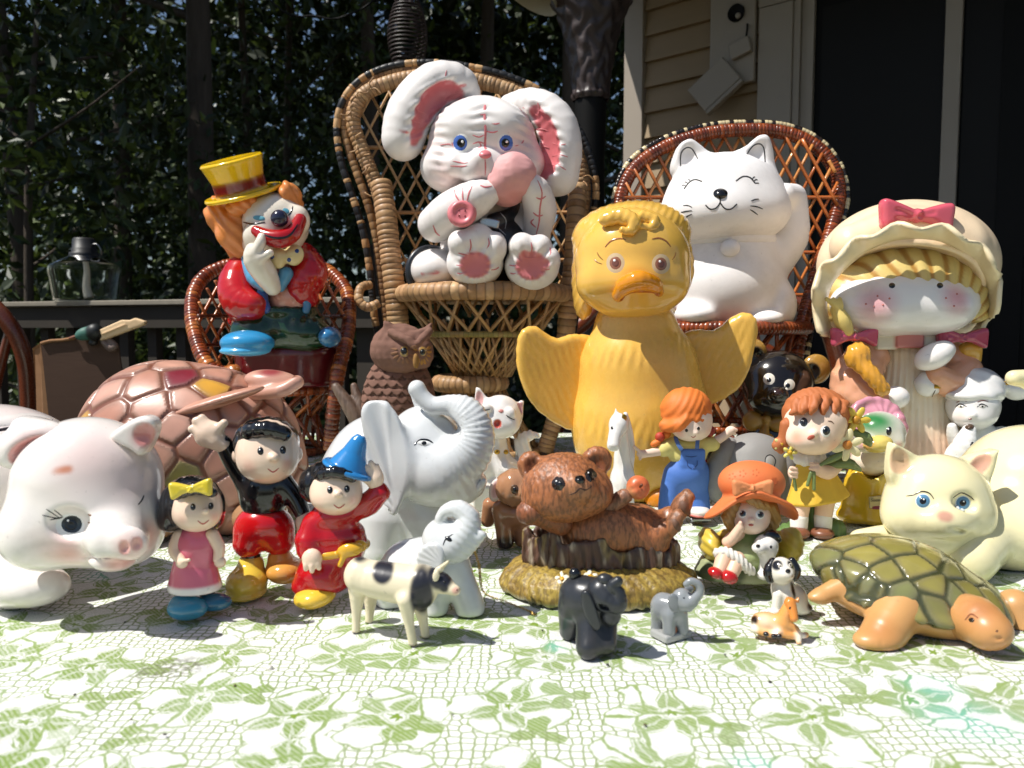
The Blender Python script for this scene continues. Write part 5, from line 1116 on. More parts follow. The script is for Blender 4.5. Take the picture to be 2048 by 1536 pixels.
# --- brown turtle bank
f = Fig('turtle_bank', 'large brown glazed turtle shell bank with yellow and olive scutes behind pig', 'bank', 400, 1066, vox=3.4, wb=70)
BR = ['bf8a76', 'c89682', 'b57f6a']
sh = [E(385, 892, 0, 216, 166, 170, k=20), E(320, 880, -10, 140, 156, 150, k=40), E(480, 955, 10, 134, 116, 140, k=30)]
FSEED = [(385 + 216 * math.cos(i * 2.399963) * math.sqrt(1 - v * v), 900 - 168 * v, 170 * math.sin(i * 2.399963) * math.sqrt(1 - v * v)) for i, v in ((i, 1 - (i + .5) * 2 / 112) for i in range(94))]
FSEED = [(a + RNG.uniform(-9, 9), b + RNG.uniform(-7, 7), c) for a, b, c in FSEED]
sd = [(330, 742, 40, '7a1f2c'), (235, 800, 60, 'b87a5e'), (300, 790, 110), (210, 868, 90, 'd19a34'), (290, 870, 140), (400, 765, 100, 'd19a34'), (440, 800, 100), (350, 830, 140), (520, 830, 110, '9a8a4a'), (340, 900, 170, 'c08468'), (400, 860, 160), (440, 905, 180), (365, 960, 180, '8a8246'), (290, 940, 165), (470, 960, 180), (425, 1010, 180), (520, 900, 150), (560, 960, 120), (500, 1030, 160), (330, 1030, 170), (240, 990, 140), (490, 760, 40), (450, 745, 20), (260, 760, 0), (200, 930, 60), (180, 860, 0), (580, 900, 60), (600, 980, 40), (400, 735, -60), (320, 760, -100), (500, 800, -80), (560, 880, -60), (250, 820, -100), (420, 820, -150), (380, 900, -170), (500, 900, -150), (250, 920, -140)]
MARK = [(330, 742, 60, '7a1f2c'), (215, 860, 90, 'd19a34'), (400, 770, 100, 'd19a34'), (520, 830, 110, '9a8a4a'), (365, 960, 175, '8a8246'), (505, 905, 140, 'bb8a62')]
sd = list(FSEED)
for mx_, my_, mw_, mc_ in MARK:
    j = min(range(len(sd)), key=lambda i: (sd[i][0] - mx_) ** 2 + (sd[i][1] - my_) ** 2 + (sd[i][2] - mw_) ** 2); sd[j] = (*sd[j][:3], mc_)
part('shell', sh, 'b87a5e', 'satin', vox=2.9, cells=scutes(sd, BR, 4.6, '7a4a38', 4))
part('slot_lip', [E(425, 806, 116, 102, 12, 32, rot=17, k=20)], 'bd8a74', 'satin', paint=[ stroke([(330, 850, 140), (420, 820, 150), (518, 782, 120)], 6, '8a5a44')])
part('tail_fin', [E(545, 762, 40, 54, 22, 36, rot=-6, k=14), CH([(500, 788, 60, 12), (560, 782, 84, 13), (594, 764, 74, 13)], k=12)], 'c89682', 'satin', paint=[spot(540, 742, 60, (30, 40, 14), '8c2a34', .7, .9), stroke([(500, 770, 80), (545, 752, 90)], 4, '7a4a34'), stroke([(545, 752, 90), (590, 752, 80)], 4, '7a4a34')])
part('leg', [E(520, 1030, 110, 50, 40, 60, k=10)], 'a8805e'); part('leg', [E(300, 1050, 120, 50, 30, 60, k=10)], 'a8805e')

# --- big white elephant
f = Fig('elephant_figurine', 'large white glazed elephant with trunk curled back over its brow', 'figurine', 815, 1098, vox=3.2)
EW = 'd4d6d6'
rib_ = lambda P, N: 1.8 * np.sin(np.sqrt((P[:, 0] - 40) ** 2 + (P[:, 2] - 210) ** 2) * .42)
part('body', [E(760, 960, -60, 120, 140, 110, k=30), E(830, 1000, 10, 90, 110, 80, k=40), CH([(770, 1040, 40, 56), (765, 1095, 50, 48)], k=20), CH([(860, 1040, 40, 56), (862, 1095, 50, 48)], k=20), E(700, 1000, -70, 70, 110, 90, k=30)], EW)
head = [E(848, 905, 60, 78, 92, 74, k=30), E(880, 945, 90, 70, 64, 58, k=36), CH([(890, 940, 100, 60), (934, 905, 112, 47), (948, 865, 112, 38), (934, 828, 108, 32), (905, 812, 104, 22), (868, 812, 102, 18), (846, 796, 100, 16), (834, 778, 98, 17)], k=10, n=26), E(930, 975, 84, 44, 30, 46, rot=28, k=20), E(892, 852, 134, 30, 15, 46, rot=-28, op='s', k=9), E(846, 884, 146, 26, 14, 12, rot=8, k=10, op='s')]
earp = PL([(722, 880), (724, 822), (746, 798), (780, 810), (806, 850), (822, 920), (812, 985), (790, 1030), (766, 1000), (738, 940)], 118, 9, 7, 44, gx=-.25, k=22)
part('head', head + [earp], EW, vox=2.7, disp=lambda P, N: .75 * np.sin(np.arctan2(P[:, 2] - 260, P[:, 0] - 85) * 40) * sstep(P[:, 0], 90, 125) + 3.2 * np.sin(np.arctan2(P[:, 2] - 90, P[:, 0] - 12) * 27) * sstep(-earp.d(P), -12, -5) * sstep(-P[:, 0], 8, 22)); hp = G.last
dot('eye', 847, 886, 16, 6, 'e9e9e6', 4, 1.5, .5, hp); dot('pupil', 848, 886, 7, 5, '101012', 0, 1, 1.8, hp); line('eyelid', [(828, 890), (840, 880), (856, 880), (866, 886)], 4, '18181a', on=hp)
part('ear', [PL([(858, 800), (836, 770), (826, 764), (822, 790), (840, 830)], 20, 10, 8, 24, gx=.2, k=8)], EW)
part('tusk', [CH([(935, 985, 100, 11), (955, 975, 116, 9), (968, 962, 124, 5)], k=4)], EW)

# --- cream cat
f = Fig('cat_figurine', 'pale yellow glazed reclining cat with blue eyes at right edge', 'figurine', 1950, 1158, vox=3.6, wb=120)
YC = 'e9dfb2'
part('body', [E(2060, 1000, -70, 150, 160, 150, k=30), E(2010, 1060, 10, 90, 80, 110, k=40), E(1890, 1080, 10, 90, 60, 80, k=40), CH([(1850, 1080, 30, 34), (1780, 1074, 50, 25), (1722, 1082, 64, 23)], k=20), CH([(1975, 1070, 60, 54), (1945, 1110, 110, 48), (1940, 1122, 118, 44)], k=26), CH([(1926, 1130, 164, 2), (1924, 1146, 166, 2)], k=5, op='s'), CH([(1950, 1132, 164, 2), (1950, 1148, 166, 2)], k=5, op='s')], YC)
part('tail', [CH([(2130, 900, -130, 32), (2110, 800, -130, 28), (2060, 762, -120, 22), (2028, 756, -110, 17)], k=10)], YC, cut=False)
head = [E(1874, 1000, 60, 99, 90, 82, k=24), E(1825, 1035, 84, 54, 44, 50, k=34), E(1925, 1040, 84, 54, 44, 50, k=34), E(1893, 1045, 134, 44, 30, 28, k=22), E(1890, 1080, 100, 50, 28, 36, k=20),
        PL([(1771, 950), (1776, 892), (1790, 888), (1850, 926), (1830, 960), (1790, 966)], 58, 18, 9, 30, gx=.2, k=14), PL([(1928, 920), (1980, 898), (1984, 906), (1974, 950), (1960, 972), (1935, 950)], 52, 18, 9, 30, gx=-.3, k=14),
        E(1802, 922, 84, 22, 24, 13, rot=24, op='s', k=8, col='d9b48e'), E(1964, 926, 74, 14, 22, 12, rot=-24, op='s', k=8, col='d9a88e'), E(1844, 1002, 138, 24, 18, 10, k=12, op='s'), E(1928, 1006, 136, 22, 18, 10, k=12, op='s'), CH([(1850, 1060, 150, 2.5), (1880, 1068, 164, 2.5), (1900, 1060, 166, 2.5), (1925, 1062, 150, 2.5)], k=8, op='s')]
part('head', head, YC, vox=3.0, paint=[spot(1894, 1034, 162, (17, 30, 12), 'cf9a84', .5, .95)]); hp = G.last
for x, y, t in ((1846, 1002, 4), (1926, 1006, -6)): eye(x, y, 16.5, '5a86a6', white='dfe4e2', asp=.95, rot=t, ri=.94, rp=.6, hl=(.1, -.2, .2), on=hp, bulge=3)
lines('eyelid', [[(1812, 992), (1826, 990), (1842, 983), (1858, 986), (1868, 998)], [(1906, 996), (1922, 986), (1938, 992), (1948, 1000)]], 3, '3a3020', on=hp)

# --- green turtle
f = Fig('turtle_figurine', 'green shelled glazed turtle with tan head in front right corner', 'figurine', 1770, 1290, vox=3.2, wb=150)
TN = 'c9965e'
sh = [E(1812, 1165, -20, 196, 70, 165, rot=-13, k=20), E(1790, 1140, -20, 120, 64, 110, rot=-6, k=40), E(1832, 1200, 20, 180, 30, 140, rot=-8, k=20)]
GN = ['8a8244', '948a48', '827e48', '7a7c4e']
sd = [(1790, 1100, 20), (1730, 1115, 40), (1700, 1130, 70), (1725, 1150, 110), (1770, 1125, 100), (1840, 1120, 90), (1760, 1170, 140), (1815, 1190, 150), (1880, 1165, 130), (1860, 1130, 40), (1900, 1150, 60), (1660, 1140, 60), (1670, 1160, 90), (1690, 1180, 120), (1725, 1195, 140), (1765, 1215, 160), (1800, 1222, 170), (1845, 1218, 170), (1885, 1205, 160), (1925, 1190, 140), (1950, 1180, 110), (1975, 1195, 90), (1940, 1160, 60), (1990, 1200, 60), (1920, 1150, 0), (1980, 1185, 10), (2010, 1205, 30), (1650, 1125, 0), (1700, 1095, -20), (1760, 1085, -60), (1850, 1110, -60), (1940, 1150, -60), (1650, 1150, 20), (1720, 1120, -110), (1820, 1130, -130), (1900, 1160, -120)]
part('shell', sh, '7f7a34', cells=scutes(sd, GN, 3.6, '43452c', 3.2))
part('body', [E(1815, 1205, 10, 170, 46, 130, rot=-10, k=20), E(1900, 1225, 80, 80, 40, 60, k=30), CH([(1800, 1215, 100, 44), (1770, 1262, 130, 40), (1758, 1276, 136, 36)], k=20), E(1752, 1280, 152, 42, 20, 30, k=12), CH([(2030, 1215, 40, 36), (2050, 1260, 60, 32)], k=16), CH([(1690, 1172, 40, 24), (1645, 1190, 44, 17)], k=14), E(1638, 1194, 48, 22, 12, 17, k=10)] + [CH([(x, 1270, 178, 2), (x - 2, 1292, 184, 2)], k=4, op='s') for x in (1738, 1752, 1766)], TN, 'satin', paint=[spot(1760, 1260, 160, 40, 'b0703c', 1, .6)])
part('head', [CH([(1910, 1228, 100, 42), (1950, 1240, 150, 44), (1972, 1256, 180, 38)], k=14), E(1982, 1262, 190, 34, 28, 34, k=14), CH([(1925, 1278, 206, 2), (1960, 1284, 228, 2), (2000, 1276, 222, 2)], k=6, op='s'), TO(1918, 1232, 104, 42, 5, yaw=0, tilt=60, rot=20, k=8)], 'c48d56', 'satin', paint=[spot(1960, 1225, 180, 36, 'a8603a', 1, .5)], disp=lambda P, N: .8 * wob(P, 8, 2)); hp = G.last
dot('eye', 1943, 1240, 6, 5, '241812', 20, 2, .5, hp); dot('nostril', 1994, 1262, 3, 3, '5a3420', 0, .5, .5, hp, seg=8); line('eye_ring', [(1930, 1240), (1942, 1228), (1956, 1236)], 3, '8a5232', on=hp)
# ------------------------------------------------------------------ small figurines
def gold(name, prims, **kw): return part(name, prims, 'b08a3a', 'metal', **kw)
# --- owl
f = Fig('owl_figurine', 'unglazed brown clay owl on a driftwood perch by the wicker chair', 'figurine', 795, 935, vox=2.4)
OW = '7a5a4e'
def fcell(P):
    k = np.floor(P[:, 2] / 15); u = ((P[:, 0] / 19 + .5 * (k % 2)) % 1) * 2 - 1; t = P[:, 2] / 15 - k - .5 * u * u; return t, u
fe = lambda P, N: 3.4 * np.where(fcell(P)[0] > 0, 1 - .7 * fcell(P)[0], -.2)
part('body', [E(800, 800, 0, 64, 100, 60, k=14), E(755, 790, 10, 28, 70, 40, rot=-10, k=10), E(845, 790, 5, 24, 66, 40, rot=8, k=10)], OW, 'clay', vox=2.0, disp=lambda P, N: fe(P, N) * sstep(-P[:, 1], 8, 30), paint=[zcol(lambda P: .75 * (1 - sstep(np.abs(fcell(P)[0]), .05, .22)) * sstep(-P[:, 1], 8, 30), '3a2620')])
head = [E(800, 700, 20, 58, 52, 54, k=14), E(812, 705, 58, 26, 34, 22, k=10), E(846, 704, 40, 20, 32, 30, k=10), PL([(766, 690), (768, 640), (780, 646), (800, 668)], 40, 12, 6, k=10), PL([(822, 668), (850, 654), (864, 646), (862, 664), (848, 690)], 44, 12, 6, k=10), CH([(782, 664, 66, 7), (808, 676, 84, 8), (828, 690, 90, 7)], k=6), CH([(860, 662, 58, 6), (846, 676, 76, 7), (834, 690, 86, 6)], k=6)]
part('head', head, OW, 'clay', disp=lambda P, N: 1.6 * wob(P, 7, 3) + 1.0 * np.abs(np.sin(P[:, 0] * .2)) * np.abs(np.sin(P[:, 2] * .22))); hp = G.last
for x, y, r in ((808, 702, 9), (845, 704, 7)):
    for a in range(0, 360, 24):
        c, sn = math.cos(R(a)), math.sin(R(a)); q = .7 if r == 7 else 1
        if sn < .55: line('face_feather', [(x + c * 13 * q, y - sn * 14), (x + c * 20 * q, y - sn * 20), (x + c * 27 * q, y - sn * 26)], 6, 'a3763e' if r == 7 else '8d6850', on=hp, mat='clay', off=1.6)
    eye(x, y, r + 3, None, white='9a7a44', rp=.74, asp=1.08, hl=(-.2, -.3, .16), on=hp)
part('beak', [E(832, 722, 92, 6, 15, 8)], '8f6b3e', 'clay', cut=False)
part('perch', [CH([(760, 880, 0, 20), (800, 930, 0, 30)], k=10), CH([(672, 774, 10, 9), (690, 800, 16, 13), (712, 836, 20, 16), (740, 880, 10, 22)], k=6), CH([(708, 772, 0, 7), (716, 800, 6, 12), (732, 830, 10, 18)], k=6), CH([(700, 882, 20, 20), (800, 886, 30, 24), (880, 884, 20, 18)], k=8)], '6b5648', 'bark', vox=2.4)

# --- white kitten with gold brooch, on white block
f = Fig('kitten_figurine', 'white china kitten with closed eyes and gold brooches behind large elephant', 'figurine', 990, 968, vox=2.0, D=Dof(990, 1000))
KW = 'e9e4de'
part('body', [E(985, 915, 0, 34, 50, 34, k=14), E(965, 935, 20, 28, 34, 30, k=14), E(1010, 940, 10, 32, 30, 34, k=14), E(990, 870, 10, 22, 26, 22, k=14), E(985, 960, 10, 52, 12, 36, k=8)], KW, disp=lambda P, N: .8 * np.sin(P[:, 0] * .3 + 2 * wob(P, 14, 4)))
part('tail', [CH([(1032, 945, -10, 13), (1048, 915, -8, 18), (1044, 885, -6, 16), (1060, 870, -4, 10), (1074, 872, 0, 5)], k=6)], KW, disp=lambda P, N: 1.2 * np.sin(P[:, 0] * .5 + P[:, 2] * .15))
head = [E(1000, 834, 24, 44, 44, 40, k=14), E(985, 852, 48, 22, 18, 18, k=14), E(1014, 850, 46, 22, 18, 18, k=14), PL([(948, 810), (952, 774), (960, 776), (976, 798), (966, 820)], 20, 9, 5, k=8), PL([(1028, 812), (1042, 800), (1048, 802), (1044, 830), (1036, 846)], 16, 9, 5, k=8), E(958, 798, 32, 7, 14, 6, op='s', k=4, col='dba8a4'), E(1040, 816, 28, 5, 12, 6, op='s', k=4, col='dba8a4'), E(973, 816, 58, 12, 9, 8, rot=-8, k=5), E(1020, 826, 56, 11, 11, 8, k=5), E(995, 848, 68, 6, 7, 8, k=4, op='s', col='c0584a')]
part('head', head, KW, paint=[spot(1016, 800, 50, 16, 'b9b3ac', 1, .6)]); hp = G.last
dot('nose', 1002, 822, 6, 4, 'd08a80', on=hp); lines('eyelid', [[(960, 815), (970, 820), (980, 819)], [(1012, 830), (1020, 836), (1030, 840)]], 2.2, '2a2420', on=hp)
part('plinth', [B3(988, 984, 6, 52, 18, 38, 5)], KW); gold('brooch', [E(994, 904, 44, 6, 5, 5)], cut=False, vox=1.4); gold('brooch', [E(1012, 904, 40, 5, 5, 5)], cut=False, vox=1.4)
f = Fig('china_block', 'small white china block under the kitten beside the brown puppy', 'block', 962, 1030, vox=2.0)
part('block', [B3(960, 998, 0, 24, 30, 24, 4, yaw=25), B3(960, 1024, 0, 27, 6, 27, 3, yaw=25, k=3)], 'e6e2d8'); part('pearl', [E(966, 962, 18, 6, 6, 6)], 'ece6e0', vox=1.4)

# --- brown puppy
f = Fig('puppy_figurine', 'shiny brown porcelain puppy partly hidden left of the bear stump', 'figurine', 1015, 1092, vox=2.2, wb=15)
part('body', [E(1030, 1020, 0, 38, 34, 50, k=12), CH([(1005, 1020, 20, 22), (1008, 1060, 24, 17), (1010, 1084, 26, 17)], k=10), CH([(980, 1010, -20, 16), (976, 1040, -26, 15)], k=10), CH([(1040, 1030, 10, 18), (1045, 1080, 12, 16)], k=10)], 'a87858', paint=[spot(1012, 1085, 30, (26, 60, 18), '38261f', .5), spot(1030, 1005, 40, (26, 40, 20), '5a3a2c', .8, .7)])
part('head', [E(1030, 975, 34, 40, 38, 38, k=10), E(1052, 988, 60, 20, 16, 20, k=12)], 'a97c5c', disp=lambda P, N: .9 * np.sin(P[:, 0] * .25 + 2 * wob(P, 14, 4)), paint=[spot(1056, 992, 76, 10, '4a302a', .6)]); hp = G.last
dot('eye', 1028, 978, 9, 10, '4f3a28', 0, 2, .5, hp); dot('pupil', 1029, 979, 5, 6, '141010', 0, 1, 2.4, hp)
part('ear', [E(992, 980, 40, 14, 24, 8, rot=-14, k=6), E(993, 980, 50, 9, 18, 6, rot=-14, op='s', k=4, col='dcb0b0')], 'e0d2cc', cut=False)

# --- three plain painted dolls
def doll_face(hp, L, R_, m, r=6, asp=1.3, cheeks=True):
    for x, y in (L, R_): eye(x, y, r, None, white='141416', rp=.6, asp=asp, hl=(-.25, -.35, .3), on=hp, bulge=1)
    line('mouth', [(m[0] - 11, m[1] - 3), (m[0], m[1] + 4), (m[0] + 12, m[1] - 4)], 3, 'b0403a', on=hp)
SK = 'eed2ba'
f = Fig('boy_figurine', 'glazed boy figurine waving, black jumper, red shorts and yellow boots', 'figurine', 525, 1192, vox=2.5, wb=30)
bd = [(490, 1160), (565, 1150)]
part('jumper', [E(527, 985, 0, 50, 62, 42, k=14), CH([(490, 960, 5, 22), (468, 925, 12, 20), (446, 886, 20, 17)], k=12), CH([(565, 965, 0, 22), (592, 1000, 4, 19), (604, 1025, 10, 16)], k=12)], '131316')
part('shorts', [E(528, 1050, 2, 58, 42, 46, k=12), CH([(500, 1070, 10, 32), (498, 1085, 12, 32)], k=14), CH([(556, 1066, 0, 32), (558, 1080, 0, 32)], k=14)], 'c0141a')
part('leg', [CH([(502, 1090, 12, 20), (502, 1130, 14, 19)], k=8)], '151518'); part('leg', [CH([(556, 1084, 0, 20), (560, 1124, 0, 19)], k=8)], '151518')
part('boot', [E(494, 1164, 34, 40, 32, 50, k=10), CH([(502, 1130, 14, 26), (500, 1150, 18, 28)], k=10), E(492, 1184, 36, 40, 12, 50, k=6)], 'dfc04a')
part('boot', [E(572, 1140, 6, 40, 26, 44, k=10), CH([(560, 1118, 0, 25), (562, 1134, 0, 26)], k=10)], 'd99a4a')
part('hand', [E(418, 868, 26, 30, 26, 18, rot=24, k=8), CH([(446, 890, 22, 17), (434, 882, 24, 19)], k=8), CH([(432, 862, 30, 10), (448, 846, 30, 8)], k=6), CH([(402, 866, 30, 9), (384, 858, 30, 8)], k=6), CH([(404, 852, 28, 9), (392, 842, 28, 8)], k=6), CH([(412, 846, 26, 9), (404, 836, 26, 8)], k=6)], SK)
part('hand', [E(612, 1046, 16, 20, 24, 16, rot=20, k=8), CH([(602, 1058, 20, 7), (598, 1070, 20, 6)], k=5), CH([(612, 1064, 18, 7), (610, 1076, 18, 6)], k=5), CH([(622, 1060, 16, 7), (624, 1072, 16, 6)], k=5)], SK)
part('head', [E(535, 900, 30, 62, 62, 56, k=12), E(535, 925, 50, 50, 36, 40, k=24), E(548, 915, 90, 9, 8, 9, k=8), E(473, 912, 26, 10, 14, 9, k=6), E(596, 908, 24, 9, 14, 9, k=6)], SK, paint=[spot(505, 930, 80, 18, 'e59a88', 1, .6), spot(578, 928, 76, 16, 'e59a88', 1, .6)]); hp = G.last
part('hair', [E(533, 886, 14, 65, 54, 62, k=8), E(540, 935, 90, 74, 58, 60, op='s', k=8), CH([(500, 862, 66, 16), (535, 858, 78, 16), (570, 868, 70, 14)], k=12)], '131316', disp=lambda P, N: .7 * np.sin(P[:, 0] * .35 + .4 * wob(P, 30, 3)))
doll_face(hp, (521, 902), (566, 900), (546, 940), 7)
f = Fig('girl_figurine', 'glazed girl figurine with black bob, yellow bow, pink dress and blue shoes', 'figurine', 385, 1238, vox=2.3, wb=20)
part('dress', [E(392, 1095, 0, 42, 52, 36, k=12), LA(390, 1178, 0, [(52, 0), (54, 6), (46, 40), (34, 80)], .85, k=10)], 'd0657e', paint=[zcol(lambda P: 1 - sstep(P[:, 2], 66, 74), 'eee6e2')])
part('arm', [CH([(360, 1070, 10, 14), (350, 1100, 22, 13), (362, 1120, 36, 10)], k=8)], SK); part('arm', [CH([(424, 1070, 6, 14), (438, 1095, 8, 12), (436, 1118, 12, 10)], k=8)], SK)
part('hand', [E(364, 1126, 42, 12, 11, 9, k=4), CH([(368, 1122, 48, 4), (378, 1120, 50, 3.5)], k=4)], SK); part('hand', [E(440, 1124, 14, 12, 12, 9, k=4)], SK)
part('leg', [CH([(368, 1175, 10, 15), (368, 1206, 14, 15)], k=5)], '1a1a1e'); part('leg', [CH([(412, 1170, -10, 15), (416, 1196, -8, 15)], k=5)], '1a1a1e')
part('shoe', [E(375, 1216, 28, 40, 24, 32, k=6), E(366, 1206, 16, 26, 20, 24, k=8)], '2b7f9e'); part('shoe', [E(428, 1204, 0, 36, 18, 26, k=6)], '235f7c')
part('head', [E(392, 1012, 26, 50, 50, 46, k=10), E(398, 1030, 44, 40, 28, 32, k=18), E(412, 1022, 76, 7, 6, 7, k=6)], SK, paint=[spot(372, 1036, 66, 14, 'e59a88', 1, .6), spot(428, 1034, 60, 12, 'e59a88', 1, .6)]); hp = G.last
part('hair', [E(384, 1004, 8, 60, 54, 56, k=8), E(404, 1044, 84, 58, 54, 54, op='s', k=8), E(340, 1030, 14, 24, 34, 34, k=12), E(430, 1024, 4, 16, 36, 34, k=12), CH([(360, 985, 60, 12), (395, 976, 68, 13), (425, 985, 60, 10)], k=10)], '131316', disp=lambda P, N: .6 * np.sin(P[:, 0] * .4 + .4 * wob(P, 30, 3)))
doll_face(hp, (386, 1014), (422, 1012), (406, 1044), 6); bow(382, 978, 88, 42, 'e2c93a', rot=6)
f = Fig('child_figurine', 'glazed child figurine in red robe holding a plain blue pointed hat', 'figurine', 655, 1214, vox=2.4, wb=30)
part('robe', [E(665, 1085, 0, 70, 66, 56, k=14), E(650, 1150, 10, 58, 40, 56, k=20), E(668, 1030, 10, 44, 40, 40, k=16), CH([(705, 1020, 10, 24), (738, 1006, 16, 24), (758, 985, 20, 22)], k=14), CH([(630, 1050, 20, 26), (616, 1085, 40, 26), (622, 1110, 52, 20)], k=14), E(610, 1170, 20, 26, 22, 30, k=14)], 'b01018', disp=lambda P, N: .9 * np.sin(P[:, 2] * .18 + 2 * wob(P, 30, 2)))
part('shoe', [E(630, 1192, 40, 42, 22, 46, rot=8, k=8)], 'e0b83c')
part('sash', [TO(668, 1096, 0, 66, 8, sy=.82, rot=6, k=4), E(700, 1100, 58, 26, 14, 10, rot=10, k=6), E(720, 1092, 44, 14, 12, 10, k=6), CH([(690, 1108, 60, 6), (680, 1130, 62, 5)], k=5)], 'd9a72c')
part('hand', [E(624, 1118, 66, 20, 21, 14, k=5), CH([(612, 1130, 74, 6), (612, 1138, 74, 5)], k=3), CH([(624, 1132, 76, 6), (624, 1142, 76, 5)], k=3), CH([(636, 1128, 72, 6), (638, 1136, 72, 5)], k=3)], SK)
part('hand', [E(750, 958, 26, 18, 22, 15, rot=-10, k=6), CH([(740, 946, 32, 7), (730, 934, 34, 6)], k=4), CH([(750, 942, 30, 7), (742, 926, 32, 6)], k=4), CH([(758, 946, 26, 6), (754, 932, 28, 5)], k=4), CH([(734, 962, 32, 6), (724, 956, 34, 5)], k=4)], SK)
part('head', [E(672, 978, 30, 52, 50, 46, k=10), E(672, 996, 46, 44, 28, 34, k=18), E(676, 988, 80, 7, 6, 7, k=6)], SK, paint=[spot(646, 1000, 66, 14, 'e59a88', 1, .6), spot(704, 1000, 64, 13, 'e59a88', 1, .6)]); hp = G.last
part('hair', [E(666, 966, 10, 58, 50, 52, k=8), E(680, 1004, 84, 58, 50, 52, op='s', k=8), E(622, 970, 14, 24, 34, 32, k=12), CH([(640, 950, 58, 11), (672, 944, 70, 12), (705, 955, 60, 10)], k=10)], '131316', disp=lambda P, N: .6 * np.sin(P[:, 0] * .4 + .4 * wob(P, 30, 3)))
doll_face(hp, (660, 980), (694, 978), (678, 1012), 6.5)
part('pointed_hat', [LA(696, 938, 30, [(52, -4), (53, 0), (50, 4), (40, 6), (24, 36), (16, 62), (9, 72)], .9, rot=-22, k=6)], '2a7fc0', vox=2.2)

# --- small white elephant and gold chain
f = Fig('elephant_figurine', 'small white glazed elephant with raised trunk in front of large one', 'figurine', 890, 1222, vox=2.4, wb=25)
part('body', [E(838, 1135, -10, 78, 60, 60, rot=-6, k=24), E(880, 1130, 10, 56, 60, 52, k=30), CH([(905, 1140, 20, 36), (930, 1185, 30, 30), (940, 1215, 34, 30)], k=20), CH([(860, 1160, 30, 34), (868, 1200, 34, 26), (870, 1216, 34, 26)], k=20), CH([(800, 1160, -20, 36), (795, 1200, -20, 30)], k=16), E(775, 1170, -20, 30, 50, 50, k=20)], EW)
part('head', [E(890, 1080, 34, 46, 46, 42, k=14), CH([(905, 1090, 50, 36), (930, 1065, 54, 30), (936, 1035, 52, 23), (915, 1018, 50, 18), (892, 1022, 48, 13), (880, 1036, 48, 10)], k=10, n=22), CH([(925, 1098, 54, 20), (948, 1082, 64, 14), (964, 1070, 68, 9)], k=10), E(905, 1042, 78, 15, 12, 10, rot=-20, op='s', k=5)], EW, disp=lambda P, N: .7 * np.sin(P[:, 0] * .3 + P[:, 2] * .42) * sstep(P[:, 0], 10, 40)); hp = G.last
part('ear', [PL([(832, 1120), (846, 1092), (878, 1085), (890, 1110), (880, 1145), (850, 1150)], 72, 7, 6, 30, gx=-.3, k=6)], EW, disp=lambda P, N: .6 * np.sin(np.arctan2(P[:, 2] - 110, P[:, 0] - 10) * 26))
dot('eye', 897, 1078, 9, 5, '141416', 35, 1, .5, hp); line('eyelid', [(886, 1090), (892, 1078), (906, 1068)], 3, '1c1c1e', on=hp)
f = Fig('gold_chain', 'thin gold necklace chain hanging from small elephant and trailing on cloth', 'chain', 1000, 1200)
gp = [(945, 1098), (950, 1105), (958, 1130), (960, 1150), (962, 1170)]; A = [f.p(x, y, 70) for x, y in gp] + [(ground(x, y) - f.b) / f.s + (0, 0, 1.6) for x, y in ((968, 1186), (985, 1196), (1010, 1204), (1035, 1214), (1055, 1222), (1068, 1230))]
A = spline(np.array(A), 56); V0, F0 = None, None
for i in range(len(A) - 1):
    c = A[i]; t = A[i + 1] - A[i]; t /= np.linalg.norm(t); n = np.cross(t, (0, 1, .3) if i % 2 else (.2, .3, 1)); n /= np.linalg.norm(n); a = np.linspace(0, 2 * math.pi, 10)
    big = 1.0 if i < len(A) - 3 else 2.4
    P = c + big * (3.4 * np.cos(a)[:, None] * t + 2.2 * np.sin(a)[:, None] * n); V, F4 = tube_mesh(P * f.s, .8 * f.s * (1.4 if big > 1 else 1), 5, caps=False); mk('link', V, F4, 'metal', f.root, 'b89a5a')

# --- cow
f = Fig('cow_figurine', 'small cream toy cow with black patches standing near front left', 'figurine', 780, 1270, vox=1.9)
CW = 'e2d6b8'; gw = f.gw; CB = '23232b'
legs = [((716, 1180, gw(712, 1264)), (713, 1225, gw(712, 1264)), (712, 1262, gw(712, 1264))), ((742, 1185, gw(740, 1244)), (740, 1220, gw(740, 1244)), (738, 1243, gw(740, 1244))), ((812, 1200, gw(826, 1290)), (818, 1245, gw(826, 1290)), (826, 1287, gw(826, 1290))), ((838, 1205, gw(852, 1274)), (846, 1240, gw(852, 1274)), (851, 1272, gw(852, 1274)))]
bd = [CH([(722, 1152, -4, 34), (760, 1160, 4, 38), (805, 1168, 12, 40), (838, 1172, 18, 40)], k=10), E(718, 1145, -4, 22, 30, 26, k=14), E(842, 1178, 20, 30, 40, 28, k=12), CH([(845, 1160, 22, 30), (868, 1162, 30, 24), (884, 1168, 36, 19)], k=12), CH([(884, 1164, 38, 18), (900, 1176, 46, 13), (911, 1181, 52, 10)], k=8)]
bd += [CH([(*a, r1), (*b, 10), (*c, 8.5)], k=10) for (a, b, c), r1 in zip(legs, (20, 18, 18, 17))]
part('body', bd, CW, 'satin', paint=[spot(766, 1142, 30, (24, 60, 26), CB, .3), spot(720, 1112, 0, (22, 60, 12), CB, .6), spot(845, 1180, 30, (26, 80, 56), CB, .25), spot(880, 1152, 50, (30, 70, 30), CB, .3), spot(888, 1178, 60, (10, 40, 10), CB, .5), spot(911, 1181, 60, 9, 'cf9a8a', .6, .85), stroke([(896, 1158, 62), (908, 1174, 66)], 5, CW)] + [spot(c[0], c[1] + 5, c[2], 11, '4a3a3a', .3) for _, _, c in legs]); hp = G.last
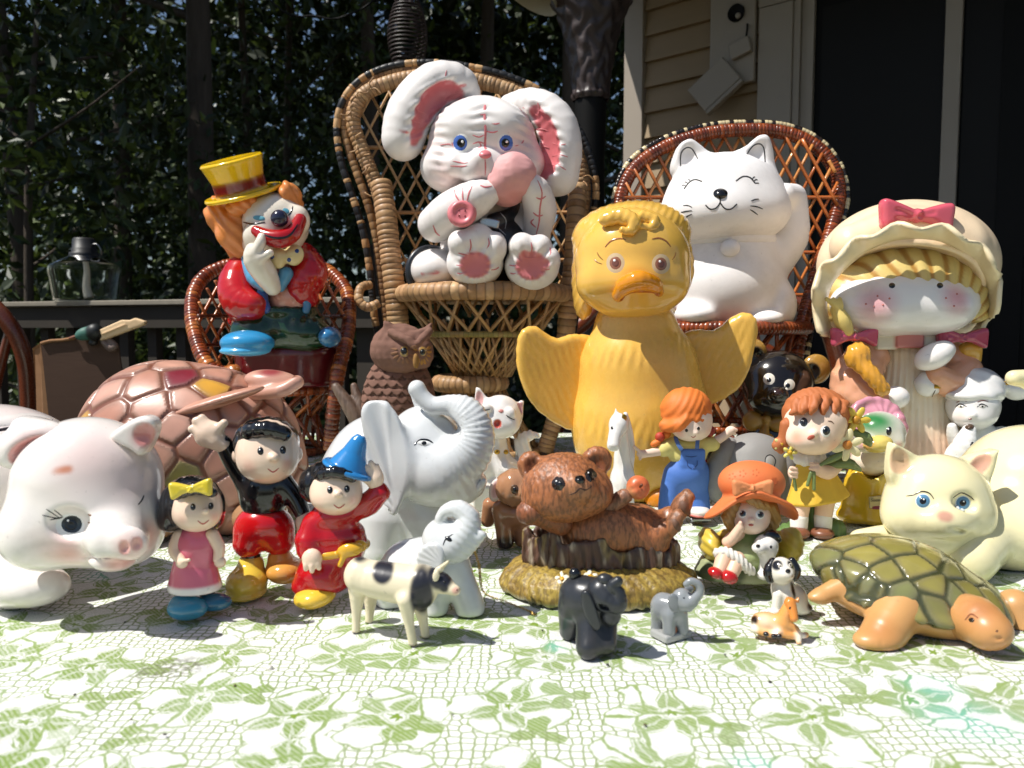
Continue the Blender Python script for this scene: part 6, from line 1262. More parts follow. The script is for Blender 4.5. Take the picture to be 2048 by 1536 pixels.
part('ear', [E(878, 1140, 40, 12, 7, 5, rot=35, k=4), E(872, 1152, 54, 7, 12, 4, rot=-10, k=4)], CW, 'satin'); part('horn', [CH([(884, 1134, 40, 5), (896, 1124, 40, 3)], k=3)], 'd9cba8', 'satin')
dot('eye', 889, 1164, 3, 2.4, '0c0c0e', 0, 1, .4, hp, seg=10); dot('nostril', 914, 1180, 1.8, 1.8, '5a2a28', 0, .4, .4, hp, seg=8)

# --- black stone elephant
f = Fig('elephant_figurine', 'chunky black stone elephant in the front row with trunk up', 'figurine', 1170, 1292, vox=2.0)
gw = f.gw; BK = '2b2d31'
part('body', [E(1158, 1195, -10, 42, 46, 44, k=16), E(1185, 1200, 10, 42, 44, 40, k=20), CH([(1140, 1220, -10, 24), (1138, 1262, gw(1140, 1276), 20)], k=12), CH([(1160, 1220, -40, 22), (1160, 1250, -44, 20)], k=12), CH([(1180, 1240, 20, 28), (1178, 1295, gw(1175, 1312), 26)], k=14), CH([(1210, 1240, 10, 26), (1212, 1288, gw(1212, 1308), 22)], k=14)], BK, 'stone', disp=lambda P, N: 1.2 * wob(P, 9, 4))
part('head', [E(1205, 1188, 30, 34, 36, 32, k=12), CH([(1215, 1200, 46, 24), (1236, 1208, 56, 18), (1238, 1186, 56, 13), (1226, 1172, 54, 12), (1236, 1162, 56, 10)], k=8), E(1222, 1232, 44, 20, 20, 18, rot=20, k=8), E(1208, 1215, 62, 10, 6, 12, rot=-20, op='s', k=5)], BK, 'stone')
part('ear', [PL([(1162, 1190), (1176, 1182), (1190, 1210), (1200, 1248), (1188, 1258), (1170, 1230)], 52, 7, 5, 24, gx=-.3, k=6), E(1212, 1160, 40, 18, 13, 14, rot=-15, k=8)], BK, 'stone'); part('hump', [E(1150, 1148, -6, 13, 14, 13, k=6)], '101114')

# --- little grey elephant on plinth
f = Fig('elephant_figurine', 'tiny grey porcelain elephant on oblong base in the front row', 'figurine', 1345, 1272, vox=1.6)
EG = '8b8f92'
part('base', [B3(1342, 1270, 0, 36, 12, 26, 5, yaw=30)], 'a3a4a2')
part('body', [E(1326, 1214, -8, 26, 30, 26, k=10), E(1346, 1218, 6, 24, 28, 24, k=12), CH([(1338, 1230, 18, 14), (1338, 1262, 20, 13)], k=8), CH([(1362, 1228, 8, 14), (1366, 1260, 10, 12)], k=8), CH([(1316, 1230, -12, 14), (1314, 1256, -14, 13)], k=8)], EG, paint=[spot(1326, 1206, 10, 20, '6f7378', 1, .5)])
part('head', [E(1364, 1200, 22, 22, 24, 20, k=8), CH([(1374, 1206, 32, 14), (1390, 1196, 36, 11), (1400, 1182, 38, 9), (1396, 1168, 38, 8), (1382, 1162, 38, 7), (1372, 1168, 38, 6)], k=5, n=24), CH([(1378, 1216, 34, 8), (1390, 1208, 40, 5)], k=5)], EG)
part('ear', [E(1348, 1206, 36, 12, 20, 4, rot=12, k=4), E(1378, 1178, 10, 10, 8, 4, k=4)], '7c8084'); dot('eye', 1368, 1196, 2.4, 2, '303236', 0, .6, .3, G.allp, seg=8)

# --- bear lying in stump
f = Fig('bear_figurine', 'brown bear cub holding an apple, lying in a hollow log', 'figurine', 1195, 1228, vox=3.0, wb=150)
FB = 'a5663e'
gr = ['a8903f', '9a7d35', 'b59a4a']
part('grass_base', [LA(1196, 1171, 0, [(196, 0), (200, 14), (190, 34), (160, 52), (120, 60)], .75, k=12, wav=lambda t, r, z: (r * (1 + .02 * np.sin(t * 9)), z))], 'a58c40', 'fur', vox=4, disp=lambda P, N: 1.8 * np.sin(np.arctan2(P[:, 1] - 0, P[:, 0]) * 38 + P[:, 2] * .1 + 5 * wob(P, 26, 4)) + 1.5 * wob(P, 9, 7), paint=[zcol(lambda P: .45 * (wob(P, 14, 6) > .1), '7d5e2a'), zcol(lambda P: 1 - sstep(P[:, 2], 2, 12), 'b5b08a')])
def logjag(t, r, z):
    jg = 12 * np.sin(2 * t + 2.6) + 9 * np.sign(np.sin(9 * t + 1)) * np.abs(np.sin(9 * t + 1)) ** .5 + 5 * np.sin(17 * t) + 11 * np.cos(t + 1.0)
    return r * (1 + .012 * np.sin(46 * t + 3 * np.sin(5 * t)) + .012 * np.sin(23 * t + 2 * np.sin(z * .05))), z + sstep(z, 50, 100) * jg
bk = lambda P, s_, d: wob(P * np.array((1, 1, .28)), s_, d)
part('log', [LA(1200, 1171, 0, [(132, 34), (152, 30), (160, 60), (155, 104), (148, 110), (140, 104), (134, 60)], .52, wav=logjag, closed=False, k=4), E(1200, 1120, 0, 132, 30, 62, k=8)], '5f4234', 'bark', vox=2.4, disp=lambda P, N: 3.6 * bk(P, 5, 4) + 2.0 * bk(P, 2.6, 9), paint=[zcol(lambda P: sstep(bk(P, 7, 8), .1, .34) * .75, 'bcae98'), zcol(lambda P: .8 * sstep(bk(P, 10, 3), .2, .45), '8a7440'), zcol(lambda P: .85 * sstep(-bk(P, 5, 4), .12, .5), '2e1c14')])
fur = lambda P, N: .55 * np.sin(P[:, 0] * .55 + P[:, 2] * .3 + 6 * wob(P, 16, 5)) + .6 * wob(P, 4, 6)
part('body', [E(1216, 1060, 20, 94, 62, 58, k=20), E(1280, 1050, 0, 46, 42, 44, k=16), E(1290, 1082, 30, 50, 34, 34, k=16), CH([(1300, 1060, -10, 30), (1340, 1036, -8, 24)], k=12), CH([(1306, 1074, 34, 26), (1332, 1058, 44, 21)], k=10)], FB, 'fur', disp=fur, paint=[spot(1225, 1050, 66, 46, 'b5784c', 1, .6)], cut=False)
for fx, fy, fw, fr in ((1362, 1014, -6, 1.0), (1346, 1048, 50, .82)):
    ft = part('foot', [E(fx, fy, fw, 20 * fr, 36 * fr, 24 * fr, rot=-26, k=8), E(fx + 12 * fr, fy - 28 * fr, fw, 9 * fr, 9 * fr, 10 * fr, k=5), E(fx + 20 * fr, fy - 20 * fr, fw + 8, 8 * fr, 9 * fr, 9 * fr, k=5)], '94603e', 'fur', cut=False, vox=2.2)
    dot('sole', fx + 8 * fr, fy + 2 * fr, 9 * fr, 19 * fr, '6b4a38', -26, 1.5, .6, None, ft, 'bisque')
part('arm', [E(1066, 1022, 72, 34, 26, 30, rot=20, k=10), CH([(1090, 1030, 62, 26), (1120, 1045, 46, 26)], k=12)], '8a5234', 'fur', disp=fur, cut=False)
part('arm', [CH([(1205, 1022, 30, 22), (1232, 1004, 44, 17), (1250, 992, 52, 15)], k=10)], '9a6a50', 'fur', disp=fur, cut=False)
ap = part('apple', [E(1276, 975, 50, 23, 24, 22, k=6), E(1280, 973, 76, 5, 5, 8, op='s', k=8)] + [CH([(1280, 973, 76, 1.5), (1280 + 18 * math.cos(a), 973 + 18 * math.sin(a), 66, 1)], k=6, op='s') for a in (0.3, 1.5, 2.8, 4.1, 5.3)], 'd06a40', 'satin', paint=[spot(1260, 985, 54, 18, 'd9b080', 1, .8)], cut=False)
part('stem', [CH([(1280, 974, 72, 2.5), (1283, 970, 78, 3)], k=2)], '6a3a24', 'satin', vox=1.4, cut=False, parent=ap)
head = [E(1130, 972, 54, 84, 66, 66, k=16), E(1120, 1000, 64, 70, 36, 50, k=26), E(1190, 985, 68, 34, 34, 40, k=20), E(1152, 975, 110, 36, 28, 26, k=18), E(1062, 930, 34, 27, 28, 20, k=10), E(1194, 922, 32, 30, 30, 20, k=10), E(1064, 932, 56, 15, 17, 10, op='s', k=8, col='8a5030'), E(1196, 926, 54, 17, 18, 10, op='s', k=8, col='8a5030')]
part('head', head, FB, 'fur', disp=fur, paint=[spot(1155, 975, 132, 32, 'b98058', .8, .7)], cut=False); hp = G.last
lines('mouth', [[(1138, 990), (1150, 986), (1160, 977), (1172, 980), (1184, 972)]], 3, '3a2018', on=hp, mat='bisque')
for x, y, r in ((1117, 967, 12), (1181, 950, 11)): eye(x, y, r + 2, '1a1614', white='2a201a', rp=.6, asp=1.05, hl=(-.3, -.35, .2), on=hp, bulge=4)
dot('nose', 1160, 959, 11, 9, '141210', on=hp, bulge=6)
for x, y in ((1124, 1157), (1180, 1152)):
    fl = None
    for a in range(5):
        t = a * 72 + 20; q = dot('petal', x + 9 * math.cos(R(t)), y - 8 * math.sin(R(t)), 7, 5, 'ece6d2', t, 1.5, 3.0, f.allp[:1], fl, 'satin', seg=10, rings=2)
        fl = fl or q
    dot('flower_heart', x, y, 5, 5, 'd9a02a', 0, 2, 4.5, f.allp[:1], fl, 'satin', seg=10)

# --- white horse
f = Fig('horse_figurine', 'slim white china horse with gold ear behind the bear cub', 'figurine', 1240, 1045, vox=2.0)
part('body', [E(1245, 965, 0, 24, 40, 36, k=14), CH([(1246, 960, 6, 21), (1244, 915, 8, 16), (1244, 870, 10, 13), (1240, 850, 14, 15)], k=12), CH([(1250, 830, 2, 6), (1258, 862, -4, 8), (1262, 905, -6, 8), (1262, 935, -6, 6)], k=6), CH([(1236, 985, 14, 13), (1234, 1044, 16, 10)], k=8), CH([(1256, 985, 4, 13), (1258, 1044, 4, 10)], k=8), CH([(1250, 985, -40, 14), (1250, 1044, -44, 10)], k=8), E(1248, 965, -30, 26, 30, 34, k=12)], 'e6e2dc', disp=lambda P, N: .6 * np.sin(P[:, 0] * .4 + P[:, 2] * .1))
part('head', [E(1238, 848, 22, 20, 22, 22, k=8), CH([(1236, 856, 30, 17), (1229, 876, 42, 13), (1227, 890, 48, 13)], k=7), PL([(1226, 838), (1231, 816), (1241, 834)], 18, 6, 3, k=5), CH([(1224, 896, 60, 1.5), (1230, 898, 62, 1.5)], k=3, op='s')], 'e6e2dc'); hp = G.last
gold('ear', [PL([(1240, 842), (1246, 826), (1254, 832), (1250, 850)], 34, 5, 2, k=3)], vox=1.6); dot('eye', 1224, 856, 3, 4, '141416', 0, 1, .4, hp, seg=8)

# --- girl in dungarees on skates
f = Fig('girl_figurine', 'orange haired girl in blue dungarees on roller skate with arms out', 'figurine', 1385, 1044, vox=2.0, wb=10)
part('shirt', [E(1375, 905, 0, 40, 32, 30, k=10), CH([(1345, 890, 4, 16), (1328, 898, 8, 16)], k=8), CH([(1408, 888, 0, 16), (1425, 888, 2, 15)], k=8)], 'd9cc7c', 'bisque')
part('dungarees', [E(1378, 945, 4, 40, 40, 34, k=12), B3(1385, 915, 24, 24, 18, 10, 5, k=8), CH([(1352, 950, 0, 26), (1342, 980, 2, 22), (1336, 1016, 6, 20)], k=12), CH([(1390, 965, 2, 26), (1394, 990, 4, 24), (1398, 1014, 8, 22)], k=12)], '4a74c0', 'bisque'); on_ = G.last
lines('strap', [[(1350, 872), (1356, 888), (1364, 900)], [(1396, 872), (1395, 884), (1394, 898)]], 8, '4a6aa4', on=on_ + [E(1375, 890, 14, 38, 26, 30)], mat='bisque', taper=False)
lines('stitching', [[(1370, 912), (1382, 914), (1394, 912)], [(1374, 920), (1376, 932), (1384, 938)], [(1394, 920), (1394, 930), (1386, 938)]], 1.8, '2c4a86', on=on_, mat='bisque')
part('arm', [CH([(1330, 900, 8, 10), (1300, 906, 16, 8), (1286, 908, 20, 8)], k=5), E(1282, 908, 22, 9, 7, 6, k=4), CH([(1280, 904, 24, 3.5), (1268, 893, 26, 3)], k=3), CH([(1282, 912, 24, 3), (1280, 918, 26, 3)], k=3)], 'ecd0bc', 'bisque', vox=1.6)
part('arm', [CH([(1424, 886, 2, 10), (1446, 874, 6, 8), (1458, 864, 8, 8)], k=5), E(1462, 860, 8, 10, 8, 7, k=4), CH([(1464, 862, 12, 3.5), (1470, 868, 12, 3)], k=3), CH([(1466, 858, 12, 3.5), (1473, 860, 12, 3)], k=3)], 'ecd0bc', 'bisque', vox=1.6)
part('head', [E(1380, 840, 14, 44, 40, 40, k=8), E(1384, 860, 26, 34, 20, 28, k=12), E(1392, 866, 54, 4, 4, 4, k=4)], 'f0d8c6', 'bisque', paint=[spot(1358, 868, 44, 12, 'e5a08c', 1, .6), spot(1412, 862, 40, 10, 'e5a08c', 1, .5)]); hp = G.last
part('hair', [E(1372, 820, 4, 51, 46, 50, k=6), CH([(1330, 852, 20, 12), (1355, 852, 44, 12), (1372, 840, 52, 8)], k=10), CH([(1408, 846, 36, 10), (1392, 838, 48, 8)], k=8)], 'd9742a', 'bisque', disp=lambda P, N: .7 * np.sin((P[:, 0] + 12) * .42 + P[:, 2] * .3 * np.sign(P[:, 0] - 8) + 2 * wob(P, 24, 5)))
for x, y in ((1373, 861), (1397, 857)): dot('eye', x, y, 3.6, 4, '1a1210', 0, .8, .4, hp, mat='glaze', seg=10)
line('mouth', [(1382, 873), (1387, 875), (1392, 871)], 1.8, 'b05a4a', on=hp, mat='bisque')
part('pigtail', [E(1332, 868, 8, 10, 9, 9, k=4), E(1312, 886, 12, 12, 7, 8, rot=25, k=4)], 'd9742a', 'bisque', vox=1.6); part('hair_tie', [E(1320, 874, 12, 10, 10, 9, k=4)], 'b03a24', 'bisque', vox=1.6)
part('hair_tie', [E(1418, 862, 8, 12, 12, 10, k=4)], '8f2f2a', 'bisque', vox=1.6)
part('shoe', [E(1398, 1022, 22, 22, 11, 26, col='e6ddd6', k=4), E(1398, 1028, 22, 23, 5, 27, col='b83a2c', k=2)], 'e6ddd6', 'satin', vox=1.6); part('shoe', [E(1334, 1026, 14, 20, 10, 24, k=4)], 'e6ddd6', 'satin', vox=1.6)
for x in (1334, 1398):
    sk_ = part('skate', [B3(x, 1036, 18, 20, 3, 18, 1.5, k=2)], '9a9c9e', 'metal', vox=1.5)
    for dx in (-12, 12): part('wheel', [LA(x + dx, 1040, 30, [(5, -6), (5, 6)], 1, rot=90, k=1)], '6a6c70', 'metal', vox=1.3, parent=sk_)

# --- grey floppy eared hound
f = Fig('hound_figurine', 'matt grey figurine with drooping ears behind the orange hat', 'figurine', 1505, 1035, vox=2.6)
part('head', [E(1508, 925, 0, 70, 60, 60, k=14), E(1510, 960, 20, 58, 44, 54, k=24), E(1505, 1000, 10, 54, 50, 50, k=16)], '8b8986', 'bisque', disp=lambda P, N: .6 * wob(P, 14, 3), paint=[stroke([(1502, 868, 40), (1504, 900, 62), (1506, 930, 72)], 1.6, '6d6a68')]); hp = G.last
part('ear', [CH([(1458, 892, 10, 18), (1436, 930, 22, 22), (1428, 975, 30, 20), (1432, 990, 30, 14)], k=10), CH([(1455, 905, 38, 2), (1450, 940, 46, 2)], k=4, op='s')], '8b8986', 'bisque', disp=lambda P, N: .5 * wob(P, 10, 3))
part('ear', [CH([(1560, 892, 10, 16), (1572, 930, 24, 19), (1572, 985, 30, 20), (1566, 1000, 30, 14)], k=10)], '7f7d7b', 'bisque')
dot('eye', 1540, 922, 11, 13, '9a9894', 0, 1.2, .5, hp, mat='bisque'); line('eye_ring', [(1530, 930), (1532, 914), (1542, 910), (1551, 920), (1548, 934)], 2.2, '222222', on=hp, mat='bisque', taper=False)

# --- girl in orange hat with pup
f = Fig('girl_figurine', 'seated girl in wide orange hat cuddling black and white pup', 'figurine', 1480, 1192, vox=2.2, wb=60)
part('mound', [LA(1478, 1150, 0, [(88, 0), (90, 10), (78, 34), (50, 44)], .7, k=8)], '9aa07a', 'satin', paint=[zcol(lambda P: sstep(wob(P, 16, 5), -.1, .3), '5a6446'), zcol(lambda P: 1 - sstep(P[:, 2], 4, 14), 'c9cbb4')], disp=lambda P, N: 1.6 * wob(P, 10, 2))
part('cushion', [E(1420, 1088, 0, 22, 34, 44, rot=10, k=8), E(1500, 1090, -30, 90, 40, 30, k=14), E(1580, 1090, -6, 24, 36, 42, rot=-10, k=8)], 'd4b84a', 'satin', disp=lambda P, N: 1.2 * np.sin(P[:, 0] * .2 + P[:, 2] * .3), cut=False)
part('dress', [E(1496, 1085, 10, 44, 38, 34, k=10), E(1480, 1110, 36, 46, 30, 40, k=14), E(1520, 1120, 30, 30, 30, 36, k=10)], '8a9f5e', 'satin', paint=[spot(1495, 1110, 70, 36, 'b9c48e', 1, .8)], cut=False)
part('petticoat', [CH([(1434, 1106, 66, 9), (1452, 1104, 76, 10), (1476, 1118, 84, 10), (1492, 1134, 84, 10), (1502, 1142, 76, 9)], k=5)], 'e0dcd2', 'satin', disp=lambda P, N: 1.4 * np.sin(P[:, 0] * .7), cut=False)
part('leg', [CH([(1450, 1112, 70, 17), (1440, 1140, 84, 14)], k=5)], 'e8c0a4', 'satin', cut=False); part('leg', [CH([(1474, 1120, 74, 17), (1464, 1144, 90, 14)], k=5)], 'e8c0a4', 'satin', cut=False)
part('shoe', [E(1432, 1146, 92, 16, 11, 16, rot=-20, k=4)], 'b01a1c', vox=1.8, cut=False); part('shoe', [E(1458, 1154, 98, 17, 13, 17, rot=-15, k=4)], 'b01a1c', vox=1.8, cut=False)
part('arm', [CH([(1476, 1066, 36, 14), (1456, 1084, 50, 12), (1464, 1078, 66, 10), (1480, 1056, 74, 9)], k=6), CH([(1480, 1056, 76, 5), (1481, 1046, 78, 4)], k=4)], 'eac6ac', 'satin', cut=False, vox=1.8)
part('head', [E(1502, 1030, 34, 38, 36, 34, k=8), E(1502, 1046, 48, 30, 20, 24, k=12), E(1503, 1040, 72, 5, 4, 5, k=5)], 'f0d6c2', 'satin', paint=[spot(1480, 1048, 62, 12, 'e5a08c', 1, .6), spot(1528, 1048, 60, 12, 'e5a08c', 1, .6)], cut=False); hp = G.last
for x, y in ((1484, 1027), (1520, 1029)): eye(x, y, 10, '3a4a5a', asp=1.05, ri=.8, rp=.5, hl=(-.3, -.3, .22), on=hp, dx=1, bulge=1.5)
dot('mouth', 1502, 1050, 6, 3, 'c0584a', 0, 1, .5, hp)
part('hair', [CH([(1466, 1010, 40, 14), (1458, 1035, 36, 15), (1466, 1056, 34, 12)], k=8), CH([(1540, 1012, 38, 14), (1548, 1036, 32, 14), (1540, 1060, 30, 11)], k=8), CH([(1500, 996, 66, 10), (1516, 1006, 66, 11), (1536, 1012, 54, 9)], k=8)], 'a07a44', 'satin', disp=lambda P, N: 1.1 * np.sin(P[:, 0] * .5 + P[:, 2] * .3), cut=False)
def hatwave(t, r, z): return r * (1 + .03 * np.sin(3 * t + .5)), z + np.maximum(r - 46, 0) * (.30 * np.sin(t) + .95 * np.abs(np.cos(t)) ** 1.5 + .06 * np.cos(5 * t))
part('hat', [E(1503, 965, 20, 66, 44, 52, k=10), LA(1500, 994, 24, [(88, -5), (92, 0), (88, 5), (40, 8)], .8, wav=hatwave, tilt=-8, k=12)], 'd9733e', 'bisque', cut=False, paint=[spot(x, y, w, r, 'b85428', .4, .8) for x, y, w, r in ((1462, 955, 66, 9), (1484, 947, 76, 8), (1512, 945, 80, 9), (1550, 962, 64, 9), (1460, 970, 66, 7), (1536, 935, 60, 6), (1486, 932, 66, 5))])
hatp = G.last
for cx_, cy_ in ((1464, 953), (1485, 947), (1511, 945), (1549, 962)):
    for a in range(5): dot('flower_dent', cx_ + 6 * math.cos(a * 1.257), cy_ + 6 * math.sin(a * 1.257), 2.8, 2.8, 'c4622e', 0, .4, .2, hatp, None, 'bisque', seg=8, rings=2)
bow(1505, 976, 84, 40, 'dd8a58', name='hat_bow', mat='bisque')
part('pup', [E(1532, 1092, 62, 24, 24, 22, rot=-20, k=8), E(1518, 1096, 80, 14, 11, 12, k=8), CH([(1530, 1110, 56, 18), (1530, 1140, 62, 14)], k=10), E(1528, 1150, 72, 14, 10, 12, k=6)], 'e6e2dc', cut=False); pp = G.last
part('pup_ear', [E(1546, 1074, 64, 18, 12, 10, rot=-30, k=4), CH([(1530, 1072, 66, 4), (1544, 1064, 62, 5)], k=3)], '16161a', cut=False, vox=1.8); dot('pup_nose', 1516, 1092, 5, 4, '131316', 0, 2, .5, pp); dot('pup_eye', 1542, 1094, 3, 4, '131316', 0, 1, .5, pp, seg=8)

# --- spaniel
f = Fig('dog_figurine', 'small black and white china spaniel sitting behind the foal', 'figurine', 1575, 1226, vox=1.9)
part('body', [E(1580, 1195, -10, 34, 32, 40, k=12), E(1566, 1178, 6, 24, 32, 24, k=14), CH([(1556, 1190, 22, 11), (1552, 1218, 26, 9)], k=6), CH([(1574, 1192, 24, 11), (1574, 1220, 28, 9)], k=6), E(1600, 1214, 0, 24, 14, 26, k=8), E(1550, 1222, 28, 12, 6, 12, k=4)], 'e6dfd2', paint=[spot(1613, 1216, 10, 15, '16161a', .3), spot(1610, 1180, 0, 16, '4a4a4e', .8, .6), stroke([(1586, 1160, 26), (1586, 1194, 26)], 5, '16161a')])
part('head', [E(1563, 1142, 20, 26, 28, 25, k=8), E(1572, 1148, 40, 15, 13, 14, k=8)], 'e6dfd2', paint=[spot(1552, 1128, 36, 14, '16161a', .3), spot(1582, 1130, 34, 10, '16161a', .3), spot(1560, 1152, 50, 3, '16161a', .3), spot(1583, 1152, 50, 3, '16161a', .3)]); hp = G.last
part('ear', [CH([(1546, 1124, 14, 9), (1538, 1142, 20, 12), (1540, 1158, 22, 9)], k=5)], '141417'); part('ear', [CH([(1584, 1122, 12, 8), (1592, 1140, 16, 10), (1590, 1154, 18, 8)], k=5)], '141417')
dot('nose', 1576, 1142, 6, 5, '16161a', 0, 3, .5, hp, seg=12); 
for x, y in ((1560, 1132), (1581, 1130)): eye(x, y, 4, None, white='d9d2c4', rp=.6, hl=None, on=hp, bulge=1)

# --- foal
f = Fig('foal_figurine', 'tiny tan and white china foal lying in front of the spaniel', 'figurine', 1560, 1278, vox=1.8, wb=10)
part('body', [E(1535, 1246, -6, 34, 22, 24, rot=-10, k=10), E(1562, 1250, 6, 22, 20, 20, k=10), CH([(1566, 1240, 8, 16), (1574, 1222, 12, 13), (1580, 1210, 14, 12)], k=8), CH([(1580, 1252, 16, 9), (1594, 1262, 20, 7), (1598, 1288, 34, 5)], k=5), CH([(1560, 1264, 20, 10), (1584, 1272, 24, 7), (1612, 1270, 18, 6)], k=5), CH([(1510, 1258, 4, 9), (1540, 1268, 22, 7), (1556, 1268, 30, 6)], k=5)], 'e2a058', paint=[spot(1530, 1240, 14, 24, 'eee0c4', 1, .8), spot(1552, 1262, 26, 14, 'f0e6d6', 1, .9), spot(1600, 1275, 26, 16, 'f0e6d6', .6), spot(1508, 1240, 0, 12, '2a1c14', .5), spot(1505, 1258, 8, 14, 'efe4d2', .6), spot(1598, 1290, 30, 6, '1a1412', .3)])
part('head', [CH([(1580, 1206, 16, 12), (1586, 1224, 26, 9), (1588, 1236, 32, 8)], k=5), PL([(1572, 1204), (1574, 1194), (1580, 1202)], 14, 4, 2, k=3), PL([(1588, 1202), (1598, 1194), (1597, 1206)], 14, 4, 2, k=3)], 'd9883c', vox=1.5, paint=[spot(1572, 1205, 0, 8, '3a2418', .6)]); hp = G.last
dot('eye', 1580, 1216, 2.4, 3.4, '17100c', 20, .8, .3, hp, seg=8)
for x, y, w in ((1532, 1268, 30), (1548, 1272, 34), (1558, 1272, 36)): part('hoof', [E(x, y, w, 6, 5, 6)], '161214', vox=1.4)

# --- girl in yellow dress
f = Fig('girl_figurine', 'big eyed auburn girl in yellow dress holding cream flowers', 'figurine', 1620, 1076, vox=2.2, wb=25)
part('grass', [E(1620, 1066, -20, 72, 26, 40, k=10), CH([(1622, 1060, -10, 12), (1622, 1010, -14, 12)], k=10), E(1668, 1060, -6, 22, 24, 24, k=10)], '5f7a44', 'satin', disp=lambda P, N: 1.4 * np.sin(P[:, 0] * .4 + wob(P, 12, 3)))
for x in (1598, 1646):
    part('leg', [CH([(x + 4, 1005, 6, 19), (x, 1035, 10, 17)], k=6)], 'ecc8b0', 'bisque'); part('sock', [CH([(x, 1036, 10, 18), (x, 1052, 12, 17)], k=5)], 'ebe6e0', 'bisque'); part('shoe', [E(x - 2, 1066, 24, 23, 12, 24, k=5)], '7a4a34', 'satin')
part('dress', [LA(1635, 1000, 0, [(60, 0), (62, 4), (50, 30), (36, 66), (26, 90)], .75, k=10, rot=10, wav=lambda t, r, z: (r * (1 + .04 * np.sin(7 * t)), z))], 'dcb23a', 'bisque'); part('collar', [E(1618, 914, 6, 34, 20, 28, k=8)], 'ece6e2', 'bisque', disp=lambda P, N: 1.2 * np.sin(P[:, 0] * .5))
part('arm', [CH([(1668, 930, 10, 17), (1655, 945, 34, 14), (1634, 938, 48, 11)], k=8), CH([(1636, 930, 52, 4), (1622, 928, 54, 3.5)], k=4), CH([(1636, 938, 54, 4), (1621, 937, 56, 3.5)], k=4), CH([(1636, 946, 53, 4), (1624, 946, 55, 3.5)], k=4)], 'ecc8b0', 'bisque', vox=1.8)
part('hand', [E(1586, 945, 40, 10, 13, 9, k=4), CH([(1592, 938, 48, 4), (1582, 936, 49, 3.5)], k=3), CH([(1593, 946, 48, 4), (1582, 945, 49, 3.5)], k=3), CH([(1592, 954, 47, 4), (1583, 953, 48, 3.5)], k=3)], 'ecc8b0', 'bisque', vox=1.8)
head = [E(1630, 850, 26, 60, 56, 54, k=10), E(1622, 878, 48, 46, 28, 36, k=20), E(1628, 868, 82, 7, 7, 7, k=6)]
part('head', head, 'f0d4be', 'bisque', paint=[spot(1592, 872, 70, 18, 'e58f6e', 1, .75), spot(1660, 886, 66, 18, 'e58f6e', 1, .7)]); hp = G.last
for x, y, t in ((1606, 846, -6), (1651, 863, -6)): eye(x, y, 11, '2f3436', asp=1.2, ri=.85, rp=.5, hl=(-.3, -.4, .22), on=hp, bulge=1.5, rot=t, dx=1, dy=-1)
lines('eyebrow', [[(1604, 822), (1612, 818), (1620, 824)], [(1656, 842), (1663, 843), (1668, 848)]], 2, '6a3a22', on=hp, mat='bisque'); dot('mouth', 1622, 875, 9, 5, 'b85a48', -20, 1.2, .5, hp, mat='bisque')
hr = [E(1632, 830, 4, 66, 56, 60, k=8), E(1616, 890, 80, 62, 56, 56, op='s', k=6)] + [CH([(x + 2, 795 + abs(x - 1632) * .25, 60 - abs(x - 1632) * .35, 10), (x - 3, 815 + abs(x - 1632) * .2, 78 - abs(x - 1632) * .4, 8), (x - 8 + (x - 1632) * .1, 824 + abs(x - 1632) * .1 + (x - 1600) * .12, 78 - abs(x - 1632) * .5, 3)], k=4) for x in (1592, 1610, 1630, 1650, 1670, 1686)]
part('hair', hr + [CH([(1576, 850, 30, 15), (1570, 880, 26, 15), (1556, 890, 24, 12), (1562, 900, 26, 8)], k=8), CH([(1686, 850, 20, 13), (1690, 880, 14, 12)], k=8)], 'b5683a', 'bisque', disp=lambda P, N: .6 * np.sin(P[:, 0] * .5 + P[:, 2] * .12 + 2 * wob(P, 20, 3)))
def flower(x, y, w, r, pc, cc, n=6, name='flower', tw=0):
    fl = part(name, [E(x + r * .62 * math.cos(R(a)), y - r * .62 * math.sin(R(a)), w, r * .42, r * .24, 3.5, rot=a, k=3) for a in np.arange(tw, 360 + tw, 360 / n)], pc, 'satin', vox=1.6, cut=False)
    part('flower_heart', [E(x, y, w + 4, r * .28, r * .28, 5)], cc, 'satin', vox=1.4, cut=False, parent=fl, disp=lambda P, N: .7 * np.sin(P[:, 0] * 1.6 + P[:, 2] * 1.2)); return fl
flower(1713, 840, 40, 28, 'ddc04a', 'c08a2a', 6); flower(1695, 890, 60, 32, 'e9dfb0', 'c47f34', 6, tw=20); flower(1580, 905, 50, 15, 'ddcf6a', 'c9a02a', 5); flower(1563, 888, 30, 16, 'e2d88a', 'c9a02a', 5)
part('leaves', [CH([(1640, 930, 54, 3), (1670, 915, 56, 7), (1690, 905, 56, 4)], k=3), CH([(1650, 935, 30, 4), (1690, 925, 34, 12), (1720, 940, 34, 4)], k=4), CH([(1700, 860, 30, 4), (1730, 875, 30, 12), (1740, 890, 30, 4)], k=4), CH([(1622, 945, 56, 3.5), (1615, 970, 58, 3.5)], k=2), CH([(1628, 945, 56, 3.5), (1628, 978, 58, 3.5)], k=2), CH([(1588, 955, 48, 3), (1592, 980, 46, 3)], k=2)], '6f7f4c', 'satin', vox=2, cut=False)

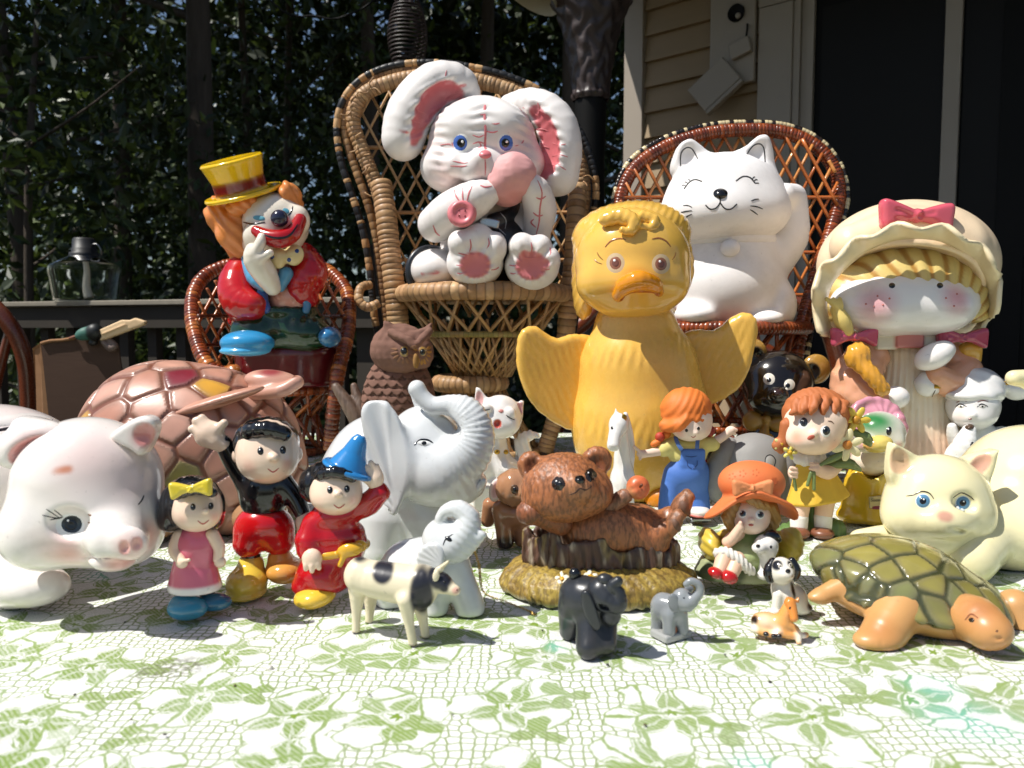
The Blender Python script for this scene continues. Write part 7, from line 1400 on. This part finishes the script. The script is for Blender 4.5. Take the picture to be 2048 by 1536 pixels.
# --- black bear with gold ears
f = Fig('bear_figurine', 'glossy black ceramic bear with gold rimmed ears and gold bow', 'figurine', 1555, 960, vox=2.6)
BB = '15110f'
part('body', [E(1550, 890, -4, 60, 70, 50, k=14), E(1520, 940, 20, 34, 24, 40, k=10), E(1580, 940, 20, 34, 24, 40, k=10)], BB)
part('head', [E(1556, 765, 10, 70, 64, 60, k=14), E(1548, 798, 46, 50, 34, 36, k=24), CH([(1505, 806, 80, 2.5), (1535, 812, 90, 2.5), (1570, 810, 88, 2.5)], k=8, op='s'), E(1556, 790, 92, 20, 16, 14, k=10)], BB); hp = G.last
eye(1538, 758, 13, None, white='d8d2c6', rp=.5, asp=1.0, dx=0, dy=2, on=hp); eye(1579, 769, 12, None, white='d8d2c6', rp=.55, asp=1.0, dx=-3, dy=2, on=hp)
dot('nose', 1556, 786, 13, 10, '2a0f0c', 0, 2, .5, hp)
for x, y, r in ((1505, 707, 0), (1632, 738, 0)):
    e = part('ear', [E(x, y, 6, 29, 30, 16, k=8), E(x + (1565 - x) * .14, y + 8, 24, 17, 19, 12, op='s', k=5, col='15110f')], 'a8803a', 'glaze', paint=[spot(x + (1565 - x) * .35, y + 14, 10, 20, BB, .4)])
bw_ = part('bow', [E(1505, 842, 40, 20, 20, 12, rot=-10, k=6), E(1562, 846, 40, 26, 18, 12, rot=8, k=6), E(1532, 838, 48, 9, 9, 9, k=4), CH([(1532, 850, 46, 6), (1528, 872, 52, 11), (1538, 876, 52, 9)], k=5)], '9a7430', 'satin', cut=False)

# --- duckling in pink bonnet in yellow tulip
f = Fig('duck_figurine', 'green headed china duckling in pink bonnet sitting in yellow tulip cup', 'figurine', 1748, 1052, vox=2.2, wb=25)
tu = part('tulip_cup', [LA(1748, 1040, 0, [(58, 0), (66, 8), (64, 30), (62, 60), (58, 92), (50, 100), (46, 90)], .8, k=6, wav=lambda t, r, z: (r * (1 + .05 * np.cos(5 * t)), z - 8 * np.cos(5 * t + 1) * sstep(z, 40, 100))), E(1700, 1030, 6, 26, 14, 30, k=10)], 'd9b02c', paint=[spot(1695, 985, 30, 26, 'd98a3a', 1, .7), spot(1700, 950, 30, 18, '7a9a3a', 1, .8), spot(1760, 950, 50, 30, 'e5cf62', 1, .8)]); tp = G.last
part('collar', [E(1748, 922, 4, 46, 30, 40, k=8)], 'e6d6c2', paint=[spot(1700 + 14 * i, 914 + (i % 3) * 9, 40, 2.6, '3a2a24', .3) for i in range(8)])
part('head', [E(1758, 866, 10, 50, 44, 46, k=10), E(1790, 885, 40, 18, 18, 16, k=10), E(1730, 888, 40, 20, 18, 18, k=10)], 'e2e0d4', paint=[spot(1746, 842, 50, (56, 70, 30), '2f7a3e', .7), spot(1760, 862, 56, 20, '8ab08a', 1, .5), spot(1796, 890, 54, 10, 'e0a0a0', 1, .8), spot(1724, 890, 54, 10, 'e0a0a0', 1, .8)]); hp = G.last
part('bill', [E(1756, 888, 64, 28, 17, 22, rot=10, k=6), CH([(1732, 896, 84, 1.5), (1756, 890, 90, 1.5), (1780, 884, 84, 1.5)], k=4, op='s')], 'd9c46a', paint=[spot(1735, 885, 76, 14, 'b8442c', 1, .9)])
dot('eye', 1778, 862, 6, 10, '141416', 10, 1, .5, hp); dot('highlight', 1777, 858, 2, 3, 'ffffff', 0, .4, 1.6, hp, seg=8)
part('bonnet', [E(1746, 836, -26, 56, 38, 40, k=10), TO(1755, 842, 8, 50, 7, tilt=66, rot=-10, sy=.9, k=14), E(1802, 850, 16, 12, 26, 10, rot=14, k=10)], 'cf8f9e', paint=[spot(1705, 815, 30, 18, 'a8b8a0', 1, .8)], disp=lambda P, N: .9 * np.sin(np.arctan2(P[:, 2] - 214, P[:, 0] - 5) * 13))
lb = part('paper_label', [PL([(1738, 994), (1766, 990), (1776, 994), (1776, 1012), (1764, 1018), (1739, 1016)], 66, 2.2, .8, k=1)], 'b9a878', 'bisque', vox=1.1, cut=False)
lp = G.last; dot('label_band', 1757, 1015, 18, 4, '7a2a3a', 0, .2, .4, lp, lb, 'bisque', seg=14)
def text_on(body, px, py, w, size, col, parent, rot=0):
    cu = bpy.data.curves.new('lettering', 'FONT'); cu.body = body; cu.size = size * G.s; cu.align_x = 'LEFT'; cu.extrude = .12 * G.s; cu.shear = .2
    o = bpy.data.objects.new('lettering', cu); COLL.objects.link(o); o.parent = parent; o.location = G.p(px, py, w) * G.s; o.rotation_euler = (R(90), 0, R(rot))
    cu.materials.append(MAT['ink']); bpy.context.view_layer.update(); me = bpy.data.meshes.new_from_object(o.evaluated_get(bpy.context.evaluated_depsgraph_get()))
    q_ = bpy.data.objects.new('lettering', me); COLL.objects.link(q_); q_.parent = parent; q_.location = o.location; q_.rotation_euler = o.rotation_euler; bpy.data.objects.remove(o)
q = NT('ink'); q.b.inputs['Base Color'].default_value = (.02, .018, .016, 1); q.l(q.math('MULTIPLY_ADD', q.noise(300, 2, q.obj()), .2, .4), q.b.inputs['Roughness']); MAT['ink'] = q.m
text_on('Souvenir', 1741, 1003, 69.2, 9, None, lb); text_on('Ma', 1760, 1010, 69.2, 7, None, lb)

# --- white china girl with dog
f = Fig('girl_figurine', 'white china girl with bunches and gold ties hugging white dog', 'figurine', 1950, 980, vox=2.4)
part('body', [E(1955, 900, 0, 50, 60, 40, k=12), E(1995, 890, 0, 24, 40, 24, rot=-20, k=12), CH([(1915, 890, 20, 16), (1906, 868, 30, 12), (1904, 854, 34, 9)], k=8), E(1950, 950, 0, 60, 40, 44, k=10)], 'e6e4e0')
part('head', [E(1946, 812, 24, 50, 46, 44, k=10), E(1946, 834, 40, 38, 20, 30, k=14), E(1946, 830, 66, 5, 5, 6, k=6)], 'ebe6e2', paint=[spot(1918, 830, 56, 14, 'e2c0b0', 1, .6), spot(1976, 828, 54, 14, 'e2c0b0', 1, .6)]); hp = G.last
part('hair', [E(1946, 780, 6, 58, 48, 52, k=12), E(1946, 790, 34, 50, 16, 34, k=14), CH([(1895, 772, 10, 15), (1876, 772, 12, 11)], k=12), E(1856, 768, 14, 26, 25, 22, rot=-10, k=4), CH([(1998, 772, 8, 15), (2014, 772, 8, 11)], k=12), E(2034, 778, 8, 26, 23, 22, rot=14, k=4)], 'e9e6e3', disp=lambda P, N: .9 * np.sin(P[:, 0] * .12 + P[:, 2] * .25 + 2 * wob(P, 22, 3))); hrp = G.last
gold('hair_tie', [B3(1874, 773, 34, 7, 4, 4, 1.5)], vox=1.4); gold('hair_tie', [B3(2014, 766, 30, 7, 4, 4, 1.5)], vox=1.4)
lines('gold_line', [[(1876, 750), (1874, 762), (1873, 770)], [(1884, 750), (1881, 762), (1878, 770)], [(1872, 778), (1868, 786), (1864, 794)], [(1878, 778), (1880, 786), (1880, 794)]], 1.8, '4a3a22', on=hrp)
for x in (1922, 1965):
    dot('eye', x, 813, 8, 3.4, 'd5d0c8', 0, .6, .5, hp); dot('pupil', x, 813, 3, 3, '17171a', 0, .5, 1.1, hp, seg=8); line('eyelid', [(x - 11, 814), (x - 2, 808), (x + 11, 813)], 2.4, '17171a', on=hp); line('eyebrow', [(x - 10, 806 - (x > 1940) * 2), (x, 801), (x + 12, 803)], 1.8, '8a4a34', on=hp)
dot('mouth', 1940, 838, 5, 1.8, '7a2a28', 0, .5, .5, hp, seg=10)
part('dog', [CH([(1938, 862, 62, 13), (1930, 890, 60, 22), (1922, 915, 50, 26)], k=10), E(1905, 910, 44, 14, 22, 12, rot=-20, k=8)], 'ece9e6', cut=False); dp = G.last
dot('dog_nose', 1939, 854, 10, 6, '4a3526', 0, 4, .5, dp); dot('dog_eye', 1944, 889, 4, 6, '141416', 20, 1, .5, dp)
print('script seconds', round(time.time() - T0, 1), 'tris', sum(sum(len(p.vertices) - 2 for p in o.data.polygons) if False else len(o.data.polygons) * 2 for o in COLL.objects if o.type == 'MESH'))
